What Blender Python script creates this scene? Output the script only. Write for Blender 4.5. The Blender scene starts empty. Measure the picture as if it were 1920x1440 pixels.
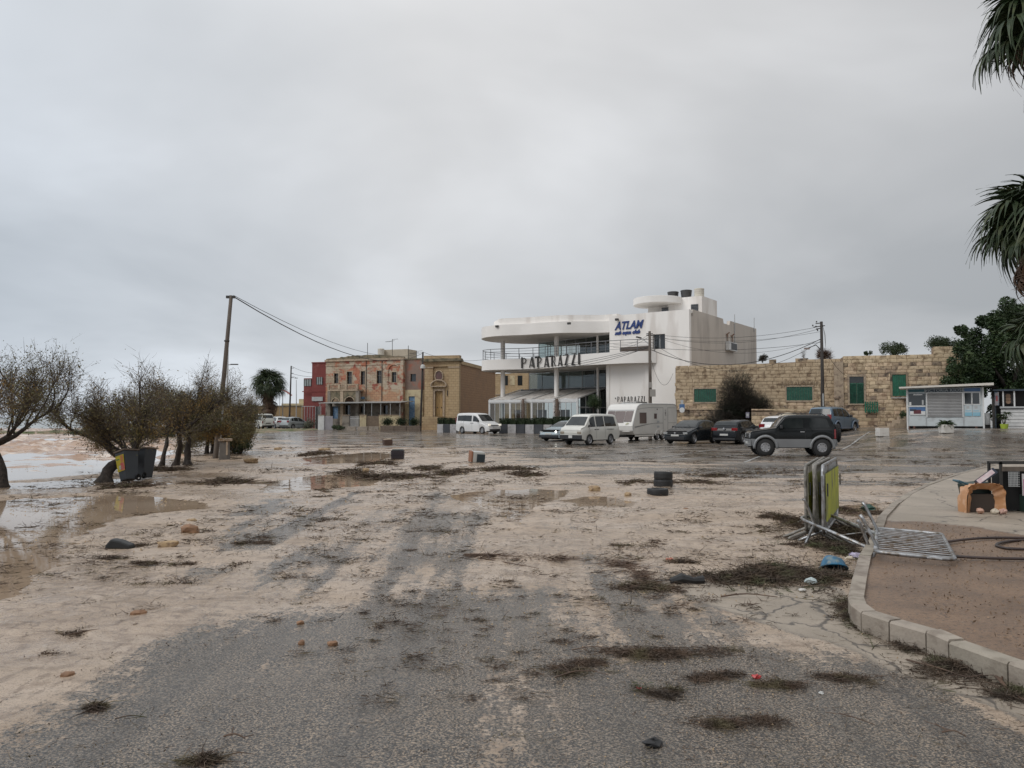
import bpy, bmesh, math, random
import numpy as np
from mathutils import Vector, Matrix

random.seed(7)
RNG = np.random.default_rng(11)
R = math.radians
SC = bpy.context.scene
COL = SC.collection

# ------------------------------------------------------------------ camera, sky, sun, exposure
CAM_H, TILT, FPX = 1.6, 2.502, 1442.0
cam_d = bpy.data.cameras.new('camera')
cam = bpy.data.objects.new('camera', cam_d)
COL.objects.link(cam)
cam.location = (0, 0, CAM_H)
cam.rotation_euler = (R(90 + TILT), 0, 0)
cam_d.sensor_width = 36
cam_d.lens = FPX / 1920 * 36
cam_d.clip_end = 6000
cam_d.clip_start = 0.05
SC.camera = cam

SUN_EL, SUN_AZ = 42.0, -118.0      # azimuth from +Y towards +X
sun_d = bpy.data.lights.new('sun', 'SUN')
sun_d.energy = 1.15
sun_d.angle = R(28)
sun_d.color = (1.0, 0.965, 0.92)
sun = bpy.data.objects.new('sun', sun_d)
COL.objects.link(sun)
_sd = Vector((math.sin(R(SUN_AZ)) * math.cos(R(SUN_EL)), math.cos(R(SUN_AZ)) * math.cos(R(SUN_EL)), math.sin(R(SUN_EL))))
sun.rotation_euler = _sd.to_track_quat('Z', 'Y').to_euler()
sun.location = (-30, -20, 60)

world = bpy.data.worlds.new('World')
SC.world = world
world.use_nodes = True


def build_sky():
    nt = world.node_tree
    nt.nodes.clear()
    N, Lk = nt.nodes.new, nt.links.new
    out = N('ShaderNodeOutputWorld')
    tc = N('ShaderNodeTexCoord')
    sep = N('ShaderNodeSeparateXYZ')
    Lk(tc.outputs['Generated'], sep.inputs[0])
    # a cloud deck seen in perspective: direction divided by its height
    zc = N('ShaderNodeMath'); zc.operation = 'MAXIMUM'; zc.inputs[1].default_value = 0.0
    Lk(sep.outputs['Z'], zc.inputs[0])
    za = N('ShaderNodeMath'); za.operation = 'ADD'; za.inputs[1].default_value = 0.22
    Lk(zc.outputs[0], za.inputs[0])
    dx = N('ShaderNodeMath'); dx.operation = 'DIVIDE'
    dy = N('ShaderNodeMath'); dy.operation = 'DIVIDE'
    Lk(sep.outputs['X'], dx.inputs[0]); Lk(za.outputs[0], dx.inputs[1])
    Lk(sep.outputs['Y'], dy.inputs[0]); Lk(za.outputs[0], dy.inputs[1])
    cb = N('ShaderNodeCombineXYZ')
    Lk(dx.outputs[0], cb.inputs[0]); Lk(dy.outputs[0], cb.inputs[1])
    n1 = N('ShaderNodeTexNoise'); n1.inputs['Scale'].default_value = 0.72
    n1.inputs['Detail'].default_value = 5; n1.inputs['Roughness'].default_value = 0.5
    n1.inputs['Distortion'].default_value = 0.35
    Lk(cb.outputs[0], n1.inputs['Vector'])
    ramp = N('ShaderNodeValToRGB')
    e = ramp.color_ramp.elements
    e[0].position = 0.36; e[0].color = (0.465, 0.475, 0.487, 1)
    e[1].position = 0.64; e[1].color = (0.66, 0.667, 0.68, 1)
    m = ramp.color_ramp.elements.new(0.5); m.color = (0.55, 0.556, 0.566, 1)
    Lk(n1.outputs['Fac'], ramp.inputs[0])
    # the west (left) is clearer and bluer, the east (right) is under the darker cloud
    side = N('ShaderNodeMapRange'); side.inputs[1].default_value = -0.75; side.inputs[2].default_value = 0.75
    Lk(sep.outputs['X'], side.inputs[0])
    tint = N('ShaderNodeValToRGB')
    t = tint.color_ramp.elements
    t[0].position = 0.0; t[0].color = (0.93, 1.0, 1.08, 1)
    t[1].position = 1.0; t[1].color = (0.70, 0.70, 0.70, 1)
    tm = t.new(0.42); tm.color = (1.02, 1.015, 1.01, 1)
    Lk(side.outputs[0], tint.inputs[0])
    mul = N('ShaderNodeMix'); mul.data_type = 'RGBA'; mul.blend_type = 'MULTIPLY'; mul.inputs[0].default_value = 1
    Lk(ramp.outputs[0], mul.inputs[6]); Lk(tint.outputs[0], mul.inputs[7])
    # overcast sky: brighter towards the zenith, a thin bright band low down
    el = N('ShaderNodeMapRange'); el.inputs[1].default_value = 0.0; el.inputs[2].default_value = 1.0
    Lk(zc.outputs[0], el.inputs[0])
    er = N('ShaderNodeValToRGB')
    q = er.color_ramp.elements
    q[0].position = 0.0; q[0].color = (0.97, 1.0, 1.03, 1)
    q[1].position = 1.0; q[1].color = (1.75, 1.75, 1.75, 1)
    a = q.new(0.12); a.color = (0.88, 0.905, 0.93, 1)
    b = q.new(0.45); b.color = (1.08, 1.08, 1.08, 1)
    Lk(el.outputs[0], er.inputs[0])
    mul2 = N('ShaderNodeMix'); mul2.data_type = 'RGBA'; mul2.blend_type = 'MULTIPLY'; mul2.inputs[0].default_value = 1
    Lk(mul.outputs[2], mul2.inputs[6]); Lk(er.outputs[0], mul2.inputs[7])
    bg = N('ShaderNodeBackground'); bg.inputs[1].default_value = 1.27
    Lk(mul2.outputs[2], bg.inputs[0])
    sky = N('ShaderNodeTexSky'); sky.sky_type = 'NISHITA'; sky.sun_disc = False
    sky.sun_elevation = R(SUN_EL); sky.sun_rotation = R(SUN_AZ)
    bg2 = N('ShaderNodeBackground'); bg2.inputs[1].default_value = 0.05
    Lk(sky.outputs[0], bg2.inputs[0])
    mx = N('ShaderNodeMixShader'); mx.inputs[0].default_value = 0.06
    Lk(bg.outputs[0], mx.inputs[1]); Lk(bg2.outputs[0], mx.inputs[2])
    Lk(mx.outputs[0], out.inputs[0])


build_sky()
SC.view_settings.view_transform = 'Standard'
SC.view_settings.look = 'None'
SC.view_settings.exposure = 0.0
SC.view_settings.gamma = 1.0
SC.view_settings.use_curve_mapping = False
SC.cycles.max_bounces = 6
SC.cycles.transparent_max_bounces = 8
SC.cycles.caustics_reflective = False
SC.cycles.caustics_refractive = False

# ------------------------------------------------------------------ measuring helpers
_c, _s = math.cos(R(TILT)), math.sin(R(TILT))


def ray(px, py):
    x, y = (px - 960) / FPX, (720 - py) / FPX
    k = _c - y * _s
    return x / k, (_s + y * _c) / k


def at(px, py, Y):
    a, b = ray(px, py)
    return Vector((a * Y, Y, CAM_H + b * Y))


def gp(px, py, z=0.0):
    a, b = ray(px, py)
    Y = (z - CAM_H) / b
    return (a * Y, Y)


class Frame:
    """A facade's own axes: x along it to the right, y away from the street."""
    def __init__(s, x, y, ang, z=0.0):
        s.o = (x, y); s.a = ang; s.z = z

    def hit(s, px, py, y0=0.0):
        a, b = ray(px, py)
        ca, sa = math.cos(s.a), math.sin(s.a)
        nx, ny = -sa, ca
        Y = (s.o[0] * nx + s.o[1] * ny + y0) / (a * nx + ny)
        X = a * Y
        return ((X - s.o[0]) * ca + (Y - s.o[1]) * sa, CAM_H + b * Y - s.z)


def ss(t):
    t = np.clip(t, 0, 1)
    return t * t * (3 - 2 * t)


# ------------------------------------------------------------------ numpy noise
_TAB = np.random.default_rng(3).random((256, 256))


def vnoise(x, y):
    xi, yi = np.floor(x).astype(int), np.floor(y).astype(int)
    fx, fy = x - xi, y - yi
    fx = fx * fx * (3 - 2 * fx); fy = fy * fy * (3 - 2 * fy)
    t = lambda a, b: _TAB[a % 256, b % 256]
    return (t(xi, yi) * (1 - fx) + t(xi + 1, yi) * fx) * (1 - fy) + (t(xi, yi + 1) * (1 - fx) + t(xi + 1, yi + 1) * fx) * fy


def fbm(x, y, o=4):
    v, a, n = 0, 0.5, 0
    for i in range(o):
        v = v + a * vnoise(x * 2 ** i + 17.3 * i, y * 2 ** i + 5.1 * i); n += a; a *= .5
    return v / n


def sdist(poly, X, Y):
    """signed distance to a polygon, negative inside"""
    p = np.array(poly, float)
    d = np.full(X.shape, 1e9); ins = np.zeros(X.shape, bool)
    for i in range(len(p)):
        a, b = p[i], p[(i + 1) % len(p)]
        ex, ey = b - a
        t = np.clip(((X - a[0]) * ex + (Y - a[1]) * ey) / (ex * ex + ey * ey + 1e-12), 0, 1)
        d = np.minimum(d, np.hypot(X - a[0] - t * ex, Y - a[1] - t * ey))
        c = ((a[1] > Y) != (b[1] > Y))
        with np.errstate(divide='ignore', invalid='ignore'):
            c &= X < (ex * (Y - a[1]) / (ey if abs(ey) > 1e-12 else 1e-12) + a[0])
        ins ^= c
    return np.where(ins, -d, d)


# ------------------------------------------------------------------ object helpers
def props(o, label=None, cat=None, group=None, kind=None):
    if label: o['label'] = label
    if cat: o['category'] = cat
    if group: o['group'] = group
    if kind: o['kind'] = kind
    return o


def thing(name, label, cat, loc=(0, 0, 0), rz=0.0, group=None):
    o = bpy.data.objects.new(name, None)
    o.empty_display_size = 0.3
    COL.objects.link(o)
    o.location = loc; o.rotation_euler = (0, 0, rz)
    return props(o, label, cat, group)


def link(name, me, mat=None, parent=None):
    if mat is not None and len(me.materials) == 0:
        me.materials.append(mat)
    o = bpy.data.objects.new(name, me)
    COL.objects.link(o)
    if parent is not None: o.parent = parent
    return o


def copy_tree(o, parent=None):
    c = o.copy(); COL.objects.link(c); c.parent = parent
    for ch in list(o.children): copy_tree(ch, c)
    return c


class MB:
    def __init__(s): s.v, s.f = [], []

    def add(s, vs, fs):
        n = len(s.v); s.v += [tuple(q) for q in vs]; s.f += [tuple(i + n for i in f) for f in fs]
        return s

    def box(s, x0, x1, y0, y1, z0, z1):
        return s.add([(x0, y0, z0), (x1, y0, z0), (x1, y1, z0), (x0, y1, z0), (x0, y0, z1), (x1, y0, z1), (x1, y1, z1), (x0, y1, z1)],
                     [(0, 3, 2, 1), (4, 5, 6, 7), (0, 1, 5, 4), (1, 2, 6, 5), (2, 3, 7, 6), (3, 0, 4, 7)])

    def obox(s, c, size, M3=None, taper=1.0):
        hx, hy, hz = size[0] / 2, size[1] / 2, size[2] / 2
        vs = []
        for z in (-1, 1):
            k = taper if z > 0 else 1
            for x, y in ((-1, -1), (1, -1), (1, 1), (-1, 1)):
                p = Vector((x * hx * k, y * hy * k, z * hz))
                if M3 is not None: p = M3 @ p
                vs.append(p + Vector(c))
        return s.add(vs, [(0, 3, 2, 1), (4, 5, 6, 7), (0, 1, 5, 4), (1, 2, 6, 5), (2, 3, 7, 6), (3, 0, 4, 7)])

    def prism(s, pts, z0, z1, bottom=True, top=True):
        n = len(pts)
        vs = [(x, y, z0) for x, y in pts] + [(x, y, z1) for x, y in pts]
        fs = [(i, (i + 1) % n, n + (i + 1) % n, n + i) for i in range(n)]
        if bottom: fs.append(tuple(range(n))[::-1])
        if top: fs.append(tuple(range(n, 2 * n)))
        return s.add(vs, fs)

    def prism_y(s, pts, y0, y1):
        """pts are (x,z); extruded along y"""
        n = len(pts)
        vs = [(x, y0, z) for x, z in pts] + [(x, y1, z) for x, z in pts]
        fs = [(i, (i + 1) % n, n + (i + 1) % n, n + i) for i in range(n)] + [tuple(range(n))[::-1], tuple(range(n, 2 * n))]
        return s.add(vs, fs)

    def tube(s, path, rad, n=6, caps=True):
        P = [Vector(p) for p in path]
        if not hasattr(rad, '__len__'): rad = [rad] * len(P)
        vs, fs = [], []
        up = Vector((0, 0, 1))
        t0 = (P[1] - P[0]).normalized()
        a = t0.cross(up)
        if a.length < 1e-3: a = t0.cross(Vector((1, 0, 0)))
        a.normalize()
        for i, p in enumerate(P):
            t = (P[min(i + 1, len(P) - 1)] - P[max(i - 1, 0)])
            if t.length < 1e-9: t = t0
            t = t.normalized()
            a = (a - t * a.dot(t))
            if a.length < 1e-6: a = t.orthogonal()
            a.normalize(); b = t.cross(a)
            for k in range(n):
                w = 2 * math.pi * k / n
                vs.append(p + (a * math.cos(w) + b * math.sin(w)) * rad[i])
        for i in range(len(P) - 1):
            for k in range(n):
                fs.append((i * n + k, i * n + (k + 1) % n, (i + 1) * n + (k + 1) % n, (i + 1) * n + k))
        if caps:
            fs.append(tuple(range(n))[::-1]); fs.append(tuple(range((len(P) - 1) * n, len(P) * n)))
        return s.add(vs, fs)

    def lathe(s, prof, n=24, c=(0, 0, 0), axis='z'):
        vs, fs = [], []
        for r, h in prof:
            for k in range(n):
                w = 2 * math.pi * k / n
                if axis == 'z': vs.append((c[0] + r * math.cos(w), c[1] + r * math.sin(w), c[2] + h))
                else: vs.append((c[0] + r * math.cos(w), c[1] + h, c[2] + r * math.sin(w)))
        for i in range(len(prof) - 1):
            for k in range(n):
                q = (i * n + k, i * n + (k + 1) % n, (i + 1) * n + (k + 1) % n, (i + 1) * n + k)
                fs.append(q if axis == 'z' else q[::-1])
        return s.add(vs, fs)

    def mesh(s, name='mesh', smooth=False):
        me = bpy.data.meshes.new(name)
        me.from_pydata(s.v, [], s.f)
        me.validate()
        if smooth: me.shade_smooth()
        return me

    def build(s, name, mat, parent=None, smooth=False, bevel=0.0):
        me = s.mesh(name, smooth)
        if bevel > 0:
            bm = bmesh.new(); bm.from_mesh(me)
            bmesh.ops.remove_doubles(bm, verts=bm.verts, dist=1e-5)
            es = [e for e in bm.edges if len(e.link_faces) == 2 and e.calc_face_angle(0) > R(25)]
            bmesh.ops.bevel(bm, geom=es, offset=bevel, segments=2, affect='EDGES', profile=0.6, clamp_overlap=True)
            bm.to_mesh(me); bm.free()
            if smooth: me.shade_smooth()
        return link(name, me, mat, parent)


def np_mesh(name, V, F, mat=None, parent=None, smooth=False):
    """V (n,3), F (m,k) arrays with constant k"""
    me = bpy.data.meshes.new(name)
    V = np.asarray(V, np.float32); F = np.asarray(F, np.int32)
    k = F.shape[1]
    me.vertices.add(len(V)); me.vertices.foreach_set('co', V.ravel())
    me.loops.add(F.size); me.loops.foreach_set('vertex_index', F.ravel())
    me.polygons.add(len(F))
    me.polygons.foreach_set('loop_start', np.arange(0, F.size, k, dtype=np.int32))
    me.polygons.foreach_set('loop_total', np.full(len(F), k, np.int32))
    if smooth: me.polygons.foreach_set('use_smooth', np.ones(len(F), bool))
    me.update(calc_edges=True)
    return link(name, me, mat, parent)


def text_mesh(txt, size, depth=0.02, bold=0.0, shear=0.0, spacing=1.0, align='CENTER'):
    cu = bpy.data.curves.new('lettering', 'FONT')
    cu.body = txt; cu.size = size; cu.extrude = depth / 2; cu.offset = bold; cu.shear = shear
    cu.space_character = spacing; cu.align_x = align; cu.align_y = 'CENTER'; cu.resolution_u = 2
    o = bpy.data.objects.new('lettering', cu)
    COL.objects.link(o)
    dg = bpy.context.evaluated_depsgraph_get()
    me = bpy.data.meshes.new_from_object(o.evaluated_get(dg))
    bpy.data.objects.remove(o)
    me.materials.clear()
    me.transform(Matrix.Rotation(R(90), 4, 'X'))
    return me


# ------------------------------------------------------------------ materials
def new_mat(name):
    m = bpy.data.materials.new(name)
    m.use_nodes = True
    nt = m.node_tree
    return m, nt, nt.nodes.new, nt.links.new, nt.nodes['Principled BSDF']


def M(name, c1, c2=None, scale=2.0, rough=0.6, rough2=None, bump=0.0, bscale=30.0, metal=0.0, spec=0.5, coat=0.0,
      stretch=(1, 1, 1), contrast=0.35, c3=None, s3=8.0, rnd=0.0, detail=5):
    m, nt, N, Lk, P = new_mat(name)
    P.inputs['Roughness'].default_value = rough
    P.inputs['Metallic'].default_value = metal
    P.inputs['Specular IOR Level'].default_value = spec
    P.inputs['Coat Weight'].default_value = coat
    P.inputs['Coat Roughness'].default_value = 0.08
    c2 = c2 or tuple(x * 0.8 for x in c1)
    geo = N('ShaderNodeNewGeometry')
    mp = N('ShaderNodeMapping'); mp.inputs['Scale'].default_value = stretch
    Lk(geo.outputs['Position'], mp.inputs[0])
    n = N('ShaderNodeTexNoise'); n.inputs['Scale'].default_value = scale; n.inputs['Detail'].default_value = detail
    Lk(mp.outputs[0], n.inputs['Vector'])
    r = N('ShaderNodeValToRGB')
    r.color_ramp.elements[0].position = 0.5 - contrast / 2; r.color_ramp.elements[0].color = (*c1, 1)
    r.color_ramp.elements[1].position = 0.5 + contrast / 2; r.color_ramp.elements[1].color = (*c2, 1)
    Lk(n.outputs['Fac'], r.inputs[0])
    colr = r.outputs[0]
    if c3:
        n3 = N('ShaderNodeTexNoise'); n3.inputs['Scale'].default_value = s3; n3.inputs['Detail'].default_value = 6
        Lk(mp.outputs[0], n3.inputs['Vector'])
        r3 = N('ShaderNodeMapRange'); r3.inputs[1].default_value = 0.5; r3.inputs[2].default_value = 0.66
        Lk(n3.outputs['Fac'], r3.inputs[0])
        mx = N('ShaderNodeMix'); mx.data_type = 'RGBA'
        Lk(r3.outputs[0], mx.inputs[0]); Lk(colr, mx.inputs[6]); mx.inputs[7].default_value = (*c3, 1)
        colr = mx.outputs[2]
    if rnd:
        oi = N('ShaderNodeObjectInfo')
        mr = N('ShaderNodeMapRange'); mr.inputs[3].default_value = 1 - rnd; mr.inputs[4].default_value = 1 + rnd * 0.7
        Lk(oi.outputs['Random'], mr.inputs[0])
        hs = N('ShaderNodeHueSaturation'); Lk(mr.outputs[0], hs.inputs['Value'])
        mr2 = N('ShaderNodeMapRange'); mr2.inputs[3].default_value = 0.492; mr2.inputs[4].default_value = 0.506
        ml = N('ShaderNodeMath'); ml.operation = 'FRACT'
        mm = N('ShaderNodeMath'); mm.operation = 'MULTIPLY'; mm.inputs[1].default_value = 7.31
        Lk(oi.outputs['Random'], mm.inputs[0]); Lk(mm.outputs[0], ml.inputs[0]); Lk(ml.outputs[0], mr2.inputs[0])
        Lk(mr2.outputs[0], hs.inputs['Hue']); Lk(colr, hs.inputs['Color'])
        colr = hs.outputs[0]
    Lk(colr, P.inputs['Base Color'])
    if rough2 is not None:
        rr = N('ShaderNodeMapRange'); rr.inputs[1].default_value = 0.35; rr.inputs[2].default_value = 0.65
        rr.inputs[3].default_value = rough; rr.inputs[4].default_value = rough2
        Lk(n.outputs['Fac'], rr.inputs[0]); Lk(rr.outputs[0], P.inputs['Roughness'])
    if bump > 0:
        nb = N('ShaderNodeTexNoise'); nb.inputs['Scale'].default_value = bscale; nb.inputs['Detail'].default_value = 4
        Lk(mp.outputs[0], nb.inputs['Vector'])
        bp = N('ShaderNodeBump'); bp.inputs['Strength'].default_value = bump; bp.inputs['Distance'].default_value = 0.02
        Lk(nb.outputs['Fac'], bp.inputs['Height']); Lk(bp.outputs[0], P.inputs['Normal'])
    return m


def glass_mat(name, tint, refl=0.10, rough=0.02, opacity=0.25):
    m, nt, N, Lk, P = new_mat(name)
    nt.nodes.remove(P)
    out = nt.nodes['Material Output']
    tr = N('ShaderNodeBsdfTransparent'); tr.inputs[0].default_value = (*tint, 1)
    gl = N('ShaderNodeBsdfGlossy'); gl.inputs['Roughness'].default_value = rough; gl.inputs[0].default_value = (0.9, 0.95, 0.95, 1)
    df = N('ShaderNodeBsdfDiffuse'); df.inputs[0].default_value = (0.14, 0.17, 0.17, 1)
    m1 = N('ShaderNodeMixShader'); m1.inputs[0].default_value = opacity
    Lk(tr.outputs[0], m1.inputs[1]); Lk(df.outputs[0], m1.inputs[2])
    fr = N('ShaderNodeFresnel'); fr.inputs[0].default_value = 1.5
    ad = N('ShaderNodeMath'); ad.operation = 'ADD'; ad.inputs[1].default_value = refl; ad.use_clamp = True
    Lk(fr.outputs[0], ad.inputs[0])
    m2 = N('ShaderNodeMixShader')
    Lk(ad.outputs[0], m2.inputs[0]); Lk(m1.outputs[0], m2.inputs[1]); Lk(gl.outputs[0], m2.inputs[2])
    Lk(m2.outputs[0], out.inputs[0])
    return m


def emis(name, c, s):
    m, nt, N, Lk, P = new_mat(name)
    P.inputs['Base Color'].default_value = (*c, 1)
    P.inputs['Emission Color'].default_value = (*c, 1)
    P.inputs['Emission Strength'].default_value = s
    return m


def masonry(name, c1, c2, mortar, bw=0.55, bh=0.27, msize=0.02, patches=None, ax=(1, 0), rough=0.85, dark=None, bump=0.5):
    """far ashlar: joints as material relief, blocks too small to tell apart"""
    m, nt, N, Lk, P = new_mat(name)
    P.inputs['Roughness'].default_value = rough
    geo = N('ShaderNodeNewGeometry')
    sep = N('ShaderNodeSeparateXYZ'); Lk(geo.outputs['Position'], sep.inputs[0])
    a1 = N('ShaderNodeMath'); a1.operation = 'MULTIPLY'; a1.inputs[1].default_value = ax[0]
    a2 = N('ShaderNodeMath'); a2.operation = 'MULTIPLY_ADD'; a2.inputs[1].default_value = ax[1]
    Lk(sep.outputs['X'], a1.inputs[0]); Lk(sep.outputs['Y'], a2.inputs[0]); Lk(a1.outputs[0], a2.inputs[2])
    cb = N('ShaderNodeCombineXYZ'); Lk(a2.outputs[0], cb.inputs[0]); Lk(sep.outputs['Z'], cb.inputs[1])
    br = N('ShaderNodeTexBrick')
    br.inputs['Scale'].default_value = 1.0
    br.inputs['Brick Width'].default_value = bw; br.inputs['Row Height'].default_value = bh
    br.inputs['Mortar Size'].default_value = msize; br.inputs['Mortar Smooth'].default_value = 0.3
    br.inputs['Color1'].default_value = (*c1, 1); br.inputs['Color2'].default_value = (*c2, 1)
    br.inputs['Mortar'].default_value = (*mortar, 1)
    Lk(cb.outputs[0], br.inputs['Vector'])
    colr = br.outputs['Color']
    for k, (pc, sc_, lo, hi) in enumerate(patches or []):
        n = N('ShaderNodeTexNoise'); n.inputs['Scale'].default_value = sc_; n.inputs['Detail'].default_value = 7
        n.inputs['Roughness'].default_value = 0.6
        mp = N('ShaderNodeMapping'); mp.inputs['Location'].default_value = (k * 13.7, k * 3.1, k * 7.7)
        mp.inputs['Scale'].default_value = (1, 1, 1.5)
        Lk(geo.outputs['Position'], mp.inputs[0]); Lk(mp.outputs[0], n.inputs['Vector'])
        r = N('ShaderNodeMapRange'); r.inputs[1].default_value = lo; r.inputs[2].default_value = hi
        Lk(n.outputs['Fac'], r.inputs[0])
        mx = N('ShaderNodeMix'); mx.data_type = 'RGBA'
        Lk(r.outputs[0], mx.inputs[0]); Lk(colr, mx.inputs[6]); mx.inputs[7].default_value = (*pc, 1)
        colr = mx.outputs[2]
    Lk(colr, P.inputs['Base Color'])
    bp = N('ShaderNodeBump'); bp.inputs['Strength'].default_value = bump; bp.inputs['Distance'].default_value = 0.03
    bp.invert = True
    Lk(br.outputs['Fac'], bp.inputs['Height']); Lk(bp.outputs[0], P.inputs['Normal'])
    return m


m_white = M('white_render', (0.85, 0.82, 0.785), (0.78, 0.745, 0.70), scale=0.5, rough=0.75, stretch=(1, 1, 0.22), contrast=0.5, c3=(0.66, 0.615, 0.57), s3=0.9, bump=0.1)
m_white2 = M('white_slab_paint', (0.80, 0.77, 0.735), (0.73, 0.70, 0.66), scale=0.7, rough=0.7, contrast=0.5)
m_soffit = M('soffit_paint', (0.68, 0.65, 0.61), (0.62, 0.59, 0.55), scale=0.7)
m_paintwhite = M('white_metal_paint', (0.66, 0.66, 0.65), (0.56, 0.56, 0.55), rough=0.4, scale=4)
m_dark = M('black_rubber', (0.012, 0.012, 0.013), (0.02, 0.02, 0.02), rough=0.55, scale=8)
m_blackplastic = M('black_plastic', (0.015, 0.015, 0.017), (0.03, 0.03, 0.032), rough=0.4, scale=10)
m_steel = M('galvanised_steel', (0.42, 0.43, 0.44), (0.26, 0.26, 0.26), rough=0.38, metal=0.75, scale=14, c3=(0.16, 0.13, 0.10), s3=11)
m_rail = M('rail_steel', (0.20, 0.20, 0.21), (0.14, 0.14, 0.14), rough=0.4, metal=0.6)
m_frame = M('window_frame_grey', (0.42, 0.43, 0.43), (0.36, 0.37, 0.37), rough=0.45)
m_glass = glass_mat('building_glass', (0.50, 0.55, 0.54), refl=0.03, opacity=0.06)
m_glass_clear = glass_mat('clear_glass', (0.72, 0.80, 0.79), refl=0.05, opacity=0.15)
m_darkglass = M('dark_window', (0.018, 0.022, 0.024), (0.028, 0.032, 0.034), rough=0.06, spec=0.7, scale=0.5)
m_carglass = M('car_glass', (0.012, 0.015, 0.016), (0.03, 0.034, 0.034), rough=0.04, spec=0.5, scale=2)
m_interior = M('interior_wall', (0.12, 0.12, 0.12), (0.08, 0.08, 0.08), scale=1)  # dark colour stands in for the dimness of rooms behind the glass
m_bark = M('bark', (0.055, 0.042, 0.034), (0.022, 0.017, 0.014), rough=0.9, scale=14, bump=0.8, bscale=25)
m_letter = M('letter_dark', (0.03, 0.028, 0.027), (0.05, 0.045, 0.04), rough=0.6)
m_blue = M('logo_blue', (0.015, 0.045, 0.19), (0.012, 0.035, 0.15), rough=0.5)
m_cable = M('cable_black', (0.02, 0.02, 0.02), rough=0.6)
m_pole = M('pole_timber', (0.13, 0.105, 0.085), (0.07, 0.057, 0.048), rough=0.85, scale=6, stretch=(1, 1, 0.2), bump=0.4)
m_poledark = M('pole_dark_timber', (0.045, 0.037, 0.032), (0.03, 0.025, 0.022), rough=0.8, scale=6)
# ------------------------------------------------------------------ ground
def W(pts, z=0.0):
    return [gp(x, y, z) for x, y in pts]


KERB_NEAR_OUT = [(1628, 1012), (1609.7, 1040), (1598.6, 1079), (1589.4, 1116.4), (1594, 1131.7), (1614, 1147), (1666.7, 1163.6), (1736, 1183), (1778, 1201), (1889, 1240), (1990, 1275)]
kerb_line = [gp(1868, 869, .13), gp(1793, 887, .13), gp(1732, 908, .13), gp(1700, 923, .13), gp(1672, 943, .13), gp(1646, 968, .14)] + [gp(x, y, .15) for x, y in KERB_NEAR_OUT]
kerb_line = [gp(2080, 843, .13)] + kerb_line + [(kerb_line[-1][0] + 2.2, kerb_line[-1][1] - 0.9)]
raised_poly = kerb_line + [(16, 2.0), (30, 2.0), (30, 20)]
dirt_poly = [kerb_line[i] for i in range(6, len(kerb_line))] + [(16, 2.5)] + W([(2400, 1040), (1920, 1003), (1820, 985), (1740, 977), (1650, 975)], .13)
WATER_EDGE = [(-60, 17.2), (-16, 17.6), (-12.9, 18.9), (-12.0, 20.2), (-11.6, 22.6), (-12.3, 26.5), (-13.2, 31), (-17, 40), (-22, 52), (-34, 72), (-60, 110), (-700, 1600), (-4000, 1600), (-4000, 17.2)]
PUDDLES = [
    W([(-120, 938), (0, 934), (110, 930), (200, 925), (300, 928), (400, 940), (420, 950), (330, 960), (240, 972), (190, 992), (130, 1030), (90, 1075), (30, 1130), (-120, 1180)]),
    W([(-60, 905), (60, 901), (130, 897), (210, 892), (262, 897), (300, 905), (200, 911), (90, 915), (0, 918), (-60, 920)]),
    W([(270, 904), (400, 901), (560, 900), (565, 905), (400, 908), (280, 909)]),
    W([(838, 926), (895, 918), (1000, 914), (1062, 917), (1072, 928), (1030, 942), (1010, 955), (1000, 987), (962, 983), (900, 955)]),
    W([(1030, 936), (1120, 928), (1220, 940), (1180, 950), (1090, 948)]),
    W([(1560, 945), (1640, 940), (1668, 950), (1640, 972), (1612, 980), (1580, 960)]),
    W([(470, 915), (560, 892), (650, 886), (720, 893), (700, 907), (600, 916), (500, 925)]),
    W([(1110, 962), (1180, 958), (1190, 968), (1120, 975)]),
    W([(560, 858), (690, 846), (760, 850), (700, 866), (600, 870)]),
]
POOL_Z = -0.022


def zbase(X, Y):
    X = np.asarray(X, float); Y = np.asarray(Y, float)
    z = 0.95 * ss((X - 13) / 14) * ss((Y - 32) / 13)
    z = z + 0.15 * ss((Y - 50) / 18) * ss((16 - X) / 5)
    return z


def raise_of(X, Y):
    d = sdist(raised_poly, X, Y)
    return 0.12 * (d < -0.08)


def zg(x, y):
    X = np.array([float(x)]); Y = np.array([float(y)])
    return float(zbase(X, Y)[0] + raise_of(X, Y)[0])


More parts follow.
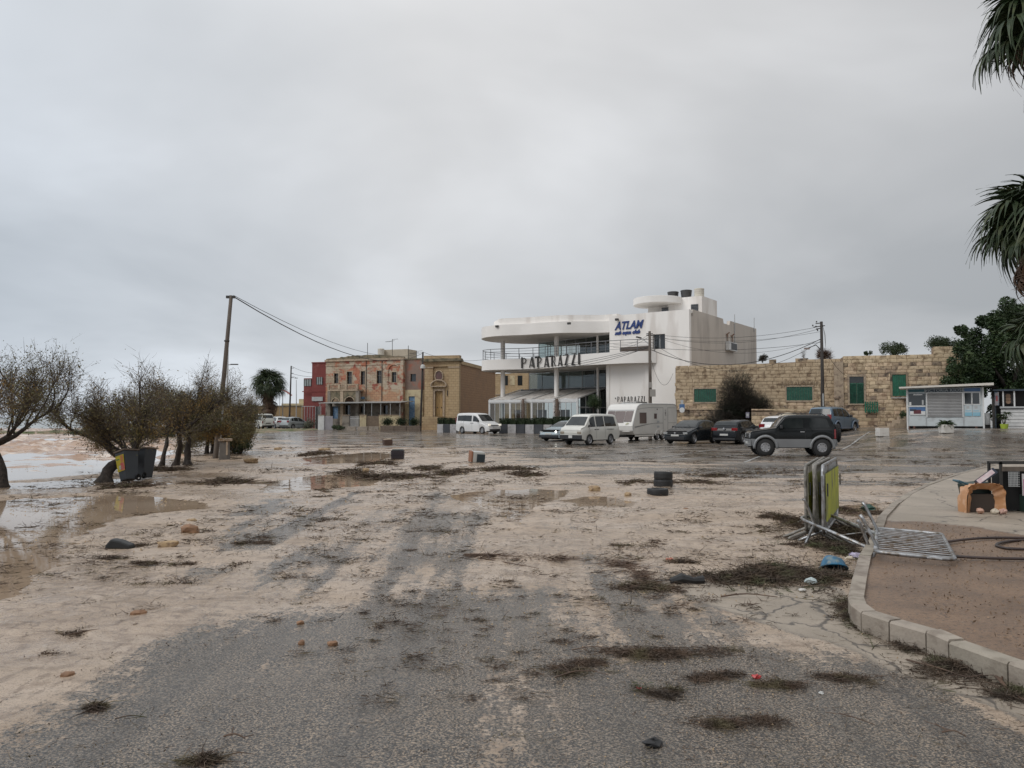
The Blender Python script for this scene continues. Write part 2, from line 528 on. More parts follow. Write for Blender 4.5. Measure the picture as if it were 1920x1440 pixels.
def terrain():
    nr, ncl = 620, 620
    rows = np.concatenate([np.linspace(-6, 2.0, 24)[:-1], np.geomspace(2.0, 120, nr - 60), np.geomspace(121, 1600, 37)])
    u = np.linspace(-1, 1, ncl); u = np.sign(u) * (0.72 * np.abs(u) + 0.6 * np.abs(u) ** 4)
    wid = np.maximum(rows, 0) + 4.0
    Y = np.repeat(rows[:, None], ncl, 1); X = u[None, :] * wid[:, None]
    sh = X.shape
    Xf, Yf = X.ravel(), Y.ravel()
    z = zbase(Xf, Yf)
    near = np.hypot(Xf, Yf) < 160
    rd = np.full(Xf.shape, 99.0); dd = rd.copy(); wd = rd.copy()
    rd = sdist(raised_poly, Xf, Yf); wd = sdist(WATER_EDGE, Xf, Yf); dd = sdist(dirt_poly, Xf, Yf)
    raised = rd < -0.08
    # masks -------------------------------------------------
    fade = ss((170 - Yf) / 60)
    nz = fbm(Xf * .9, Yf * .9, 5) - .5
    streak = fbm(Xf * 3.2 + 0.10 * Yf, Yf * .13, 4) - .5      # tyre tracks and flow lines
    flow = fbm(Xf * .35, Yf * 1.3 + 0.12 * Xf, 4) - .5
    sand = np.full(Xf.shape, 1.0)
    fore = W([(-900, 1385), (0, 1325), (200, 1268), (330, 1215), (430, 1160), (560, 1120), (700, 1104), (850, 1096), (980, 1070), (1080, 1035), (1240, 1090), (1350, 1140), (1600, 1222), (1920, 1345), (2500, 1600), (2500, 3200), (-2500, 3200)])
    veil = W([(300, 1190), (420, 1080), (380, 1010), (470, 940), (640, 925), (826, 924), (1000, 985), (1240, 1090), (1100, 1180), (700, 1200), (470, 1215)])
    park = W([(380, 806), (440, 822), (560, 834), (700, 838), (900, 840), (1040, 856), (1170, 880), (1350, 896), (1520, 905), (1740, 905), (1800, 880), (2300, 860), (2600, 790), (900, 789), (380, 789)])
    d1 = sdist(fore, Xf, Yf); d2 = sdist(veil, Xf, Yf); d3 = sdist(park, Xf, Yf)
    a_fore = ss((-d1 + nz * 1.8 + streak * 1.3) / 2.2 + .45)
    a_veil = ss((-d2 + nz * 2.0) / 1.0 + .5)
    a_park = ss((-d3 + flow * 14 + nz * 5) / 5 + .5)
    sand = sand * (1 - a_veil * np.clip(.44 + streak * 1.5 + nz * 1.0, 0, .75))
    sand = np.minimum(sand, 1 - a_fore * np.clip(.93 + streak * 1.1 + nz * .4, 0, 1))
    sand = np.minimum(sand, 1 - a_park * np.clip(.82 + flow * 1.6, .35, 1))
    # hard edge of the asphalt along the drain line on the right of the road
    # light concrete apron
    apron = W([(1236, 1088), (1330, 1094), (1480, 1102), (1560, 1098), (1600, 1120), (1620, 1165), (1800, 1225), (2050, 1330), (2050, 1400), (1920, 1347), (1600, 1224), (1350, 1142)])
    d4 = sdist(apron, Xf, Yf)
    conc = ss((-d4 + nz * .25) / .12 + .5)
    conc = np.maximum(conc, ss((-rd - .05) / .05) * (dd > 0))
    dirt = (dd < 0) * 1.0
    sand = sand * (1 - conc)
    sand[raised] = 0
    bank = ss((-wd - 12) / 8)
    # height -------------------------------------------------
    h = (fbm(Xf * .22, Yf * .22, 3) - .5) * .050 + (fbm(Xf * 1.1, Yf * 1.1, 4) - .5) * .020
    rip = (fbm(Xf * 5.0 + 1.2 * Yf, Yf * 5.5, 3) - .5) * .034 + (fbm(Xf * 2.0 - .6 * Yf, Yf * 3.2, 3) - .5) * .034
    tracks = (vnoise((Xf * .8 - Yf * .35) * 3.6, Yf * .35) - .5) * .030
    zz = z + fade * (h * (.25 + .75 * sand) + (rip + tracks) * sand + .012 * sand)
    pud = np.zeros(Xf.shape)
    for p in PUDDLES:
        d = sdist(p, Xf, Yf)
        pud = np.maximum(pud, ss((-d + nz * .35) / .55 + .35))
    zz = zz - pud * .06
    zz = np.where(raised, z + .12 + (dirt * (fbm(Xf * 2, Yf * 2, 4) - .5) * .05), zz)
    deep = ss(-wd / 2.4)
    zz = zz * (1 - deep) + deep * (-.42)
    V = np.stack([Xf, Yf, zz], 1)
    idx = np.arange(sh[0] * sh[1]).reshape(sh)
    F = np.stack([idx[:-1, :-1], idx[:-1, 1:], idx[1:, 1:], idx[1:, :-1]], -1).reshape(-1, 4)
    o = np_mesh('ground', V, F, None, None, smooth=True)
    for nm, val in (('sand', sand), ('conc', conc), ('dirt', dirt)):
        a = o.data.attributes.new(nm, 'FLOAT', 'POINT')
        a.data.foreach_set('value', val.astype(np.float32))
    props(o, kind='structure')
    return o


def ground_mat():
    m, nt, N, Lk, P = new_mat('wet_ground')
    geo = N('ShaderNodeNewGeometry')
    pos = geo.outputs['Position']

    def noise(sc, det=5, stretch=None, rough=.55, loc=None):
        n = N('ShaderNodeTexNoise'); n.inputs['Scale'].default_value = sc; n.inputs['Detail'].default_value = det
        n.inputs['Roughness'].default_value = rough
        src = pos
        if stretch or loc:
            mp = N('ShaderNodeMapping')
            if stretch: mp.inputs['Scale'].default_value = stretch
            if loc: mp.inputs['Location'].default_value = loc
            Lk(pos, mp.inputs[0]); src = mp.outputs[0]
        Lk(src, n.inputs['Vector'])
        return n.outputs['Fac']

    def rng(src, a, b, c=0.0, d=1.0):
        r = N('ShaderNodeMapRange'); r.inputs[1].default_value = a; r.inputs[2].default_value = b
        r.inputs[3].default_value = c; r.inputs[4].default_value = d
        Lk(src, r.inputs[0]); return r.outputs[0]

    def math_(op, a, b):
        n = N('ShaderNodeMath'); n.operation = op
        for i, q in enumerate((a, b)):
            if isinstance(q, (int, float)): n.inputs[i].default_value = q
            else: Lk(q, n.inputs[i])
        return n.outputs[0]

    def mix(f, a, b):
        n = N('ShaderNodeMix'); n.data_type = 'RGBA'
        if isinstance(f, (int, float)): n.inputs[0].default_value = f
        else: Lk(f, n.inputs[0])
        for k, q in ((6, a), (7, b)):
            if isinstance(q, tuple): n.inputs[k].default_value = (*q, 1)
            else: Lk(q, n.inputs[k])
        return n.outputs[2]

    def attr(nm):
        a = N('ShaderNodeAttribute'); a.attribute_name = nm; return a.outputs['Fac']

    # asphalt: dark binder, paler stones, sand caught between them
    vor = N('ShaderNodeTexVoronoi'); vor.inputs['Scale'].default_value = 95; Lk(pos, vor.inputs['Vector'])
    hs = N('ShaderNodeSeparateColor'); Lk(vor.outputs['Color'], hs.inputs[0])
    stone = rng(hs.outputs[0], .55, 1.0)
    asp = mix(stone, (.040, .038, .036), (.165, .148, .128))
    asp = mix(rng(noise(.8, 6), .35, .7), asp, mix(stone, (.056, .052, .048), (.175, .155, .13)))
    grit = rng(noise(75, 3, rough=.7), .50, .60)
    gm = rng(noise(1.0, 6, (3.4, .16, 1)), .36, .60, .36, 1.0)
    asp = mix(math_('MULTIPLY', grit, gm), asp, (.36, .28, .205))
    # sand
    sa = mix(rng(noise(1.3, 8), .35, .65), (.46, .355, .262), (.36, .27, .19))
    sa = mix(rng(noise(7, 8, (1, 2.2, 1), rough=.65), .52, .70), sa, (.22, .155, .105))
    sa = mix(rng(noise(.35, 5, (1, 2.5, 1), loc=(9, 2, 0)), .48, .66), sa, (.46, .37, .29))
    sa = mix(rng(noise(90, 3), .56, .66), sa, (.18, .13, .09))
    sa = mix(rng(noise(22, 6, (1, 1.8, 1), rough=.7), .60, .68), sa, (.12, .085, .06))
    wv = noise(2.6, 9, (1.25, 2.1, 1), rough=.68, loc=(4, 4, 0))
    sa = mix(rng(wv, .50, .60, 0, .62), sa, (.21, .15, .105))
    sa = mix(rng(noise(5.5, 7, (2.2, .9, 1), rough=.62, loc=(1, 8, 0)), .55, .64, 0, .55), sa, (.145, .10, .07))
    sfac = attr('sand')
    edge = noise(9, 8, rough=.65)
    edge2 = noise(45, 4, rough=.6)
    s1 = math_('ADD', sfac, math_('MULTIPLY', math_('SUBTRACT', edge, .5), 1.2))
    s1 = math_('ADD', s1, math_('MULTIPLY', math_('SUBTRACT', edge2, .5), 1.3))
    s1 = math_('ADD', s1, math_('MULTIPLY', math_('SUBTRACT', noise(2.2, 9, (2.2, .35, 1), rough=.7, loc=(2, 5, 0)), .5), 1.15))
    sm = rng(s1, .40, .60)
    col = mix(sm, asp, sa)
    # concrete
    co = mix(rng(noise(1.1, 7), .35, .65), (.37, .31, .245), (.27, .225, .175))
    co = mix(rng(noise(30, 5), .56, .70), co, (.24, .20, .16))
    cr = N('ShaderNodeTexVoronoi'); cr.feature = 'DISTANCE_TO_EDGE'; cr.inputs['Scale'].default_value = .75
    mpw = N('ShaderNodeMapping'); Lk(pos, mpw.inputs[0])
    nw = N('ShaderNodeTexNoise'); nw.inputs['Scale'].default_value = 3; nw.inputs['Detail'].default_value = 6; Lk(pos, nw.inputs['Vector'])
    vm = N('ShaderNodeVectorMath'); vm.operation = 'MULTIPLY_ADD'; vm.inputs[1].default_value = (.5, .5, 0)
    Lk(nw.outputs['Color'], vm.inputs[0]); Lk(mpw.outputs[0], vm.inputs[2]); Lk(vm.outputs[0], cr.inputs['Vector'])
    co = mix(rng(cr.outputs['Distance'], .004, .012, 1, 0), co, (.10, .085, .07))
    col = mix(attr('conc'), col, co)
    # soil of the raised bed
    di = mix(rng(noise(1.6, 7), .38, .62), (.215, .135, .082), (.145, .092, .058))
    di = mix(rng(noise(38, 5, rough=.7), .52, .62), di, (.085, .057, .04))
    di = mix(rng(noise(70, 3), .66, .72), di, (.36, .28, .20))
    col = mix(attr('dirt'), col, di)
    Lk(col, P.inputs['Base Color'])
    # wetness
    wet = rng(noise(.55, 6, (1, 2.0, 1), loc=(3, 7, 1)), .40, .60)
    r_as = rng(noise(.42, 5, (1, 1.6, 1), loc=(5, 1, 0)), .42, .60, .10, .36)
    rs = N('ShaderNodeMix'); Lk(sm, rs.inputs[0]); Lk(r_as, rs.inputs[2])
    rsand = rng(wet, 0, 1, .46, .10); Lk(rsand, rs.inputs[3])
    rc = N('ShaderNodeMix'); Lk(math_('MAXIMUM', attr('conc'), attr('dirt')), rc.inputs[0]); Lk(rs.outputs[0], rc.inputs[2]); rc.inputs[3].default_value = .5
    Lk(rc.outputs[0], P.inputs['Roughness'])
    # relief
    b1 = N('ShaderNodeBump'); b1.inputs['Strength'].default_value = .55; b1.inputs['Distance'].default_value = .012
    fade = N('ShaderNodeSeparateXYZ'); Lk(pos, fade.inputs[0])
    bs = rng(fade.outputs['Y'], 4, 45, .9, .15); Lk(bs, b1.inputs['Strength'])
    hsum = math_('ADD', math_('MULTIPLY', noise(120, 3, rough=.7), .5), math_('MULTIPLY', noise(14, 6), 1.3))
    Lk(hsum, b1.inputs['Height'])
    Lk(b1.outputs[0], P.inputs['Normal'])
    return m


ground = terrain()
ground.data.materials.append(ground_mat())


def water_mat(name, c1, c2, rough, bump, bscale, stretch=(1, 1, 1), foam=None):
    m, nt, N, Lk, P = new_mat(name)
    geo = N('ShaderNodeNewGeometry')
    n = N('ShaderNodeTexNoise'); n.inputs['Scale'].default_value = .5; n.inputs['Detail'].default_value = 6
    mp = N('ShaderNodeMapping'); mp.inputs['Scale'].default_value = stretch
    Lk(geo.outputs['Position'], mp.inputs[0]); Lk(mp.outputs[0], n.inputs['Vector'])
    r = N('ShaderNodeValToRGB'); r.color_ramp.elements[0].position = .35; r.color_ramp.elements[1].position = .65
    r.color_ramp.elements[0].color = (*c1, 1); r.color_ramp.elements[1].color = (*c2, 1)
    Lk(n.outputs['Fac'], r.inputs[0])
    colr = r.outputs[0]
    P.inputs['Roughness'].default_value = rough
    P.inputs['IOR'].default_value = 1.33
    if foam:
        nf = N('ShaderNodeTexNoise'); nf.inputs['Scale'].default_value = foam[0]; nf.inputs['Detail'].default_value = 9; nf.inputs['Roughness'].default_value = .7
        mf = N('ShaderNodeMapping'); mf.inputs['Scale'].default_value = (.55, 1.5, 1)
        Lk(geo.outputs['Position'], mf.inputs[0]); Lk(mf.outputs[0], nf.inputs['Vector'])
        fr = N('ShaderNodeMapRange'); fr.inputs[1].default_value = foam[1]; fr.inputs[2].default_value = foam[2]
        Lk(nf.outputs['Fac'], fr.inputs[0])
        mx = N('ShaderNodeMix'); mx.data_type = 'RGBA'; Lk(fr.outputs[0], mx.inputs[0]); Lk(colr, mx.inputs[6]); mx.inputs[7].default_value = (*foam[3], 1)
        colr = mx.outputs[2]
        rr = N('ShaderNodeMapRange'); rr.inputs[3].default_value = rough; rr.inputs[4].default_value = .7
        Lk(fr.outputs[0], rr.inputs[0]); Lk(rr.outputs[0], P.inputs['Roughness'])
    Lk(colr, P.inputs['Base Color'])
    nb = N('ShaderNodeTexNoise'); nb.inputs['Scale'].default_value = bscale; nb.inputs['Detail'].default_value = 3
    Lk(mp.outputs[0], nb.inputs['Vector'])
    bp = N('ShaderNodeBump'); bp.inputs['Strength'].default_value = bump; bp.inputs['Distance'].default_value = .02
    Lk(nb.outputs['Fac'], bp.inputs['Height']); Lk(bp.outputs[0], P.inputs['Normal'])
    return m


m_puddle = water_mat('muddy_puddle', (.29, .21, .145), (.38, .29, .21), .045, .05, 3.0)
pw = MB()
pw.add([(-40, 3, POOL_Z), (16.5, 3, POOL_Z), (16.5, 60, POOL_Z), (-40, 60, POOL_Z)], [(0, 1, 2, 3)])
props(pw.build('puddle_water', m_puddle), kind='structure')

# torrent of brown flood water on the left, and the sea behind it
def flood():
    Yr = np.concatenate([np.geomspace(17, 120, 330), np.geomspace(121, 1500, 40)])
    X = np.linspace(-1.0, -0.1, 300)
    YY = np.repeat(Yr[:, None], 300, 1); XX = X[None, :] * (YY + 6)
    Xf, Yf = XX.ravel(), YY.ravel()
    rough = ss((Yf - 21.5) / 3) * ss((150 - Yf) / 60) * (0.55 + .8 * ss((fbm(Xf * .12, Yf * .25, 3) - .42) / .15))
    w = (fbm(Xf * .7 + .3 * Yf, Yf * 1.5, 4) - .5)
    w2 = 1 - np.abs(fbm(Xf * .45, Yf * 1.1 + 5, 4) - .5) * 4
    z = -.10 + rough * (w * .42 + np.maximum(w2 - .4, 0) * .22)
    z = z - .6 * ss(sdist(WATER_EDGE, Xf, Yf) / .8)
    V = np.stack([Xf, Yf, z], 1)
    idx = np.arange(len(Xf)).reshape(XX.shape)
    F = np.stack([idx[:-1, :-1], idx[:-1, 1:], idx[1:, 1:], idx[1:, :-1]], -1).reshape(-1, 4)
    mm = water_mat('flood_water', (.47, .33, .24), (.33, .205, .135), .22, .6, 5, (1, 1.7, 1), foam=(.5, .52, .62, (.68, .60, .53)))
    props(np_mesh('flood_water', V, F, mm, None, True), kind='structure')


flood()
sea = MB(); sea.add([(-3000, 110, -.05), (-30, 110, -.05), (-60, 3000, -.05), (-3000, 3000, -.05)], [(0, 1, 2, 3)])
m_sea = water_mat('sea_water', (.20, .22, .21), (.30, .31, .29), .25, .5, .6, (.4, 2, 1), foam=(.12, .55, .68, (.6, .6, .58)))
props(sea.build('sea', m_sea), kind='structure')

# far bank with scrub, across the flood
def far_bank():
    Xa = np.linspace(-64, -19, 160); Ya = np.linspace(50, 100, 90)
    XX, YY = np.meshgrid(Xa, Ya)
    f = ss((fbm(XX * .06 + 3, YY * .10, 3) - .44) / .10) * ss((XX + 64) / 8) * ss((-20 - XX * 1 - (0)) / 4) * ss((YY - 52) / 6) * ss((100 - YY) / 6)
    z = -.35 + f * (.42 + .35 * fbm(XX * .5, YY * .5, 4))
    idx = np.arange(XX.size).reshape(XX.shape)
    F = np.stack([idx[:-1, :-1], idx[:-1, 1:], idx[1:, 1:], idx[1:, :-1]], -1).reshape(-1, 4)
    mm = M('bank_earth', (.24, .175, .12), (.12, .125, .055), scale=.35, rough=.9, contrast=.3, c3=(.06, .085, .03), s3=1.1)
    o = np_mesh('river_bank', np.stack([XX.ravel(), YY.ravel(), z.ravel()], 1), F, mm, None, True)
    props(o, kind='structure')


far_bank()

# kerb: stones laid along the line
m_kerb = M('kerb_stone', (.34, .295, .24), (.24, .205, .165), scale=3, rough=.7, c3=(.20, .165, .13), s3=6, bump=.3, bscale=40, rnd=.12)


def build_kerb():
    root = bpy.data.objects.new('kerb', None); COL.objects.link(root); props(root, kind='structure')
    P = [Vector((x, y, 0)) for x, y in kerb_line]
    # inward normals (the bed is on the right side of the line's run)
    n = len(P)
    nrm = []
    for i in range(n):
        t = (P[min(i + 1, n - 1)] - P[max(i - 1, 0)]).normalized()
        nrm.append(Vector((-t.y, t.x, 0)))
    for i in range(n - 1):
        L = (P[i + 1] - P[i]).length
        k = max(1, round(L / 0.85))
        for j in range(k):
            g = 0.006 / L
            a, b = j / k + g, (j + 1) / k - g
            jx = random.uniform(-.006, .006)
            pa = P[i].lerp(P[i + 1], a); pb = P[i].lerp(P[i + 1], b)
            na = nrm[i].lerp(nrm[i + 1], a); nb = nrm[i].lerp(nrm[i + 1], b)
            wdt = .12
            near = i >= 5
            top = (.15 if near else .13) + jx
            c = .015
            vs = []
            for (p, nn) in ((pa, na), (pb, nb)):
                zb = zg(p.x + nn.x * -.5, p.y + nn.y * -.5) if False else float(zbase(np.array([p.x]), np.array([p.y]))[0])
                zt_ = zb + top
                for off, zz in ((0, zb - .15), (0, zt_ - c), (c, zt_), (wdt, zt_), (wdt, zb - .15)):
                    q = p + nn * off
                    vs.append((q.x, q.y, zz))
            fs = [(q, q + 1, q + 6, q + 5) for q in range(4)] + [(4, 0, 5, 9), (0, 4, 3, 2, 1), (5, 6, 7, 8, 9)]
            MB().add(vs, fs).build('kerb_stone', m_kerb, root)


build_kerb()

# painted bay lines on the car park
m_line = M('road_paint', (.50, .49, .47), (.12, .115, .11), scale=5, rough=.4, contrast=.25)
bl = MB()
for (a, b) in [((1405, 852), (1270, 862)), ((1632, 831), (1575, 846)), ((1240, 858), (1350, 842)), ((1425, 856), (1395, 868)), ((1180, 850), (1240, 838)), ((1560, 868), (1640, 860))]:
    for q in range(6):
        pa = Vector((a[0] + (b[0] - a[0]) * q / 6, a[1] + (b[1] - a[1]) * q / 6, 0)); pb = Vector((a[0] + (b[0] - a[0]) * (q + 1) / 6, a[1] + (b[1] - a[1]) * (q + 1) / 6, 0))
        A, B = Vector((*gp(pa.x, pa.y), 0)), Vector((*gp(pb.x, pb.y), 0))
        d = (B - A).normalized(); nn = Vector((-d.y, d.x, 0)) * .05
        vs = []
        for p in (A - nn, B - nn, B + nn, A + nn):
            vs.append((p.x, p.y, float(zbase(np.array([p.x]), np.array([p.y]))[0]) + .016))
        bl.add(vs, [(0, 1, 2, 3)])
props(bl.build('parking_lines', m_line), kind='structure')
# ------------------------------------------------------------------ the white restaurant
RF = Frame(14.4, 62.0, R(-35.0), 0.12)


def curve_pts(ctrl, closed=False, k=8):
    """Catmull-Rom through control points"""
    P = [Vector(p) for p in ctrl]; out = []
    n = len(P)
    rng_ = range(n if closed else n - 1)
    for i in rng_:
        if closed: p0, p1, p2, p3 = P[(i - 1) % n], P[i], P[(i + 1) % n], P[(i + 2) % n]
        else: p0, p1, p2, p3 = P[max(i - 1, 0)], P[i], P[i + 1], P[min(i + 2, n - 1)]
        for j in range(k):
            t = j / k
            out.append(0.5 * ((2 * p1) + (-p0 + p2) * t + (2 * p0 - 5 * p1 + 4 * p2 - p3) * t * t + (-p0 + 3 * p1 - 3 * p2 + p3) * t ** 3))
    if not closed: out.append(P[-1])
    return out


# stroke alphabet of the tall art-deco lettering: filled polygons in a 1-high cell
def deco_letters(word, h, depth, wf=1.0):
    mb = MB(); x = 0
    G = {
        'P': (.50, [[(0, 0), (.15, 0), (.15, 1), (0, 1)],
                    [(.19, .93), (.33, .93), (.42, .86), (.46, .76), (.46, .62), (.42, .52), (.33, .44), (.19, .40), (.19, .46), (.31, .50), (.37, .56), (.40, .64), (.40, .74), (.37, .81), (.31, .87), (.19, .87)]]),
        'A': (.56, [[(.20, .98), (.36, .98), (.56, 0), (.39, 0), (.345, .25), (.24, .72)],
                    [(.19, .86), (.215, .74), (.06, 0), (0, 0)], [(.09, .20), (.34, .20), (.325, .27), (.105, .27)]]),
        'R': (.52, [[(0, 0), (.15, 0), (.15, 1), (0, 1)],
                    [(.19, .93), (.33, .93), (.42, .86), (.46, .76), (.46, .62), (.42, .52), (.34, .44), (.52, 0), (.46, 0), (.27, .46), (.34, .52), (.39, .62), (.40, .74), (.37, .81), (.31, .87), (.19, .87)]]),
        'Z': (.50, [[(.36, 1), (.50, 1), (.16, 0), (.01, 0)], [(.06, 1), (.35, 1), (.33, .94), (.06, .94)], [(.18, 0), (.46, 0), (.46, .06), (.20, .06)]]),
        'I': (.17, [[(.0, 0), (.17, 0), (.17, 1), (.0, 1)]]),
    }
    outs = []
    for ch in word:
        w, polys = G[ch]
        m2 = MB()
        for pl in polys:
            m2.prism_y([(px * h * wf, pz * h) for px, pz in pl], -depth / 2, depth / 2)
        outs.append((x, w * h * wf, m2))
        x += (w * wf + .27 * wf) * h
    return outs, x - .27 * wf * h


def restaurant():
    root = thing('restaurant', 'large white three storey seaside restaurant with wavy roof slab and curved balcony', 'restaurant', (RF.o[0], RF.o[1], RF.z), RF.a)
    Z0, Z1, Z2, Z3 = 0.0, 3.3, 6.2, 9.0

    def X(t): return -t
    # --- solid white wing (front wall, side wall) as separate wall slabs around a core
    core = MB()
    # front wall with the square window opening at second floor
    wx0, wz0 = RF.hit(1225, 655); wx1, wz1 = RF.hit(1248, 626)
    top = 10.25
    def wall_with_hole(mb, x0, x1, y0, y1, z0, z1, hx0, hx1, hz0, hz1):
        mb.box(x0, hx0, y0, y1, z0, z1); mb.box(hx1, x1, y0, y1, z0, z1)
        mb.box(hx0, hx1, y0, y1, z0, hz0); mb.box(hx0, hx1, y0, y1, hz1, z1)
    wall_with_hole(core, -3.95, 0, -0.12, .28, -0.5, top, wx0, wx1, wz0, wz1)
    core.box(-7.3, -3.95, 0, .28, -.5, top)
    core.box(-7.3, -6.95, .283, 9.9, -.5, 9.0)           # flank towards the terrace
    core.build('front_wall', m_white, root)
    sw = MB()
    prof = [(.285, -.5), (17.2, -.5), (17.2, 10.3), (9.6, 10.3), (9.4, 9.9), (7.9, 9.9), (7.75, 10.3), (.7, 10.32), (.65, 9.75), (.285, 9.72)]
    n = len(prof)
    sw.add([(-.3, y, z) for y, z in prof] + [(0, y, z) for y, z in prof], [(i, (i + 1) % n, n + (i + 1) % n, n + i) for i in range(n)] + [tuple(range(n))[::-1], tuple(range(n, 2 * n))])
    m_side = M('shaded_side_render', (.56, .51, .455), (.50, .45, .395), scale=.5, rough=.8, stretch=(1, 1, .3), contrast=.5, c3=(.40, .36, .32), s3=.7, bump=.1)  # darker than the front render: shade of this side put into its colour
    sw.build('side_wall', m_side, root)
    bk = MB(); bk.box(-19, -.303, 16.9, 17.2, -.5, 9.6); bk.box(-6.9, -.303, .29, 16.85, 9.35, 9.6)
    bk.build('back_wall', m_white, root)
    # window in the front wall
    w = MB(); w.box(wx0, wx1, .14, .17, wz0, wz1)
    wo = w.build('window', m_darkglass, root)
    fr = MB()
    for a, b in ((wx0, wx0 + .06), (wx1 - .06, wx1), ((wx0 + wx1) / 2 - .03, (wx0 + wx1) / 2 + .03)): fr.box(a, b, .09, .137, wz0, wz1)
    fr.build('window_frame', m_frame, wo)
    # --- small plinth wall at street, lighter column at terrace end
    c = MB(); c.box(-7.62, -7.302, -.05, .5, -.5, 6.2); c.build('corner_pier', m_white2, root)

    # --- slabs
    def slab(outline, z0, z1, name, mat):
        mb = MB(); mb.prism([(X(t), s) for t, s in outline], z0, z1); return mb.build(name, mat, root, smooth=False)
    bal_front = [(2.9, -.14), (3.6, -.75), (5.2, -1.25), (8, -1.15), (10.5, -.75), (13.3, .15), (16, .45), (18.5, -.25), (20.4, -.35), (21.6, .7), (21.9, 2.6), (21.0, 4.8), (19.4, 6.2), (18.2, 6.8)]
    bal = [(p.x, p.y) for p in curve_pts(bal_front)]
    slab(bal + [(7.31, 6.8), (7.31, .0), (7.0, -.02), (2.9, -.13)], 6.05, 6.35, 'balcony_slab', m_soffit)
    # parapet band round the balcony
    pb = MB()
    nn = len(bal); inner = []
    for i, (t, s) in enumerate(bal):
        a = Vector(bal[max(i - 1, 0)]); b = Vector(bal[min(i + 1, nn - 1)])
        d = (b - a).normalized(); nrm = Vector((-d.y, d.x))
        inner.append((t + nrm.x * .14, s + nrm.y * .14))
    vs, fs = [], []
    for (o_, i_) in zip(bal, inner):
        ox = Vector(o_) + (Vector(o_) - Vector(i_)).normalized() * .03
        vs += [(X(ox.x), ox.y, 6.0), (X(ox.x), ox.y, 6.98), (X(i_[0]), i_[1], 6.98), (X(i_[0]), i_[1], 6.36)]
    for i in range(nn - 1):
        for k in range(4):
            fs.append((i * 4 + k, i * 4 + (k + 1) % 4, (i + 1) * 4 + (k + 1) % 4, (i + 1) * 4 + k))
    fs += [(0, 1, 2, 3)[::-1], tuple((nn - 1) * 4 + k for k in range(4))]
    pb.add(vs, fs).build('balcony_parapet', m_white2, root)
    # railing: posts and four bars
    rl = [(t * 1.0, s) for t, s in [((a[0] + b[0]) / 2, (a[1] + b[1]) / 2) for a, b in zip(bal, inner)]]
    L = [0]
    for i in range(1, len(rl)): L.append(L[-1] + math.hypot(rl[i][0] - rl[i - 1][0], rl[i][1] - rl[i - 1][1]))
    def along(d):
        i = int(np.searchsorted(L, d)); i = max(1, min(i, len(L) - 1)); f = (d - L[i - 1]) / (L[i] - L[i - 1] + 1e-9)
        return (rl[i - 1][0] * (1 - f) + rl[i][0] * f, rl[i - 1][1] * (1 - f) + rl[i][1] * f)
    for zz in (7.22, 7.48, 7.72):
        mb = MB(); mb.tube([(X(t), s, zz) for t, s in rl], .013, 5); mb.build('railing_bar', m_rail, root)
    mb = MB(); mb.tube([(X(t), s, 7.97) for t, s in rl], .03, 6); mb.build('hand_rail', m_rail, root)
    d = .1
    while d < L[-1]:
        t, s = along(d)
        mb = MB(); mb.box(X(t) - .02, X(t) + .02, s - .02, s + .02, 6.6, 7.99); mb.build('railing_post', m_rail, root); d += 1.45
    # --- roof slab and fascia
    rf = [(7.3, 1.2), (8.6, 1.15), (10, .25), (11.6, -.75), (13.4, -1.1), (15.4, -1.35), (17.6, -1.9), (19.6, -1.55), (21.0, -.2), (21.7, 2.0), (21.2, 4.4), (19.6, 6.4), (17.4, 7.3), (15.5, 7.4)]
    roof = [(p.x, p.y) for p in curve_pts(rf)]
    slab(roof + [(7.31, 7.4)], 9.0, 10.02, 'roof_slab', m_white2)
    rf2 = [(t - (1.1 if t > 19 else .0) + (0 if t < 19 else 0), s + (.25 if t < 19.0 else .5)) for t, s in rf[:-4]] + [(18.8, 5.0), (16, 6.6)]
    roof2 = [(p.x, p.y) for p in curve_pts(rf2)]
    slab(roof2 + [(7.312, 6.6)], 10.023, 10.62, 'roof_parapet', m_white)
    cp = MB(); cp.box(-7.28, -.05, .29, 2.6, 10.0, 10.22); cp.build('roof_deck', m_white2, root)
    # --- columns
    for t, s, r_ in ((20.0, 1.9, .22), (13.6, 1.5, .22), (10.1, 3.0, .12)):
        for z0, z1 in ((-.5, 6.05), (6.36, 9.0)):
            mb = MB(); mb.lathe([(r_, z0), (r_, z1)], 20, (X(t), s, 0)); mb.build('column', m_white2, root, smooth=True)
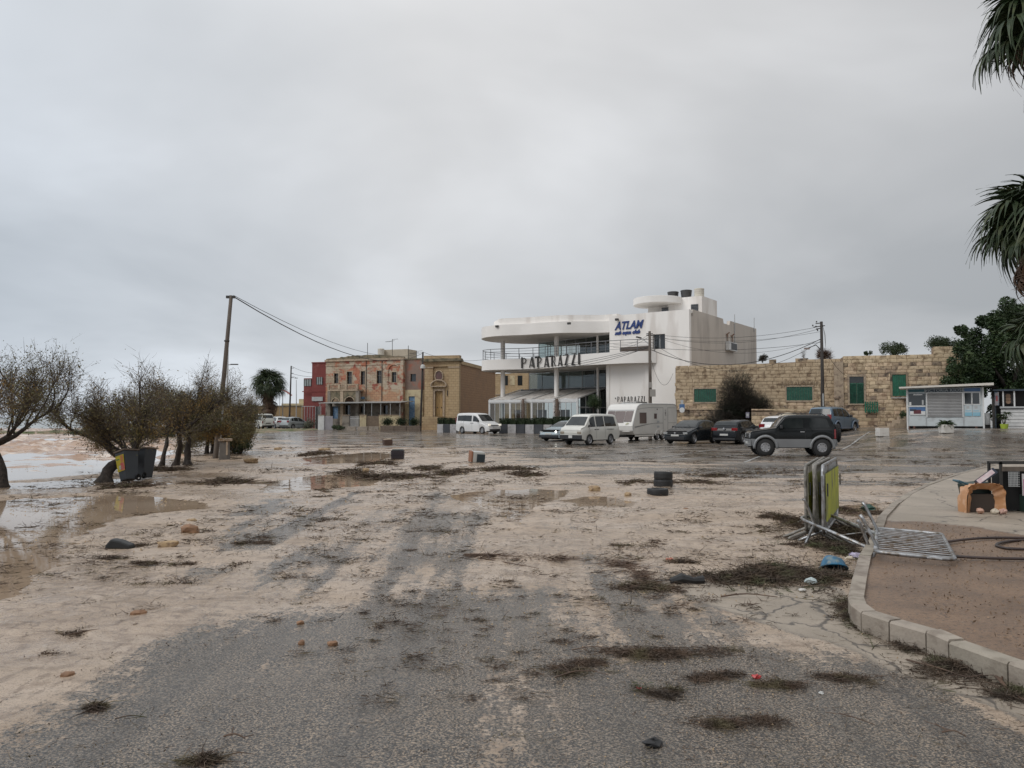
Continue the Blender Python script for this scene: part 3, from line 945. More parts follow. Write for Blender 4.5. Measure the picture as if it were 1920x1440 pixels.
    # --- glazing helper
    def glazing(name, p0, p1, z0, z1, n, mat, fm=m_frame, fw=.05):
        """upright panes between p0 and p1 (t,s), each pane a part with its own frame"""
        a, b = Vector((X(p0[0]), p0[1], 0)), Vector((X(p1[0]), p1[1], 0))
        d = (b - a).normalized(); nv = Vector((-d.y, d.x, 0))
        for i in range(n):
            q0 = a.lerp(b, i / n); q1 = a.lerp(b, (i + 1) / n)
            pn = MB(); 
            pn.add([q0 + d * fw / 2 + Vector((0, 0, z0)), q1 - d * fw / 2 + Vector((0, 0, z0)), q1 - d * fw / 2 + Vector((0, 0, z1)), q0 + d * fw / 2 + Vector((0, 0, z1))], [(0, 1, 2, 3)])
            po = pn.build(name, mat, root)
            f = MB()
            def bar(u, v, za, zb):
                c1 = (u + v) / 2; f.obox((c1.x, c1.y, (za + zb) / 2), ((v - u).length, .07, zb - za), Matrix.Rotation(math.atan2(d.y, d.x), 3, 'Z'))
            bar(q0 - d * fw / 2, q0 + d * fw / 2 - d * .001, z0, z1)
            if i == n - 1: bar(q1 - d * fw / 2, q1 + d * fw / 2, z0, z1)
            bar(q0 + d * fw / 2, q1 - d * fw / 2, z1 - .07, z1); bar(q0 + d * fw / 2, q1 - d * fw / 2, z0, z0 + .07)
            f.build('pane_frame', fm, po)
    # second floor
    glazing('glass_panel', (18.2, 5.6), (14.4, 4.6), 6.36, 9.0, 3, m_glass_clear)
    glazing('glass_panel', (18.2, 5.6), (18.0, 9.6), 6.36, 9.0, 2, m_glass_clear)
    glazing('glass_panel', (14.4, 4.6), (10.3, 3.2), 6.36, 9.0, 3, m_glass)
    glazing('glass_panel', (10.0, 3.0), (7.33, 2.2), 6.36, 9.0, 1, m_glass)
    # first floor
    glazing('glass_panel', (20.0, 6.6), (13.2, 5.6), 4.35, 6.05, 4, m_glass_clear)
    glazing('glass_panel', (13.2, 5.6), (7.33, 4.9), 4.35, 6.05, 4, m_glass)
    glazing('glass_panel', (20.0, 6.6), (19.9, 9.9), 4.35, 6.05, 2, m_glass_clear)
    # interior
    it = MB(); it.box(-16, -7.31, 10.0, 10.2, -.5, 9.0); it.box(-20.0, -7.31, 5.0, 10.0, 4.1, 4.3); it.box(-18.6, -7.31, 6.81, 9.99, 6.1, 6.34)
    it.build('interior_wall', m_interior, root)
    it = MB(); it.box(-18.6, -7.31, 7.41, 10.3, 8.98, 9.9); it.build('rear_roof', m_white2, root)
    cur = MB()
    for k in range(40):
        xx = -19.2 + k * .14
        cur.tube([(xx, 6.95, 4.36), (xx, 6.95, 6.0)], .065, 6)
    cur.build('curtain', M('curtain_cloth', (.42, .46, .43), (.36, .40, .38), rough=.9), root)
    mtc = M('terrace_chair', (.05, .045, .042), rough=.7)
    for k in range(5):
        fu = MB(); fu.box(-17.5 + k * 1.6, -16.9 + k * 1.6, 3.2, 3.8, 6.36, 7.15); fu.box(-17.5 + k * 1.6, -16.9 + k * 1.6, 3.75, 3.8, 7.15, 7.45); fu.build('terrace_bench', mtc, root)
    pl = MB(); pl.box(-6.0, -3.2, -.62, -.56, 6.7, 7.42)
    for k in range(24): pl.box(-5.95 + k * .115, -5.91 + k * .115, -.65, -.622, 6.75, 7.38)
    pl.build('lattice_screen', M('lattice_wood', (.15, .12, .10), rough=.8), root)
    # --- canopy terrace on the ground floor
    ct, cb_, cs0, cs1 = 10.5, 20.2, 0.0, 5.6
    zf, zb = 3.12, 4.28
    for i in range(4):
        a = 10.5 + i * (cb_ - ct) / 4; b = 10.5 + (i + 1) * (cb_ - ct) / 4
        m_ = (a + b) / 2
        cv = MB()
        vs = [(X(a), cs0, zf), (X(m_), cs0, zf + .10), (X(b), cs0, zf), (X(b), cs1, zb), (X(m_), cs1, zb + .04), (X(a), cs1, zb)]
        cv.add(vs + [(x, y, z - .03) for x, y, z in vs], [(0, 5, 4, 1), (1, 4, 3, 2), (6, 7, 10, 11), (7, 8, 9, 10), (0, 1, 7, 6), (1, 2, 8, 7)])
        cv.build('awning_panel', M('awning_fabric', (.62, .585, .54), (.54, .50, .46), scale=2, rough=.75, c3=(.42, .39, .36), s3=3) if i == 0 else bpy.data.materials['awning_fabric'], root)
    for i in range(5):
        a = 10.5 + i * (cb_ - ct) / 4
        mb = MB(); mb.tube([(X(a), cs0 - .05, zf + .06), (X(a), cs1, zb + .08)], .05, 6); mb.build('awning_rafter', m_paintwhite, root)
        mb = MB(); mb.box(X(a) - .07, X(a) + .07, cs0 - .07, cs0 + .07, -.5, zf + .02); mb.build('terrace_post', m_paintwhite, root)
    gt = MB(); gt.box(X(cb_) - .07, X(ct) + .07, cs0 - .09, cs0 - .072, zf - .22, zf + .03); gt.build('gutter', m_paintwhite, root)
    for i in range(4):
        a = 10.5 + i * (cb_ - ct) / 4; b = 10.5 + (i + 1) * (cb_ - ct) / 4
        glazing('terrace_pane', (b - .09, cs0), (a + .09, cs0), .05, zf - .23, 4, m_glass, m_paintwhite, .045)
    # glazed gable end of the terrace
    for i in range(4):
        s0 = cs0 + .1 + i * 1.37; s1 = s0 + 1.33
        za, zb2 = zf + (zb - zf) * s0 / cs1, zf + (zb - zf) * s1 / cs1
        g = MB(); g.add([(X(ct), s0, 2.45), (X(ct), s1, 2.45), (X(ct), s1, zb2 - .08), (X(ct), s0, za - .08)], [(0, 1, 2, 3)])
        g.build('gable_pane', m_glass_clear, root)
        g = MB(); g.add([(X(ct), s0, .05), (X(ct), s1, .05), (X(ct), s1, 2.38), (X(ct), s0, 2.38)], [(0, 1, 2, 3)])
        g.build('terrace_pane', m_glass, root)
        f = MB(); f.box(X(ct) - .03, X(ct) + .03, s1, s1 + .04, 0, zb2 - .05); f.build('terrace_mullion', m_paintwhite, root)
    f = MB(); f.box(X(ct) - .04, X(ct) + .04, .08, cs1, 2.38, 2.45); f.build('terrace_transom', m_paintwhite, root)
    # entrance between terrace and wall
    glazing('entrance_door', (10.4, 5.2), (7.64, 5.2), .05, 2.4, 3, M('teal_glass', (.05, .14, .15), (.07, .17, .18), rough=.08), m_paintwhite, .07)
    g = MB(); g.box(-10.4, -7.64, 5.2, 5.25, 2.5, 4.3); g.build('entrance_glass', m_glass_clear, root)
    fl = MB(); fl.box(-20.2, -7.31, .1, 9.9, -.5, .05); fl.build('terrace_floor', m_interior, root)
    # warm reflections come from the interior furniture: brick-coloured seats
    mse = M('seating_terracotta', (.42, .24, .17), (.34, .20, .15), rough=.8)
    for k in range(7): MB().box(-19.4 + k * 1.25, -18.5 + k * 1.25, 1.2, 1.6, .05, 1.4 + .8 * (k % 2)).build('terrace_seating', mse, root)
    # --- roof tower
    tw = MB(); tw.box(-3.1, -.02, 2.75, 6.3, 10.0, 11.72); tw.build('stair_tower', m_white, root)
    tk = MB(); tk.box(-5.2, -3.1, 3.3, 6.0, 10.0, 11.2); tk.build('roof_room', m_white, root)
    dc = MB(); dc.lathe([(0, 11.18), (2.08, 11.18), (2.1, 11.22), (2.1, 11.74), (2.06, 11.76), (0, 11.76)], 40, (-3.9, 2.5, 0)); dc.build('round_canopy', m_white2, root, smooth=False)
    for (p0, p1) in (((1241, 588), (1253, 576)), ((1296, 585), (1309, 570))):
        a = RF.hit(*p0, 2.74); b = RF.hit(*p1, 2.74)
        q = MB(); q.box(a[0], b[0], 2.70, 2.748, a[1] + .02, b[1]); wo = q.build('window', m_darkglass, root)
        q = MB()
        for k in range(5): q.box(a[0], b[0], 2.67, 2.698, a[1] + .04 + k * (b[1] - a[1]) / 5, a[1] + .07 + k * (b[1] - a[1]) / 5)
        q.build('louvre', m_rail, wo)
    # --- fittings of the side wall
    hx = lambda s: 0.03
    def side(px, py):
        # intersect with the side wall plane x=0
        a, b = ray(px, py); ca, sa = math.cos(RF.a), math.sin(RF.a)
        Y = (RF.o[0] * ca + RF.o[1] * sa) / (a * ca + sa); Xw = a * Y
        return (-(Xw - RF.o[0]) * sa + (Y - RF.o[1]) * ca, CAM_H + b * Y - RF.z)
    s0, z0 = side(1360, 657); s1, z1 = side(1375, 644)
    q = MB(); q.box(.03, .38, s0, s1, z0, z1); ac = q.build('air_conditioner', m_paintwhite, root, bevel=.03)
    q = MB(); q.box(.02, .40, s0 + .5, s1 - .15, z0 + .12, z1 - .1); q.build('fan_grille', m_blackplastic, ac)
    for (px, y0, y1) in ((1362, 626, 640), (1371, 629, 643)):
        a = side(px, y1); b = side(px, y0)
        q = MB(); q.tube([(.12, a[0], a[1]), (.12, a[0], b[1]), (.3, a[0], b[1] + .12)], .07, 8)
        q.box(.0, .14, a[0] - .12, a[0] + .12, b[1] - .1, b[1]); q.build('flue', M('rusty_flue', (.22, .12, .08), (.30, .26, .22), rough=.8) if y0 == 626 else bpy.data.materials['rusty_flue'], root)
    for (px, y0, y1) in ((1377, 590, 660), (1413, 596, 622)):
        a = side(px, y1); b = side(px, y0)
        q = MB(); q.tube([(.06, a[0], a[1]), (.06, a[0], b[1])], .035, 6); q.build('aerial_mast', m_frame, root)
    # flood lights on the fascia
    for px, py in ((940, 613), (1066, 606), (1157, 599)):
        a = RF.hit(px, py, -1.3 if px < 1100 else -.2)
        yy = -1.75 if px < 1000 else (-1.0 if px < 1100 else -.02)
        q = MB(); q.box(a[0] - .14, a[0] + .14, yy - .32, yy - .12, a[1] - .1, a[1] + .08); q.box(a[0] - .03, a[0] + .03, yy - .12, yy + .05, a[1] - .03, a[1] + .03)
        q.build('flood_light', m_letter, root)
    # --- lettering
    # tall deco name standing on the balcony edge
    a = RF.hit(969, 677, -.5); b = RF.hit(1093, 677, -.5)
    outs, wd = deco_letters('PAPARAZZI', 1.02, .06, 1.0)
    ta, tb = -a[0], -b[0]
    lx = [p[0] for p in bal]
    for (x, w_, m2) in outs:
        t = ta + (tb - ta) * (x + w_ / 2) / wd
        # nearest point of the balcony edge
        i = min(range(len(bal)), key=lambda i: (abs(bal[i][0] - t) if bal[i][1] < 2 else 99))
        p = Vector(bal[i]); q = Vector(bal[max(i - 1, 0)]); r_ = Vector(bal[min(i + 1, len(bal) - 1)])
        dd = (r_ - q); angl = math.atan2(dd.y, -dd.x)
        if abs(angl) > math.pi / 2: angl -= math.copysign(math.pi, angl)
        s_edge = p.y
        sc = abs(ta - tb) / wd
        me = m2.mesh('letter')
        me.transform(Matrix.Translation((-w_ / 2, 0, 0)))
        me.transform(Matrix.Diagonal((sc, 1, 1, 1)))
        me.transform(Matrix.Rotation(angl, 4, 'Z'))
        me.transform(Matrix.Translation((X(t), s_edge - .14, 6.10)))
        link('letter', me, m_letter, root)
    # name on the wall above the caravan
    a = RF.hit(1158, 753, 0); b = RF.hit(1209, 740, 0)
    outs, wd = deco_letters('PAPARAZZI', .45, .03)
    sc = (b[0] - a[0]) / wd
    for (x, w_, m2) in outs:
        me = m2.mesh('letter'); me.transform(Matrix.Diagonal((sc, 1, 1, 1)))
        me.transform(Matrix.Translation((a[0] + x * sc, -.02 if a[0] + x * sc < -3.95 else -.14, a[1] - .02))); link('letter', me, m_letter, root)
    for txt, px, py, sz in (('IL', 1154.5, 747, .16), ('RESTAURANT', 1184, 756, .19)):
        c_ = RF.hit(px, py, 0)
        me = text_mesh(txt, sz, .02, .006); me.transform(Matrix.Translation((c_[0], -.02, c_[1]))); link('lettering', me, m_letter, root)
    for px0, px1 in ((1160, 1172), (1195, 1208)):
        a = RF.hit(px0, 756, 0); b = RF.hit(px1, 756, 0)
        q = MB(); q.box(a[0], b[0], -.025 if px0 < 1190 else -.145, -.003 if px0 < 1190 else -.123, a[1] - .012, a[1] + .012); q.build('sign_rule', m_letter, root)
    # dive club sign, high on the wall
    c_ = RF.hit(1178.5, 611, 0)
    me = text_mesh('ATLAM', .94, .05, .028, .35, 1.0); me.transform(Matrix.Diagonal((.84, 1, 1, 1)))
    me.transform(Matrix.Rotation(R(-0.5), 4, 'Y')); me.transform(Matrix.Translation((c_[0], -.04, c_[1] + .03))); link('sign_lettering', me, m_blue, root)
    me = text_mesh('sub aqua club', .44, .05, .022, .35, 1.0); me.transform(Matrix.Diagonal((.98, 1, 1, 1)))
    me.transform(Matrix.Translation((c_[0] - .12, -.04, c_[1] - .56))); link('sign_lettering', me, m_blue, root)
    return root


restaurant()

# water tanks on the tower
def tank(px0, px1, ytop, ybot, s, mat, label, taper):
    a = RF.hit(px0, ybot, s); b = RF.hit(px1, ytop, s)
    r = (b[0] - a[0]) / 2; xc = (a[0] + b[0]) / 2
    ca, sa = math.cos(RF.a), math.sin(RF.a)
    wx, wy = RF.o[0] + xc * ca - s * sa, RF.o[1] + xc * sa + s * ca
    z0 = 11.72 + RF.z; h = b[1] + RF.z - z0
    t = thing('water_tank', label, 'water tank', (wx, wy, z0))
    mb = MB(); mb.lathe([(0, 0), (r * taper, 0), (r, h * .9), (r * 1.04, h * .91), (r * 1.04, h), (r * .9, h + .03), (0, h + .06)], 24); mb.build('tank_body', mat, t, smooth=False)
    mb = MB()
    for k in range(3): mb.lathe([(r * (taper + (1 - taper) * k / 3) + .012, h * (.2 + .22 * k)), (r * (taper + (1 - taper) * k / 3) + .02, h * (.2 + .22 * k) + .04)], 24)
    mb.build('tank_hoop', mat, t)


m_tank = M('black_tank', (.035, .035, .036), (.055, .052, .05), rough=.5)
m_tank2 = M('cream_tank', (.60, .56, .47), (.50, .46, .40), rough=.6)
tank(1252.5, 1271.5, 547, 559, 4.3, m_tank, 'black plastic water tank on the white tower, the one nearest the round canopy', .82)
tank(1277, 1296.5, 544, 557, 4.3, m_tank, 'black plastic water tank on the white tower, in the middle of the three', .82)
tank(1302.5, 1319.5, 541, 556, 4.0, m_tank2, 'cream straight sided water tank on the roof corner of the white tower', .98)

# ------------------------------------------------------------------ stone walls of separate blocks
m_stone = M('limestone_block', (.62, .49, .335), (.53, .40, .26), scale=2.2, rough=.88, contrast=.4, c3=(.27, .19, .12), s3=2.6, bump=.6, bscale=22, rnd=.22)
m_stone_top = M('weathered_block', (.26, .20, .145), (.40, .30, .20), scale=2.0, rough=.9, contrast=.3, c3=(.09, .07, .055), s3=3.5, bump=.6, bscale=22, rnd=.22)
m_mortar = M('old_mortar', (.33, .245, .165), (.23, .165, .11), scale=3, rough=.95)
BLOCKS = []


def block_meshes(mat, tag_):
    out = []
    r = random.Random(5)
    for k in range(5):
        e = .03
        j = lambda a: a + r.uniform(-.02, .02)
        vs = [(j(0), 1, j(0)), (j(1), 1, j(0)), (j(1), 1, j(1)), (j(0), 1, j(1)),
              (j(e * .6), .35, j(e)), (j(1 - e * .6), .35, j(e)), (j(1 - e * .6), .35, j(1 - e)), (j(e * .6), .35, j(1 - e)),
              (j(.5), r.uniform(.22, .34), j(.5))]
        fs = [(0, 1, 5, 4), (1, 2, 6, 5), (2, 3, 7, 6), (3, 0, 4, 7), (4, 5, 8), (5, 6, 8), (6, 7, 8), (7, 4, 8)]
        me = bpy.data.meshes.new('stone_block_' + tag_); me.from_pydata(vs, [], fs); me.materials.append(mat); out.append(me)
    return out


blk = block_meshes(m_stone, 'warm'); blk_top = block_meshes(m_stone_top, 'dark')


def stone_wall(root, x0, x1, z0, ztop, ch, openings, y=0.0, limit=290, lmin=.38, lmax=.72, seed=1, ragged_left=0.0, darkp=.15, depth=.10):
    """lay courses of blocks; ztop(x) gives the top; openings are (x0,x1,z0,z1)"""
    r = random.Random(seed); cnt = 0; extra = MB(); rows = []
    z = z0; row = 0
    ztmax = max(ztop(x0 + (x1 - x0) * k / 20) for k in range(21))
    while z < ztmax - .05:
        h = ch * r.uniform(.92, 1.08)
        spans = [(x0 + (r.uniform(0, ragged_left) if ragged_left else 0), x1)]
        for (a, b, c, d) in openings:
            if z + h > c + .04 and z < d - .04:
                new = []
                for s0, s1 in spans:
                    if b <= s0 or a >= s1: new.append((s0, s1)); continue
                    if a > s0: new.append((s0, a))
                    if b < s1: new.append((b, s1))
                spans = new
        for s0, s1 in spans:
            x = s0 - (0 if (row % 2) else 0)
            first = True
            while x < s1 - .02:
                l = r.uniform(lmin, lmax) * (.6 if first and row % 2 else 1); first = False
                if s1 - (x + l) < .16: l = s1 - x
                xm = x + l / 2
                if z + h * .6 < ztop(xm):
                    rows.append((x, z, l, h, r.random()))
                x += l
        z += h; row += 1
    for (x, z, l, h, q) in rows:
        g = .008
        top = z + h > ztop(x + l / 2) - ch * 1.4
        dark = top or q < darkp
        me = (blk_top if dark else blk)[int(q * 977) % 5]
        pr = r.uniform(.0, .035)
        if cnt < limit:
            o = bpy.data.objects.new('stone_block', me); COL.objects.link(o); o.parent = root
            o.location = (x + g / 2, y - depth - pr, z + g / 2); o.scale = (l - g, depth + pr, h - g); cnt += 1
        else:
            vs = [(x + g / 2 + v.co.x * (l - g), y - depth - pr + v.co.y * (depth + pr), z + g / 2 + v.co.z * (h - g)) for v in me.vertices]
            extra.add(vs, [tuple(p.vertices) for p in me.polygons])
    if extra.v:
        o = extra.build('stone_blocks', m_stone, root); props(o, kind='stuff')
    return cnt


m_green = M('green_shutter', (.018, .095, .058), (.012, .06, .042), scale=3, rough=.5, c3=(.03, .12, .08), s3=9)
m_green2 = M('bright_green_paint', (.02, .15, .085), (.015, .10, .06), scale=3, rough=.5)
m_trim = M('stone_trim', (.44, .35, .25), (.34, .26, .19), scale=2, rough=.85, c3=(.25, .19, .14), s3=5)


def stone_house_long():
    _a, _b = at(1265, 783, 60.3), at(1576, 783, 56.0)
    F = Frame(_a.x, _a.y, math.atan2(_b.y - _a.y, _b.x - _a.x), -.1)
    root = thing('stone_house', 'long single storey building of yellow limestone blocks with two dark green shutters', 'house', (F.o[0], F.o[1], F.z), F.a)
    L = F.hit(1576, 700)[0]
    zt0 = F.hit(1270, 688)[1]; zt1 = F.hit(1560, 674)[1]
    zt = lambda x: zt0 + (zt1 - zt0) * x / L + (.0)
    op = []
    for (p0, p1) in (((1302, 754), (1343, 729)), ((1475, 751), (1523, 725))):
        a = F.hit(*p0); b = F.hit(*p1); op.append((a[0], b[0], a[1], b[1]))
    stone_wall(root, 0, L, -.6, zt, .262, op, limit=296, seed=2, ragged_left=.18, depth=.12, darkp=.10)
    bkw = MB(); bkw.prism_y([(0.1, -.6), (L, -.6), (L, zt(L) - .06), (0.1, zt(0) - .06)], -.055, .5)
    bkw.box(0.12, .6, .5, 9, -.6, zt(0) - .3); bkw.box(L - .5, L, .5, 9, -.6, zt(L) - .3); bkw.box(.6, L - .5, .5, 9, zt(0) - .6, zt(0) - .35)
    bkw.build('wall_core', m_mortar, root)
    for (a, b, c, d) in op:
        s = MB()
        n = 10; w = (b - a) / n
        fr = MB(); e = .09
        fr.box(a - e, b + e, -.15, -.0, d, d + .12); fr.box(a - e, b + e, -.15, -.0, c - .12, c); fr.box(a - e, a, -.145, 0, c, d); fr.box(b, b + e, -.145, 0, c, d)
        sh = fr.build('shutter_frame', m_trim, root)
        for k in range(n):
            q = MB(); q.box(a + k * w + .008, a + (k + 1) * w - .008, -.10 - .012 * (k % 2), -.06, c, d); q.build('shutter_board', m_green, root)
    # faded painted name above the right shutter
    c_ = F.hit(1499, 719)
    m_faded = M('faded_paint', (.13, .10, .075), (.26, .19, .12), scale=9, rough=.95, contrast=.12)
    me = text_mesh('RESTAURANT', .42, .012, .0, 0, 1.02); me.transform(Matrix.Translation((c_[0], -.165, c_[1] - .02))); link('faded_lettering', me, m_faded, root)
    # parapet odd pieces
    q = MB(); a = F.hit(1450, 678); q.box(a[0] - .3, a[0] + .2, .0, .3, zt(a[0]) - .1, zt(a[0]) + .22); q.build('parapet_stub', m_stone_top, root)
    a = F.hit(1502, 676)
    q = MB(); q.box(a[0] - .4, a[0] + .5, .2, .6, zt(a[0]) - .1, zt(a[0]) + .22); q.build('parapet_stub', m_stone_top, root)
    # pier with round cap near the junction
    return root, F


shl, FL = stone_house_long()


def stone_house_right():
    _a, _b = at(1577, 783, 55.9), at(1800, 783, 53.6)
    F = Frame(_a.x, _a.y, math.atan2(_b.y - _a.y, _b.x - _a.x), .3)
    root = thing('stone_house', 'taller limestone block house with green louvred door and green shutter behind the kiosk', 'house', (F.o[0], F.o[1], F.z), F.a)
    L = F.hit(1806, 700)[0]
    z1 = F.hit(1590, 666)[1]; z2 = F.hit(1740, 661)[1]; z3 = F.hit(1760, 649)[1]
    xk = F.hit(1750, 700)[0]
    zt = lambda x: z3 if x > xk else z1 + (z2 - z1) * x / xk
    x0 = F.hit(1581, 700)[0]
    op = []
    for (p0, p1) in (((1593, 757), (1619, 706)), ((1673, 743), (1698, 702))):
        a = F.hit(*p0); b = F.hit(*p1); op.append((a[0], b[0], a[1], b[1]))
    stone_wall(root, x0, L, -.5, zt, .262, op, limit=296, seed=4, darkp=.26, depth=.12)
    bkw = MB(); bkw.box(x0 + .02, L, -.055, .5, -.6, min(z1, z2) - .1); bkw.box(xk, L, -.05, .5, min(z1, z2) - .1, z3 - .1)
    bkw.box(x0 + .02, x0 + .4, .5, 9, -.6, z1 - .1); bkw.box(x0 + .4, L, .5, 9, z1 - .6, z1 - .4)
    bkw.build('wall_core', m_mortar, root)
    q = MB(); q.box(F.hit(1563, 700)[0], x0 - .004, -.17, .5, -.5, F.hit(1575, 678)[1]); q.build('rendered_link_wall', m_trim, root)
    for i, (a, b, c, d) in enumerate(op):
        fr = MB(); e = .13
        fr.box(a - e, b + e, -.16, 0, d, d + .16); fr.box(a - e, a, -.155, 0, c, d); fr.box(b, b + e, -.155, 0, c, d)
        fr.box(a - e, b + e, -.2, 0, c - .10, c)
        fr.build('door_surround' if i == 0 else 'window_surround', m_trim if i == 0 else m_stone_top, root)
        if i == 0:
            q = MB(); q.box(a, b, -.06, -.04, d - .45, d); q.build('fanlight', m_darkglass, root)
            for s_ in (0, 1):
                xa = a + (b - a) * s_ / 2; xb = a + (b - a) * (s_ + 1) / 2
                q = MB(); q.box(xa + .01, xb - .01, -.08, -.05, c, d - .46); dr = q.build('door_leaf', m_green, root)
                for k in range(16):
                    q = MB(); zz = c + .08 + k * (d - c - .6) / 16; q.obox(((xa + xb) / 2, -.095, zz + .04), (xb - xa - .12, .03, .05), Matrix.Rotation(R(25), 3, 'X')); q.build('louvre_slat', m_green, dr)
        else:
            for s_ in (0, 1):
                xa = a + (b - a) * s_ / 2; xb = a + (b - a) * (s_ + 1) / 2
                q = MB(); q.box(xa + .01, xb - .01, -.09, -.05, c, d); dr = q.build('shutter', m_green2, root)
                for k in range(3):
                    q = MB(); xx = xa + .06 + k * (xb - xa) / 3; q.box(xx, xx + .05, -.12, -.092, c + .05, d - .05); q.build('shutter_batten', m_green2, dr)
            q = MB(); q.box(a - .1, b + .1, -.22, -.1, c - .14, c - .102); q.build('sill', m_paintwhite, root)
    return root, F


shr, FRt = stone_house_right()

# link between the two: a lower rendered pier and a round gate pillar
t = thing('gate_pillar', 'round limestone pillar with wide cap standing at the corner between the two stone houses', 'pillar', at(1570, 783, 49.5)[:2] + (.45,) if False else (at(1570, 783, 54.6).x, 54.6, .3))
hh = at(1570, 743, 54.6).z - .3
MB().lathe([(0, 0), (.17, 0), (.15, hh - .18), (0, hh - .18)], 16).build('shaft', m_trim, t, smooth=True)
MB().lathe([(0, hh - .18), (.24, hh - .18), (.26, hh - .08), (.18, hh), (0, hh)], 16).build('cap', m_stone_top, t)


def low_wall(name, p0, p1, ytop, Y0, Y1, label, seed):
    A = at(p0, 783, Y0); B = at(p1, 783, Y1)
    ang = math.atan2(B.y - A.y, B.x - A.x); L = math.hypot(B.x - A.x, B.y - A.y)
    z0 = -.1
    root = thing(name, label, 'wall', (A.x, A.y, z0), ang)
    zt = at(p0, ytop, Y0).z - z0; zt2 = at(p1, ytop, Y1).z - z0
    stone_wall(root, 0, L, 0, lambda x: zt + (zt2 - zt) * x / L, .262, [], limit=200, seed=seed, darkp=.08)
    mb = MB(); mb.box(.01, L - .01, -.05, .3, 0, min(zt, zt2) - .08); mb.build('wall_core', m_mortar, root)
    nb = int(L / 1.1)
    for k in range(nb):
        mb = MB(); mb.box(k * L / nb + .006, (k + 1) * L / nb - .006, -.15, .34, max(zt, zt2) - .02, max(zt, zt2) + .08); mb.build('coping_stone', m_stone, root)


low_wall('garden_wall', 1264, 1362, 768, 58.6, 57.2, 'low yellow stone garden wall between the caravan and the dark bush', 11)
low_wall('garden_wall', 1409, 1592, 769, 55.6, 53.6, 'low yellow stone garden wall behind the black off-roader and blue car', 12)

# ------------------------------------------------------------------ old town houses
m_red = masonry('red_painted_wall', (.19, .045, .04), (.165, .038, .034), (.13, .035, .032), 2.0, .9, .012, patches=[((.25, .10, .085), .5, .56, .75)], bump=.15)
_d = R(-20.7)
m_peel = masonry('peeling_painted_wall', (.43, .335, .24), (.36, .28, .20), (.22, .165, .12), .62, .30, .02,
                 patches=[((.40, .16, .095), .55, .50, .56), ((.27, .075, .05), .9, .53, .60), ((.45, .38, .29), .7, .52, .60), ((.15, .11, .085), 1.6, .60, .74)], ax=(math.cos(_d), math.sin(_d)))
m_peel2 = masonry('lower_peeling_wall', (.44, .27, .165), (.40, .22, .13), (.25, .14, .09), .62, .30, .02,
                  patches=[((.42, .34, .24), .6, .50, .60), ((.30, .085, .05), 1.3, .60, .68)], ax=(math.cos(_d), math.sin(_d)))
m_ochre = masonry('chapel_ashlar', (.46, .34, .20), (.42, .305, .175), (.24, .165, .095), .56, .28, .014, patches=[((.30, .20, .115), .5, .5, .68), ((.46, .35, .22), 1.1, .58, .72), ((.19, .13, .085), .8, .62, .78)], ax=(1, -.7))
m_greywall = M('grey_render', (.27, .24, .20), (.20, .175, .15), scale=.8, rough=.9, c3=(.12, .10, .085), s3=1.7)
m_cream = M('cream_render', (.55, .47, .30), (.46, .39, .25), scale=.8, rough=.9, c3=(.35, .27, .18), s3=1.6)
m_bluedoor = M('blue_door', (.12, .22, .36), (.08, .15, .26), scale=3, rough=.6, c3=(.20, .28, .36), s3=5)
m_parapet = M('lichen_parapet', (.25, .20, .135), (.13, .115, .075), scale=1.5, rough=.95, c3=(.08, .075, .05), s3=2.5)


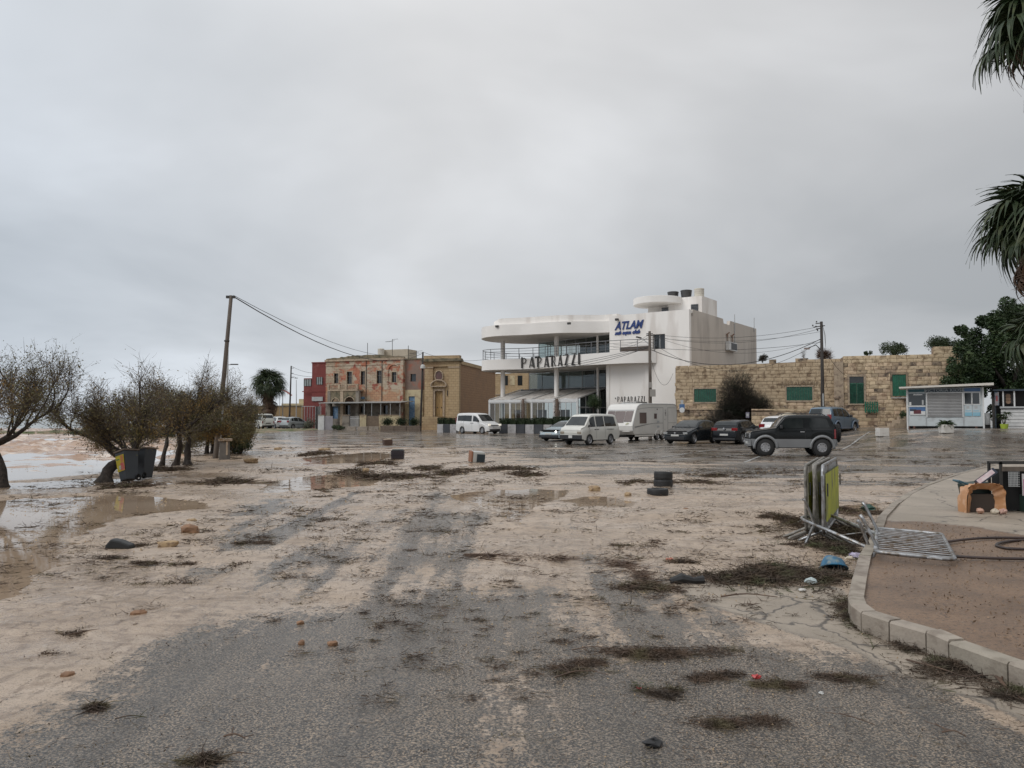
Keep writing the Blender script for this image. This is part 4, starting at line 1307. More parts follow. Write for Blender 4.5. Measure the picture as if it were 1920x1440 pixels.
def town_house():
    F = Frame(-24.0, 99.0, _d, .1)
    root = thing('town_house', 'two storey stone town house with peeling red and salmon paint and a stone balcony', 'house', (F.o[0], F.o[1], F.z), F.a)
    xr = F.hit(757, 700)[0]
    H = lambda px, py, y=0: F.hit(px, py, y)
    topz = H(700, 672)[1]
    def holes(mb, x0, x1, z0, z1, ops, y0=0, y1=.5):
        ops = sorted(ops); x = x0
        for (a, b, c, d) in ops:
            mb.box(x, a, y0, y1, z0, z1)
            if c > z0: mb.box(a, b, y0, y1, z0, c)
            if d < z1: mb.box(a, b, y0, y1, d, z1)
            x = b
        mb.box(x, x1, y0, y1, z0, z1)
    ups = []
    for (a, b, c, d) in ((626.5, 634.5, 719, 700), (650.5, 660, 720, 697), (676.5, 684.5, 721, 696), (706.5, 715.5, 719, 695), (734.5, 743.5, 717, 697.5)):
        p = H(a, c); q = H(b, d); ups.append((p[0], q[0], p[1], q[1]))
    zmid = H(700, 731)[1]
    mb = MB(); holes(mb, 0, xr, zmid, topz - .25, ups); mb.build('upper_wall', m_peel, root)
    zlow = H(700, 754)[1]
    gops = []
    for (a, b, c, d) in ((622, 634, 785, 762), (648, 657, 785, 760), (676, 681, 774, 762), (719, 727, 776, 760)):
        p = H(a, c); q = H(b, d); gops.append((p[0], q[0], p[1], q[1]))
    mb = MB(); holes(mb, 0, xr, zlow, zmid, []); mb.build('middle_wall', m_peel2, root)
    mb = MB(); holes(mb, 0, xr, -.3, zlow, gops); mb.build('lower_wall', m_greywall, root)
    mb = MB(); mb.box(.02, xr - .02, .5, 9, -.3, topz - .6); mb.build('house_body', m_greywall, root)
    # windows
    for i, (a, b, c, d) in enumerate(ups):
        q = MB(); q.box(a, b, .22, .26, c, d); w = q.build('window', m_darkglass, root)
        q = MB(); e = .13
        q.box(a - e, a, -.04, .21, c - .02, d + e); q.box(b, b + e, -.04, .21, c - .02, d + e); q.box(a, b, -.045, .21, d, d + e); q.build('window_surround', m_trim, w)
        q = MB(); q.box((a + b) / 2 - .025, (a + b) / 2 + .025, .18, .215, c, d)
        q.box(a, b, .18, .216, c + (d - c) * .62, c + (d - c) * .62 + .05); q.build('window_frame', m_greywall, w)
    for i, (a, b, c, d) in enumerate(gops):
        q = MB(); q.box(a, b, .25, .3, c, d); w = q.build('door' if i < 2 else 'window', m_bluedoor if i == 0 else m_darkglass, root)
        q = MB(); q.box(a - .08, a, -.02, .2, c, d + .08); q.box(b, b + .08, -.02, .2, c, d + .08); q.build('frame', m_greywall, w)
    # cornice, parapet with a raised middle
    mb = MB(); mb.box(-.1, xr + .1, -.18, .3, topz - .25, topz - .02); mb.build('cornice', m_trim, root)
    zp = [H(612, 672.7)[1], H(640, 669.5)[1], H(670, 666)[1], H(720, 665)[1], H(757, 671)[1]]
    xs = [0, H(640, 669)[0], H(670, 669)[0], H(720, 669)[0], xr]
    mb = MB(); pts = [(x, max(z, topz + .1)) for x, z in zip(xs, zp)]
    r = random.Random(3); P2 = []
    for i in range(len(pts) - 1):
        for k in range(7):
            f = k / 7; P2.append((pts[i][0] * (1 - f) + pts[i + 1][0] * f, pts[i][1] * (1 - f) + pts[i + 1][1] * f + r.uniform(-.07, .06)))
    P2.append(pts[-1])
    mb.prism_y(P2[::-1] + [(0, topz - .02), (xr, topz - .02)], .0, .35); mb.build('parapet', m_parapet, root)
    # pilaster at the right corner and the arch relief round the last window
    q = MB(); q.box(xr - .45, xr - .02, -.12, 0, -.3, topz - .25); q.build('corner_pilaster', m_peel, root)
    cx = (ups[4][0] + ups[4][1]) / 2; zc = ups[4][3] + .1
    pts = [(cx - .85, -.06, ups[4][2])] + [(cx + .85 * math.cos(w), -.06, zc + .85 * math.sin(w)) for w in np.linspace(math.pi, 0, 13)] + [(cx + .85, -.06, ups[4][2])]
    q = MB(); q.tube(pts, .08, 6); q.build('arch_moulding', m_peel, root)
    q = MB(); q.box(0, xr, -.07, 0, H(700, 684)[1], H(700, 684)[1] + .12); q.build('string_course', m_peel, root)
    # stone balcony on arches
    bx0, bx1 = H(615, 731, -1.3)[0], H(671, 731, -1.3)[0]
    zb = H(640, 731, -1.3)[1]; zt_ = H(640, 720.5, -1.3)[1]
    q = MB(); q.box(bx0, bx1, -1.4, 0, zb - .15, zb + .05); q.build('balcony_floor', m_trim, root)
    q = MB(); q.box(bx0, bx1, -1.38, -1.2, zt_ - .12, zt_); q.build('balcony_rail', m_trim, root)
    nb = 22
    for k in range(nb):
        x = bx0 + .1 + (bx1 - bx0 - .2) * k / (nb - 1)
        if k in (0, 8, 13, nb - 1):
            q = MB(); q.box(x - .14, x + .14, -1.42, -1.16, zb + .05, zt_ + .02); q.build('balcony_pier', m_trim, root)
        else:
            q = MB(); hh_ = zt_ - .12 - zb - .05; q.lathe([(.05, 0), (.085, hh_ * .3), (.045, hh_ * .62), (.06, hh_)], 8, (x, -1.29, zb + .05)); q.build('baluster', m_trim, root, smooth=True)
    # porch: three piers with two arches
    zs = H(640, 757, -1.3)[1]
    px_ = [H(p, 757, -1.3)[0] for p in (617, 641, 670)]
    for x in px_:
        q = MB(); q.box(x - .22, x + .22, -1.36, -.9, -.3, zb - .15); q.build('porch_pier', m_greywall if x != px_[1] else m_trim, root)
    for i in range(2):
        a, b = px_[i] + .22, px_[i + 1] - .22; c_ = (a + b) / 2; rr = (b - a) / 2 * .8
        zc = zs + .15
        pts = [(a, zb - .15), (a, zc)] + [(c_ - rr * math.cos(w), zc + rr * math.sin(w)) for w in np.linspace(0, math.pi, 13)] + [(b, zc), (b, zb - .15)]
        q = MB()
        n = len(pts)
        # spandrel built as strips above the arch
        xs_ = np.linspace(a, b, 25)
        for k in range(24):
            xm = (xs_[k] + xs_[k + 1]) / 2
            zlo = zc + (math.sqrt(max(rr * rr - (xm - c_) ** 2, 0)) if abs(xm - c_) < rr else 0)
            q.box(xs_[k], xs_[k + 1], -1.3, -.95, zlo, zb - .151)
        q.build('arch', m_parapet, root)
        q = MB(); q.tube([(c_ - rr * math.cos(w), -1.33, zc + rr * math.sin(w)) for w in np.linspace(0, math.pi, 13)], .05, 6); q.build('arch_moulding', m_trim, root)
    # veranda roof on thin posts
    x0, z0 = H(597, 757, -3.2); x1, z1 = H(752, 754, -3.2)
    q = MB(); q.add([(x0, -3.2, z1 - .08), (x1, -3.2, z1 - .08), (x1, 0, z1 + .12), (x0, 0, z1 + .12), (x0, -3.2, z1), (x1, -3.2, z1), (x1, 0, z1 + .2), (x0, 0, z1 + .2)], [(0, 3, 2, 1), (4, 5, 6, 7), (0, 1, 5, 4), (1, 2, 6, 5), (3, 0, 4, 7)])
    q.build('veranda_roof', M('sheet_roof', (.33, .33, .32), (.24, .24, .23), rough=.6), root)
    for p in (600, 683, 697, 714, 732, 750):
        a = H(p, 770, -3.1)[0]; q = MB(); q.tube([(a, -3.1, -.3), (a, -3.1, z1 - .06)], .035, 6); q.build('veranda_post', m_frame, root)
    # drainpipes
    for p in (687, 716.5, 755.5):
        a = H(p, 700)[0]; q = MB(); q.tube([(a, -.06, zlow), (a, -.06, topz - .3)], .04, 6); q.build('drain_pipe', m_letter, root)
    # small sign and roof structures
    q = MB(); a = H(676, 748); b = H(684, 744); q.box(a[0], b[0], -.1, -.02, a[1], b[1]); q.build('wall_sign', m_bluedoor, root)
    a = H(722, 668, 4); b = H(768, 655, 4)
    q = MB(); q.box(a[0], b[0], 3.5, 6, topz - .6, b[1]); q.build('roof_room', M('pale_roof_room', (.50, .44, .34), (.42, .36, .28), rough=.9), root)
    a = H(709, 664, 3); b = H(720, 654, 3); q = MB(); q.lathe([(.0, 0), ((b[0] - a[0]) / 2, 0), ((b[0] - a[0]) / 2, b[1] - topz + .2), (0, b[1] - topz + .3)], 16, ((a[0] + b[0]) / 2, 3, topz - .2)); q.build('roof_tank', m_tank2, root)
    for (px, y0, y1) in ((689, 666, 643), (735.5, 668, 636), (765.5, 668, 648), (781, 672, 658)):
        a = H(px, y0, 1); b = H(px, y1, 1)
        q = MB(); q.tube([(a[0], 1, topz - .5), (a[0], 1, b[1])], .035, 5)
        if px in (735.5, 781):
            q.tube([(a[0] - 1.0, 1, b[1] - .3), (a[0] + .3, 1, b[1] - .2)], .02, 4); q.tube([(a[0], 1, b[1] - .05), (a[0] + .8, 1, b[1])], .02, 4)
            for k in range(5): q.tube([(a[0] - .9 + k * .2, .75, b[1] - .3), (a[0] - .9 + k * .2, 1.25, b[1] - .3)], .012, 4)
        q.build('aerial', m_letter, root)
    # right wing: grey above, cream below, blue door
    xw = H(793, 700, .4)[0]
    z2 = H(770, 672, .4)[1]; zc2 = H(770, 731, .4)[1]
    a = H(769.5, 715.5, .4); b = H(780, 701, .4)
    q = MB(); holes(q, xr + .003, xw, zc2, z2, [(a[0], b[0], a[1], b[1])], .4, .9); q.build('wing_upper_wall', M('grey_red_wall', (.25, .17, .135), (.19, .14, .115), scale=.7, rough=.9, c3=(.30, .12, .08), s3=1.2), root)
    q = MB(); q.box(a[0], b[0], .6, .64, a[1], b[1]); q.build('window', m_darkglass, root)
    a = H(766, 781, .4); b = H(778, 743, .4)
    q = MB(); holes(q, xr + .003, xw, -.3, zc2, [(a[0], b[0], -.3, b[1])], .38, .9); q.build('wing_lower_wall', m_cream, root)
    for s_ in (0, 1):
        xa = a[0] + (b[0] - a[0]) * s_ / 2; xb = a[0] + (b[0] - a[0]) * (s_ + 1) / 2
        q = MB(); q.box(xa, xb - .02, .55, .6, -.3, b[1]); d_ = q.build('door_leaf', m_bluedoor, root)
        for z_ in (.2, 1.3, 2.4, 3.2):
            q = MB(); q.box(xa + .08, xb - .1, .53, .548, z_, z_ + .7); q.build('door_panel', m_bluedoor, d_)
    q = MB(); q.box(xr, xw, .3, .4, z2 - .15, z2); q.build('wing_cornice', m_parapet, root)
    q = MB(); q.box(xr + .01, xw, .9, 8, -.3, z2 - .3); q.build('wing_body', m_greywall, root)
    return root, F


th, FT = town_house()


def red_house():
    F = Frame(at(567.5, 700, 101).x, 101, R(-16), .1)
    root = thing('red_house', 'dark red painted corner house with stepped flat roof beside the peeling town house', 'house', (F.o[0], F.o[1], F.z), F.a)
    H = F.hit
    xm = H(585, 700)[0]; xr = H(611, 700)[0]
    zl = H(576, 709)[1]; zh = H(600, 681)[1]
    q = MB(); q.box(0, xm, .3, 7, -.3, zl); q.build('low_wing', m_red, root)
    q = MB(); q.box(xm + .003, xr, 0, 7, -.3, zh); q.build('wall', m_red, root)
    q = MB(); q.box(xm - .05, xr, -.08, .3, zh, zh + .15); q.build('parapet', m_red, root)
    for (p0, p1, y) in (((570.5, 724), (584, 711), .3), ((594, 721), (605, 707), 0)):
        a = H(*p0, y); b = H(*p1, y)
        q = MB(); q.box(a[0], b[0], y - .06, y - .01, a[1], b[1]); w = q.build('window', M('window_blind', (.30, .33, .33), (.20, .22, .22), rough=.3) if y == .3 else bpy.data.materials['window_blind'], root)
        q = MB()
        for k in range(4): x = a[0] + (b[0] - a[0]) * k / 3; q.box(x - .03, x + .03, y - .1, y - .062, a[1], b[1])
        q.build('window_bar', m_letter, w)
    q = MB(); a = H(585.5, 752); b = H(606, 744); q.box(a[0], b[0], -.12, -.02, a[1], b[1]); s_ = q.build('shop_sign', M('sign_board', (.42, .43, .43), (.30, .31, .31), rough=.5, scale=2), root)
    q = MB(); a = H(570, 735); q.box(-.02, xr, -.05, 0, a[1], a[1] + .12); q.build('string_course', m_red, root)
    a = H(592, 784); b = H(600, 762); q = MB(); q.box(a[0], b[0], -.03, 0, -.2, b[1]); q.build('door', m_letter, root)
    a = H(570, 762)[1]; q = MB()
    q.box(.1, xm + .6, -.3, -.26, a - .03, a + .03)
    for k in range(8): q.box(.1 + k * .4, .14 + k * .4, -.3, -.26, -.3, a)
    q.build('pergola_frame', m_frame, root)


red_house()


def chapel():
    A = at(797, 783, 86.0)
    F = Frame(A.x, A.y, R(-12), .1)
    root = thing('chapel', 'square ochre limestone chapel with wooden double door under a curved pediment', 'chapel', (F.o[0], F.o[1], F.z), F.a)
    H = F.hit
    W_ = H(861, 700)[0]
    ztop = H(800, 671)[1]; zc = H(800, 678)[1]
    a = H(816, 781); b = H(830.5, 733)
    q = MB(); q.box(0, a[0], 0, .5, -.3, ztop - .6); q.box(b[0], W_, 0, .5, -.3, ztop - .6); q.box(a[0], b[0], 0, .5, b[1], ztop - .6); q.box(a[0], b[0], 0, .5, -.3, a[1] - .4)
    q.build('front_wall', m_ochre, root)
    # side recedes
    D_ = 17.5
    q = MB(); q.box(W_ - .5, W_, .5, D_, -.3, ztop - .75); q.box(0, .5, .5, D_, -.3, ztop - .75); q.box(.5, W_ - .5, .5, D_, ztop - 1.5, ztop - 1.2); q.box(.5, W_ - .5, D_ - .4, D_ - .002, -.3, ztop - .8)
    q.build('side_wall', masonry('chapel_shaded_ashlar', (.315, .19, .105), (.285, .17, .095), (.19, .115, .065), .56, .28, .012, patches=[((.24, .15, .09), .6, .5, .7), ((.20, .14, .09), .8, .62, .75)], ax=(.3, 1)), root)  # front ashlar darkened, the shade on the side walls is in the colour
    for (x0, x1) in ((0.0, .95), (W_ - 1.15, W_ + .03)):
        q = MB(); q.box(x0 - .02, x1, -.18, -.002, -.3, zc - .75); q.build('pilaster', m_ochre, root)
        q = MB(); q.box(x0 - .06, x1 + .05, -.24, -.002, -.3, 1.3); q.build('pilaster_base', m_ochre, root)
        q = MB(); q.box(x0 - .06, x1 + .05, -.24, -.002, zc - .748, zc - .6); q.build('pilaster_cap', m_trim, root)
    q = MB(); q.box(-.05, W_ + .06, -.2, .4, zc - .6, ztop - .45); q.build('entablature', m_ochre, root)
    q = MB(); q.box(-.35, W_ + .35, -.5, .6, ztop - .448, ztop - .28); q.box(-.28, W_ + .28, -.42, .6, ztop - .28, ztop - .12); q.build('cornice', m_parapet, root)
    q = MB(); q.box(-.1, W_ + .1, -.25, .5, ztop - .12, ztop + .22); q.box(W_ - .6, W_ + .1, .5, D_, ztop - .75, ztop - .35); q.build('parapet', m_ochre, root)
    # door
    for s_ in (0, 1):
        xa = a[0] + (b[0] - a[0]) * s_ / 2; xb = a[0] + (b[0] - a[0]) * (s_ + 1) / 2
        q = MB(); q.box(xa, xb - .02, .22, .28, a[1] - .4, b[1]); dr = q.build('door_leaf', M('varnished_door', (.40, .26, .11), (.33, .21, .085), rough=.5, scale=3, stretch=(3, 3, .3)) if s_ == 0 else bpy.data.materials['varnished_door'], root)
        for z_ in (0.5, 1.5, 2.6):
            q = MB(); q.box(xa + .1, xb - .12, .19, .218, a[1] - .3 + z_, a[1] - .3 + z_ + .75); q.build('door_panel', bpy.data.materials['varnished_door'], dr)
        q = MB(); q.lathe([(0, 0), (.07, 0), (.05, -.07), (0, -.08)], 10, ((xa + xb) / 2, .19, a[1] + 1.0), 'y'); q.build('knocker', m_letter, dr)
    e = .22
    q = MB(); q.box(a[0] - e, a[0], -.1, .2, a[1] - .4, b[1] + e); q.box(b[0], b[0] + e, -.1, .2, a[1] - .4, b[1] + e); q.box(a[0], b[0], -.1, .2, b[1], b[1] + e); q.build('door_surround', m_trim, root)
    cx = (a[0] + b[0]) / 2; zz = b[1] + .55; w_ = (b[0] - a[0]) / 2 + .45
    q = MB(); q.box(cx - w_, cx + w_, -.35, 0, zz - .12, zz)
    q.tube([(cx + w_ * math.cos(t), -.25, zz + .65 * math.sin(t)) for t in np.linspace(0, math.pi, 15)], .10, 6)
    q.build('pediment', m_trim, root)
    # oval window
    o = H(823.5, 707)
    q = MB(); q.lathe([(.0, -.02), (.36, -.02), (.36, -.08), (0, -.08)], 24, (0, 0, 0), 'y')
    me = q.mesh('oculus'); me.transform(Matrix.Diagonal((1, 1, 1.35, 1))); me.transform(Matrix.Translation((o[0], 0, o[1] + .1))); link('oculus', me, M('red_glass', (.14, .07, .06), (.10, .06, .055), rough=.3), root)
    q = MB(); q.tube([(o[0] + .46 * math.cos(t), -.08, o[1] + .1 + .60 * math.sin(t)) for t in np.linspace(0, 2 * math.pi, 25)], .07, 6); q.build('oculus_moulding', m_trim, root)
    for p in (807.5, 839):
        c1 = H(p, 737); q = MB(); q.box(c1[0] - .04, c1[0] + .04, -.06, -.0, c1[1] - .3, c1[1] + .3); q.build('wall_bracket', m_letter, root)
    # steps / podium
    q = MB(); p0 = H(790, 806, -2.5)[0]; p1 = H(822, 806, -2.5)[0]; q.box(p0, p1, -2.6, -.25, -.3, H(800, 781, -2.5)[1]); q.build('podium', m_ochre, root)
    q = MB(); q.box(p0 - .3, p1 + 1.2, -3.2, -2.61, -.3, .15); q.build('step', m_trim, root)


chapel()

# yellowish boundary wall far left
F_y = Frame(at(468, 783, 118).x, 118, R(-8), .1)
t = thing('boundary_wall', 'long low ochre boundary wall behind the parked white van and silver car', 'wall', (F_y.o[0], F_y.o[1], .1), R(-8))
L_ = F_y.hit(570, 770)[0]; zt_ = F_y.hit(520, 763)[1]
q = MB(); q.box(-6, L_, 0, .5, -.4, zt_); q.build('wall_body', M('ochre_wall', (.40, .27, .13), (.31, .22, .12), scale=.4, rough=.9, c3=(.24, .17, .11), s3=.9), t)
q = MB(); q.box(-6, L_, -.05, .55, zt_, zt_ + .22); q.build('coping', m_parapet, t)
Fh = Frame(at(545, 783, 125).x, 125, R(-8), .1)
t = thing('roadside_house', 'low cream flat roofed house rising behind the ochre wall, left of the red house', 'house', (Fh.o[0], Fh.o[1], .1), R(-8))
x1 = Fh.hit(572, 750)[0]; z1 = Fh.hit(560, 753)[1]; x2 = Fh.hit(558, 750)[0]; z2 = Fh.hit(560, 748)[1]
q = MB(); q.box(-1.6, x1, 0, 6, -.4, z1 - .3); q.build('wall', m_cream, t)
q = MB(); q.box(x2, x1, .5, 6, z1 - .3, z2); q.build('roof_block', m_cream, t)
q = MB(); q.box(.2, 1.2, -.06, 0, 2.2, 3.4); q.build('window', m_darkglass, t)

# courtyard walls and gates in front of the town house
def yard_run():
    items = [
        ('courtyard_wall', 597, 608, 779, 798, m_paintwhite, 'short white rendered wall beside the pale blue gate', 'wall'),
        ('courtyard_wall', 642, 655, 779, 794, m_greywall, 'grey courtyard wall left of the white barred gate', 'wall'),
        ('courtyard_wall', 675, 687, 779, 797, m_cream, 'cream gate pier right of the white barred gate', 'wall'),
        ('courtyard_wall', 711, 722, 779, 797, m_cream, 'cream gate pier right of the brown board fence', 'wall'),
        ('courtyard_wall', 722, 752, 779, 800, m_cream, 'long cream garden wall behind the dark hedge planters', 'wall'),
    ]
    for nm, a, b, y0, y1, mt, lab, cat in items:
        A = at(a, 783, 92); B = at(b, 783, 92); z1 = at(a, y0, 92).z
        t = thing(nm, lab, cat, ((A.x + B.x) / 2, 92, .1)); w = B.x - A.x
        MB().box(-w / 2, w / 2, -.12, .12, -.2, z1 - .1).build('wall_body', mt, t); MB().box(-w / 2 - .04, w / 2 + .04, -.17, .17, z1 - .1, z1 - .02).build('coping', m_trim, t)
    for (a, b, lab, mt, n, cat) in ((656, 674, 'white barred metal gate between the courtyard walls', m_paintwhite, 13, 'gate'), (608, 624, 'pale lilac slatted gate in front of the stone porch', M('lilac_paint', (.36, .34, .36), rough=.7), 8, 'gate'), (688, 711, 'brown upright board fence between two cream gate piers', M('brown_boards', (.22, .165, .115), (.15, .11, .08), rough=.8, scale=4), 9, 'fence')):
        A = at(a, 783, 92); B = at(b, 783, 92); z1 = at(a, 780, 92).z - .1
        t = thing('yard_gate' if cat == 'gate' else 'board_fence', lab, cat, ((A.x + B.x) / 2, 92, .1)); w = B.x - A.x
        for k in range(n):
            x = -w / 2 + w * (k + .5) / n; hw = w / n * (.46 if n < 10 else .16)
            MB().box(x - hw, x + hw, -.02, .02, -.1, z1).build('board' if n < 10 else 'bar', mt, t)
        MB().box(-w / 2, w / 2, .02, .05, z1 * .8, z1 * .8 + .07).build('rail', mt, t); MB().box(-w / 2, w / 2, .02, .05, .15, .22).build('rail', mt, t)


yard_run()
m_conc = M('concrete', (.36, .31, .26), (.27, .235, .195), scale=3, rough=.85, c3=(.18, .15, .12), s3=5)
for i, (a, b) in enumerate(((651, 668), (671, 690), (692, 711))):
    A = at(a, 783, 88); B = at(b, 783, 88); w = B.x - A.x
    t = MB().box(-w / 2, w / 2, -.25, .25, -.2, .42).build('concrete_block', m_conc, None, bevel=.04)
    t.location = ((A.x + B.x) / 2, 88, .15)
    props(t, ['leftmost', 'middle', 'rightmost'][i] + ' of the three low concrete road blocks in front of the courtyard gates', 'concrete block', 'concrete blocks by the courtyard')

# stone houses seen through the gap under the balcony
Fg = Frame(at(928, 783, 112).x, 112, R(-20), .1)
t = thing('background_house', 'ochre stone house seen through the gap between chapel and restaurant terrace', 'house', (Fg.o[0], Fg.o[1], .1), R(-20))
x1 = Fg.hit(990, 720)[0]; z1 = Fg.hit(955, 700)[1]
MB().box(0, x1, 0, 8, -.4, z1).build('wall', m_ochre, t)
MB().box(-.05, x1 + .05, -.08, .3, z1 * .60, z1 * .60 + .2).build('string_course', m_trim, t)
for px, py in ((948, 712), (961, 712), (975, 712)):
    a = Fg.hit(px, py); MB().box(a[0] - .35, a[0] + .35, -.04, -.002, a[1] - .8, a[1] + .6).build('window', m_darkglass if px != 961 else m_cream, t)
# ------------------------------------------------------------------ vehicles
def paint(name, c, rough=.28, metal=0.0):
    metal = 0
    if max(c) < .05: rough = .16
    return M(name, c, tuple(x * .82 for x in c), scale=1.2, rough=rough, metal=metal, coat=.0 if max(c) < .05 else .3, spec=.32 if max(c) < .05 else .5, contrast=.6)


m_chrome = M('wheel_alloy', (.50, .50, .51), (.35, .35, .36), rough=.3, metal=.7, scale=10)
m_cap = M('hub_cap', (.34, .35, .36), (.22, .22, .23), rough=.4, metal=.4, scale=12)
m_under = M('underbody', (.012, .012, .012), rough=.9)
m_lamp = M('headlamp_glass', (.42, .43, .43), (.25, .26, .26), rough=.08, scale=14, coat=.6)
m_lit = emis('lit_headlamp', (1.0, .97, .88), 9.0)
m_tail = M('tail_lamp', (.26, .012, .015), (.16, .008, .01), rough=.12, scale=10, coat=.5)
m_plate = M('number_plate', (.55, .55, .53), (.48, .48, .46), rough=.4)
m_seam = M('door_seam', (.02, .02, .02), rough=.8)
m_tyre = M('tyre_rubber', (.018, .018, .019), (.03, .029, .028), rough=.7, scale=6)
_WH = {}


def wheel_meshes(Rw, w, style):
    key = (round(Rw, 3), round(w, 3), style)
    if key in _WH: return _WH[key]
    r = Rw * (.66 if style != 'offroad' else .52)
    ty = MB(); ty.lathe([(r, -w / 2), (Rw - .035, -w / 2), (Rw - .008, -w / 2 + .03), (Rw, -w / 2 + .06), (Rw, w / 2 - .06), (Rw - .008, w / 2 - .03), (Rw - .035, w / 2), (r, w / 2), (r, -w / 2)], 32, (0, 0, 0), 'y')
    if style == 'offroad':
        for k in range(28):
            a = 2 * math.pi * k / 28
            for yy in (-w / 4, w / 4):
                ty.obox(((Rw + .006) * math.cos(a + (.1 if yy > 0 else 0)), yy, (Rw + .006) * math.sin(a + (.1 if yy > 0 else 0))), (.025, w * .42, .05), Matrix.Rotation(-a, 3, 'Y'))
    tm = ty.mesh('tyre', True); tm.materials.append(m_tyre)
    rm = MB(); rm.lathe([(r + .004, -w / 2 + .012), (r - .02, -w / 2), (r - .035, -w / 2 + .03), (r - .04, -w / 2 + .06)], 32, (0, 0, 0), 'y')
    hub = -w / 2 + .02
    rm.lathe([(0, hub - .005), (.05, hub - .005), (.07, hub + .02), (.07, hub + .05)], 16, (0, 0, 0), 'y')
    ns = {'alloy': 5, 'offroad': 8, 'cap': 7}[style]
    for k in range(ns):
        a = 2 * math.pi * k / ns; tw = .35 if style == 'offroad' else 0
        p0 = Vector((.05 * math.cos(a), hub + .01, .05 * math.sin(a))); p1 = Vector(((r - .02) * math.cos(a + tw), hub + .005, (r - .02) * math.sin(a + tw)))
        d = p1 - p0; side = Vector((-d.z, 0, d.x)).normalized() * (.045 if style != 'cap' else .055)
        rm.add([p0 - side * .7, p0 + side * .7, p1 + side, p1 - side, p0 - side * .7 + Vector((0, .03, 0)), p0 + side * .7 + Vector((0, .03, 0)), p1 + side + Vector((0, .03, 0)), p1 - side + Vector((0, .03, 0))],
               [(0, 1, 2, 3), (7, 6, 5, 4), (0, 4, 5, 1), (1, 5, 6, 2), (2, 6, 7, 3), (3, 7, 4, 0)])
    rmm = rm.mesh('rim'); rmm.materials.append(m_chrome if style != 'cap' else m_cap)
    dk = MB(); dk.lathe([(0, -w / 2 + .07), (r - .01, -w / 2 + .07)], 24, (0, 0, 0), 'y'); dk.lathe([(0, w / 2 - .02), (r + .01, w / 2 - .02)][::-1], 24, (0, 0, 0), 'y')
    dm = dk.mesh('brake_disc'); dm.materials.append(m_under)
    _WH[key] = (tm, rmm, dm)
    return _WH[key]


def add_wheel(root, x, y, Rw, w, style, rot=0.0, name='wheel'):
    tm, rm, dm = wheel_meshes(Rw, w, style)
    o = link(name, tm, None, root); o.location = (x, y, Rw); o.rotation_euler = (0, random.random() * 3, 0)
    if y > 0: o.rotation_euler = (0, random.random() * 3, math.pi)
    link('rim', rm, None, o); link('brake_disc', dm, None, o)
    return o


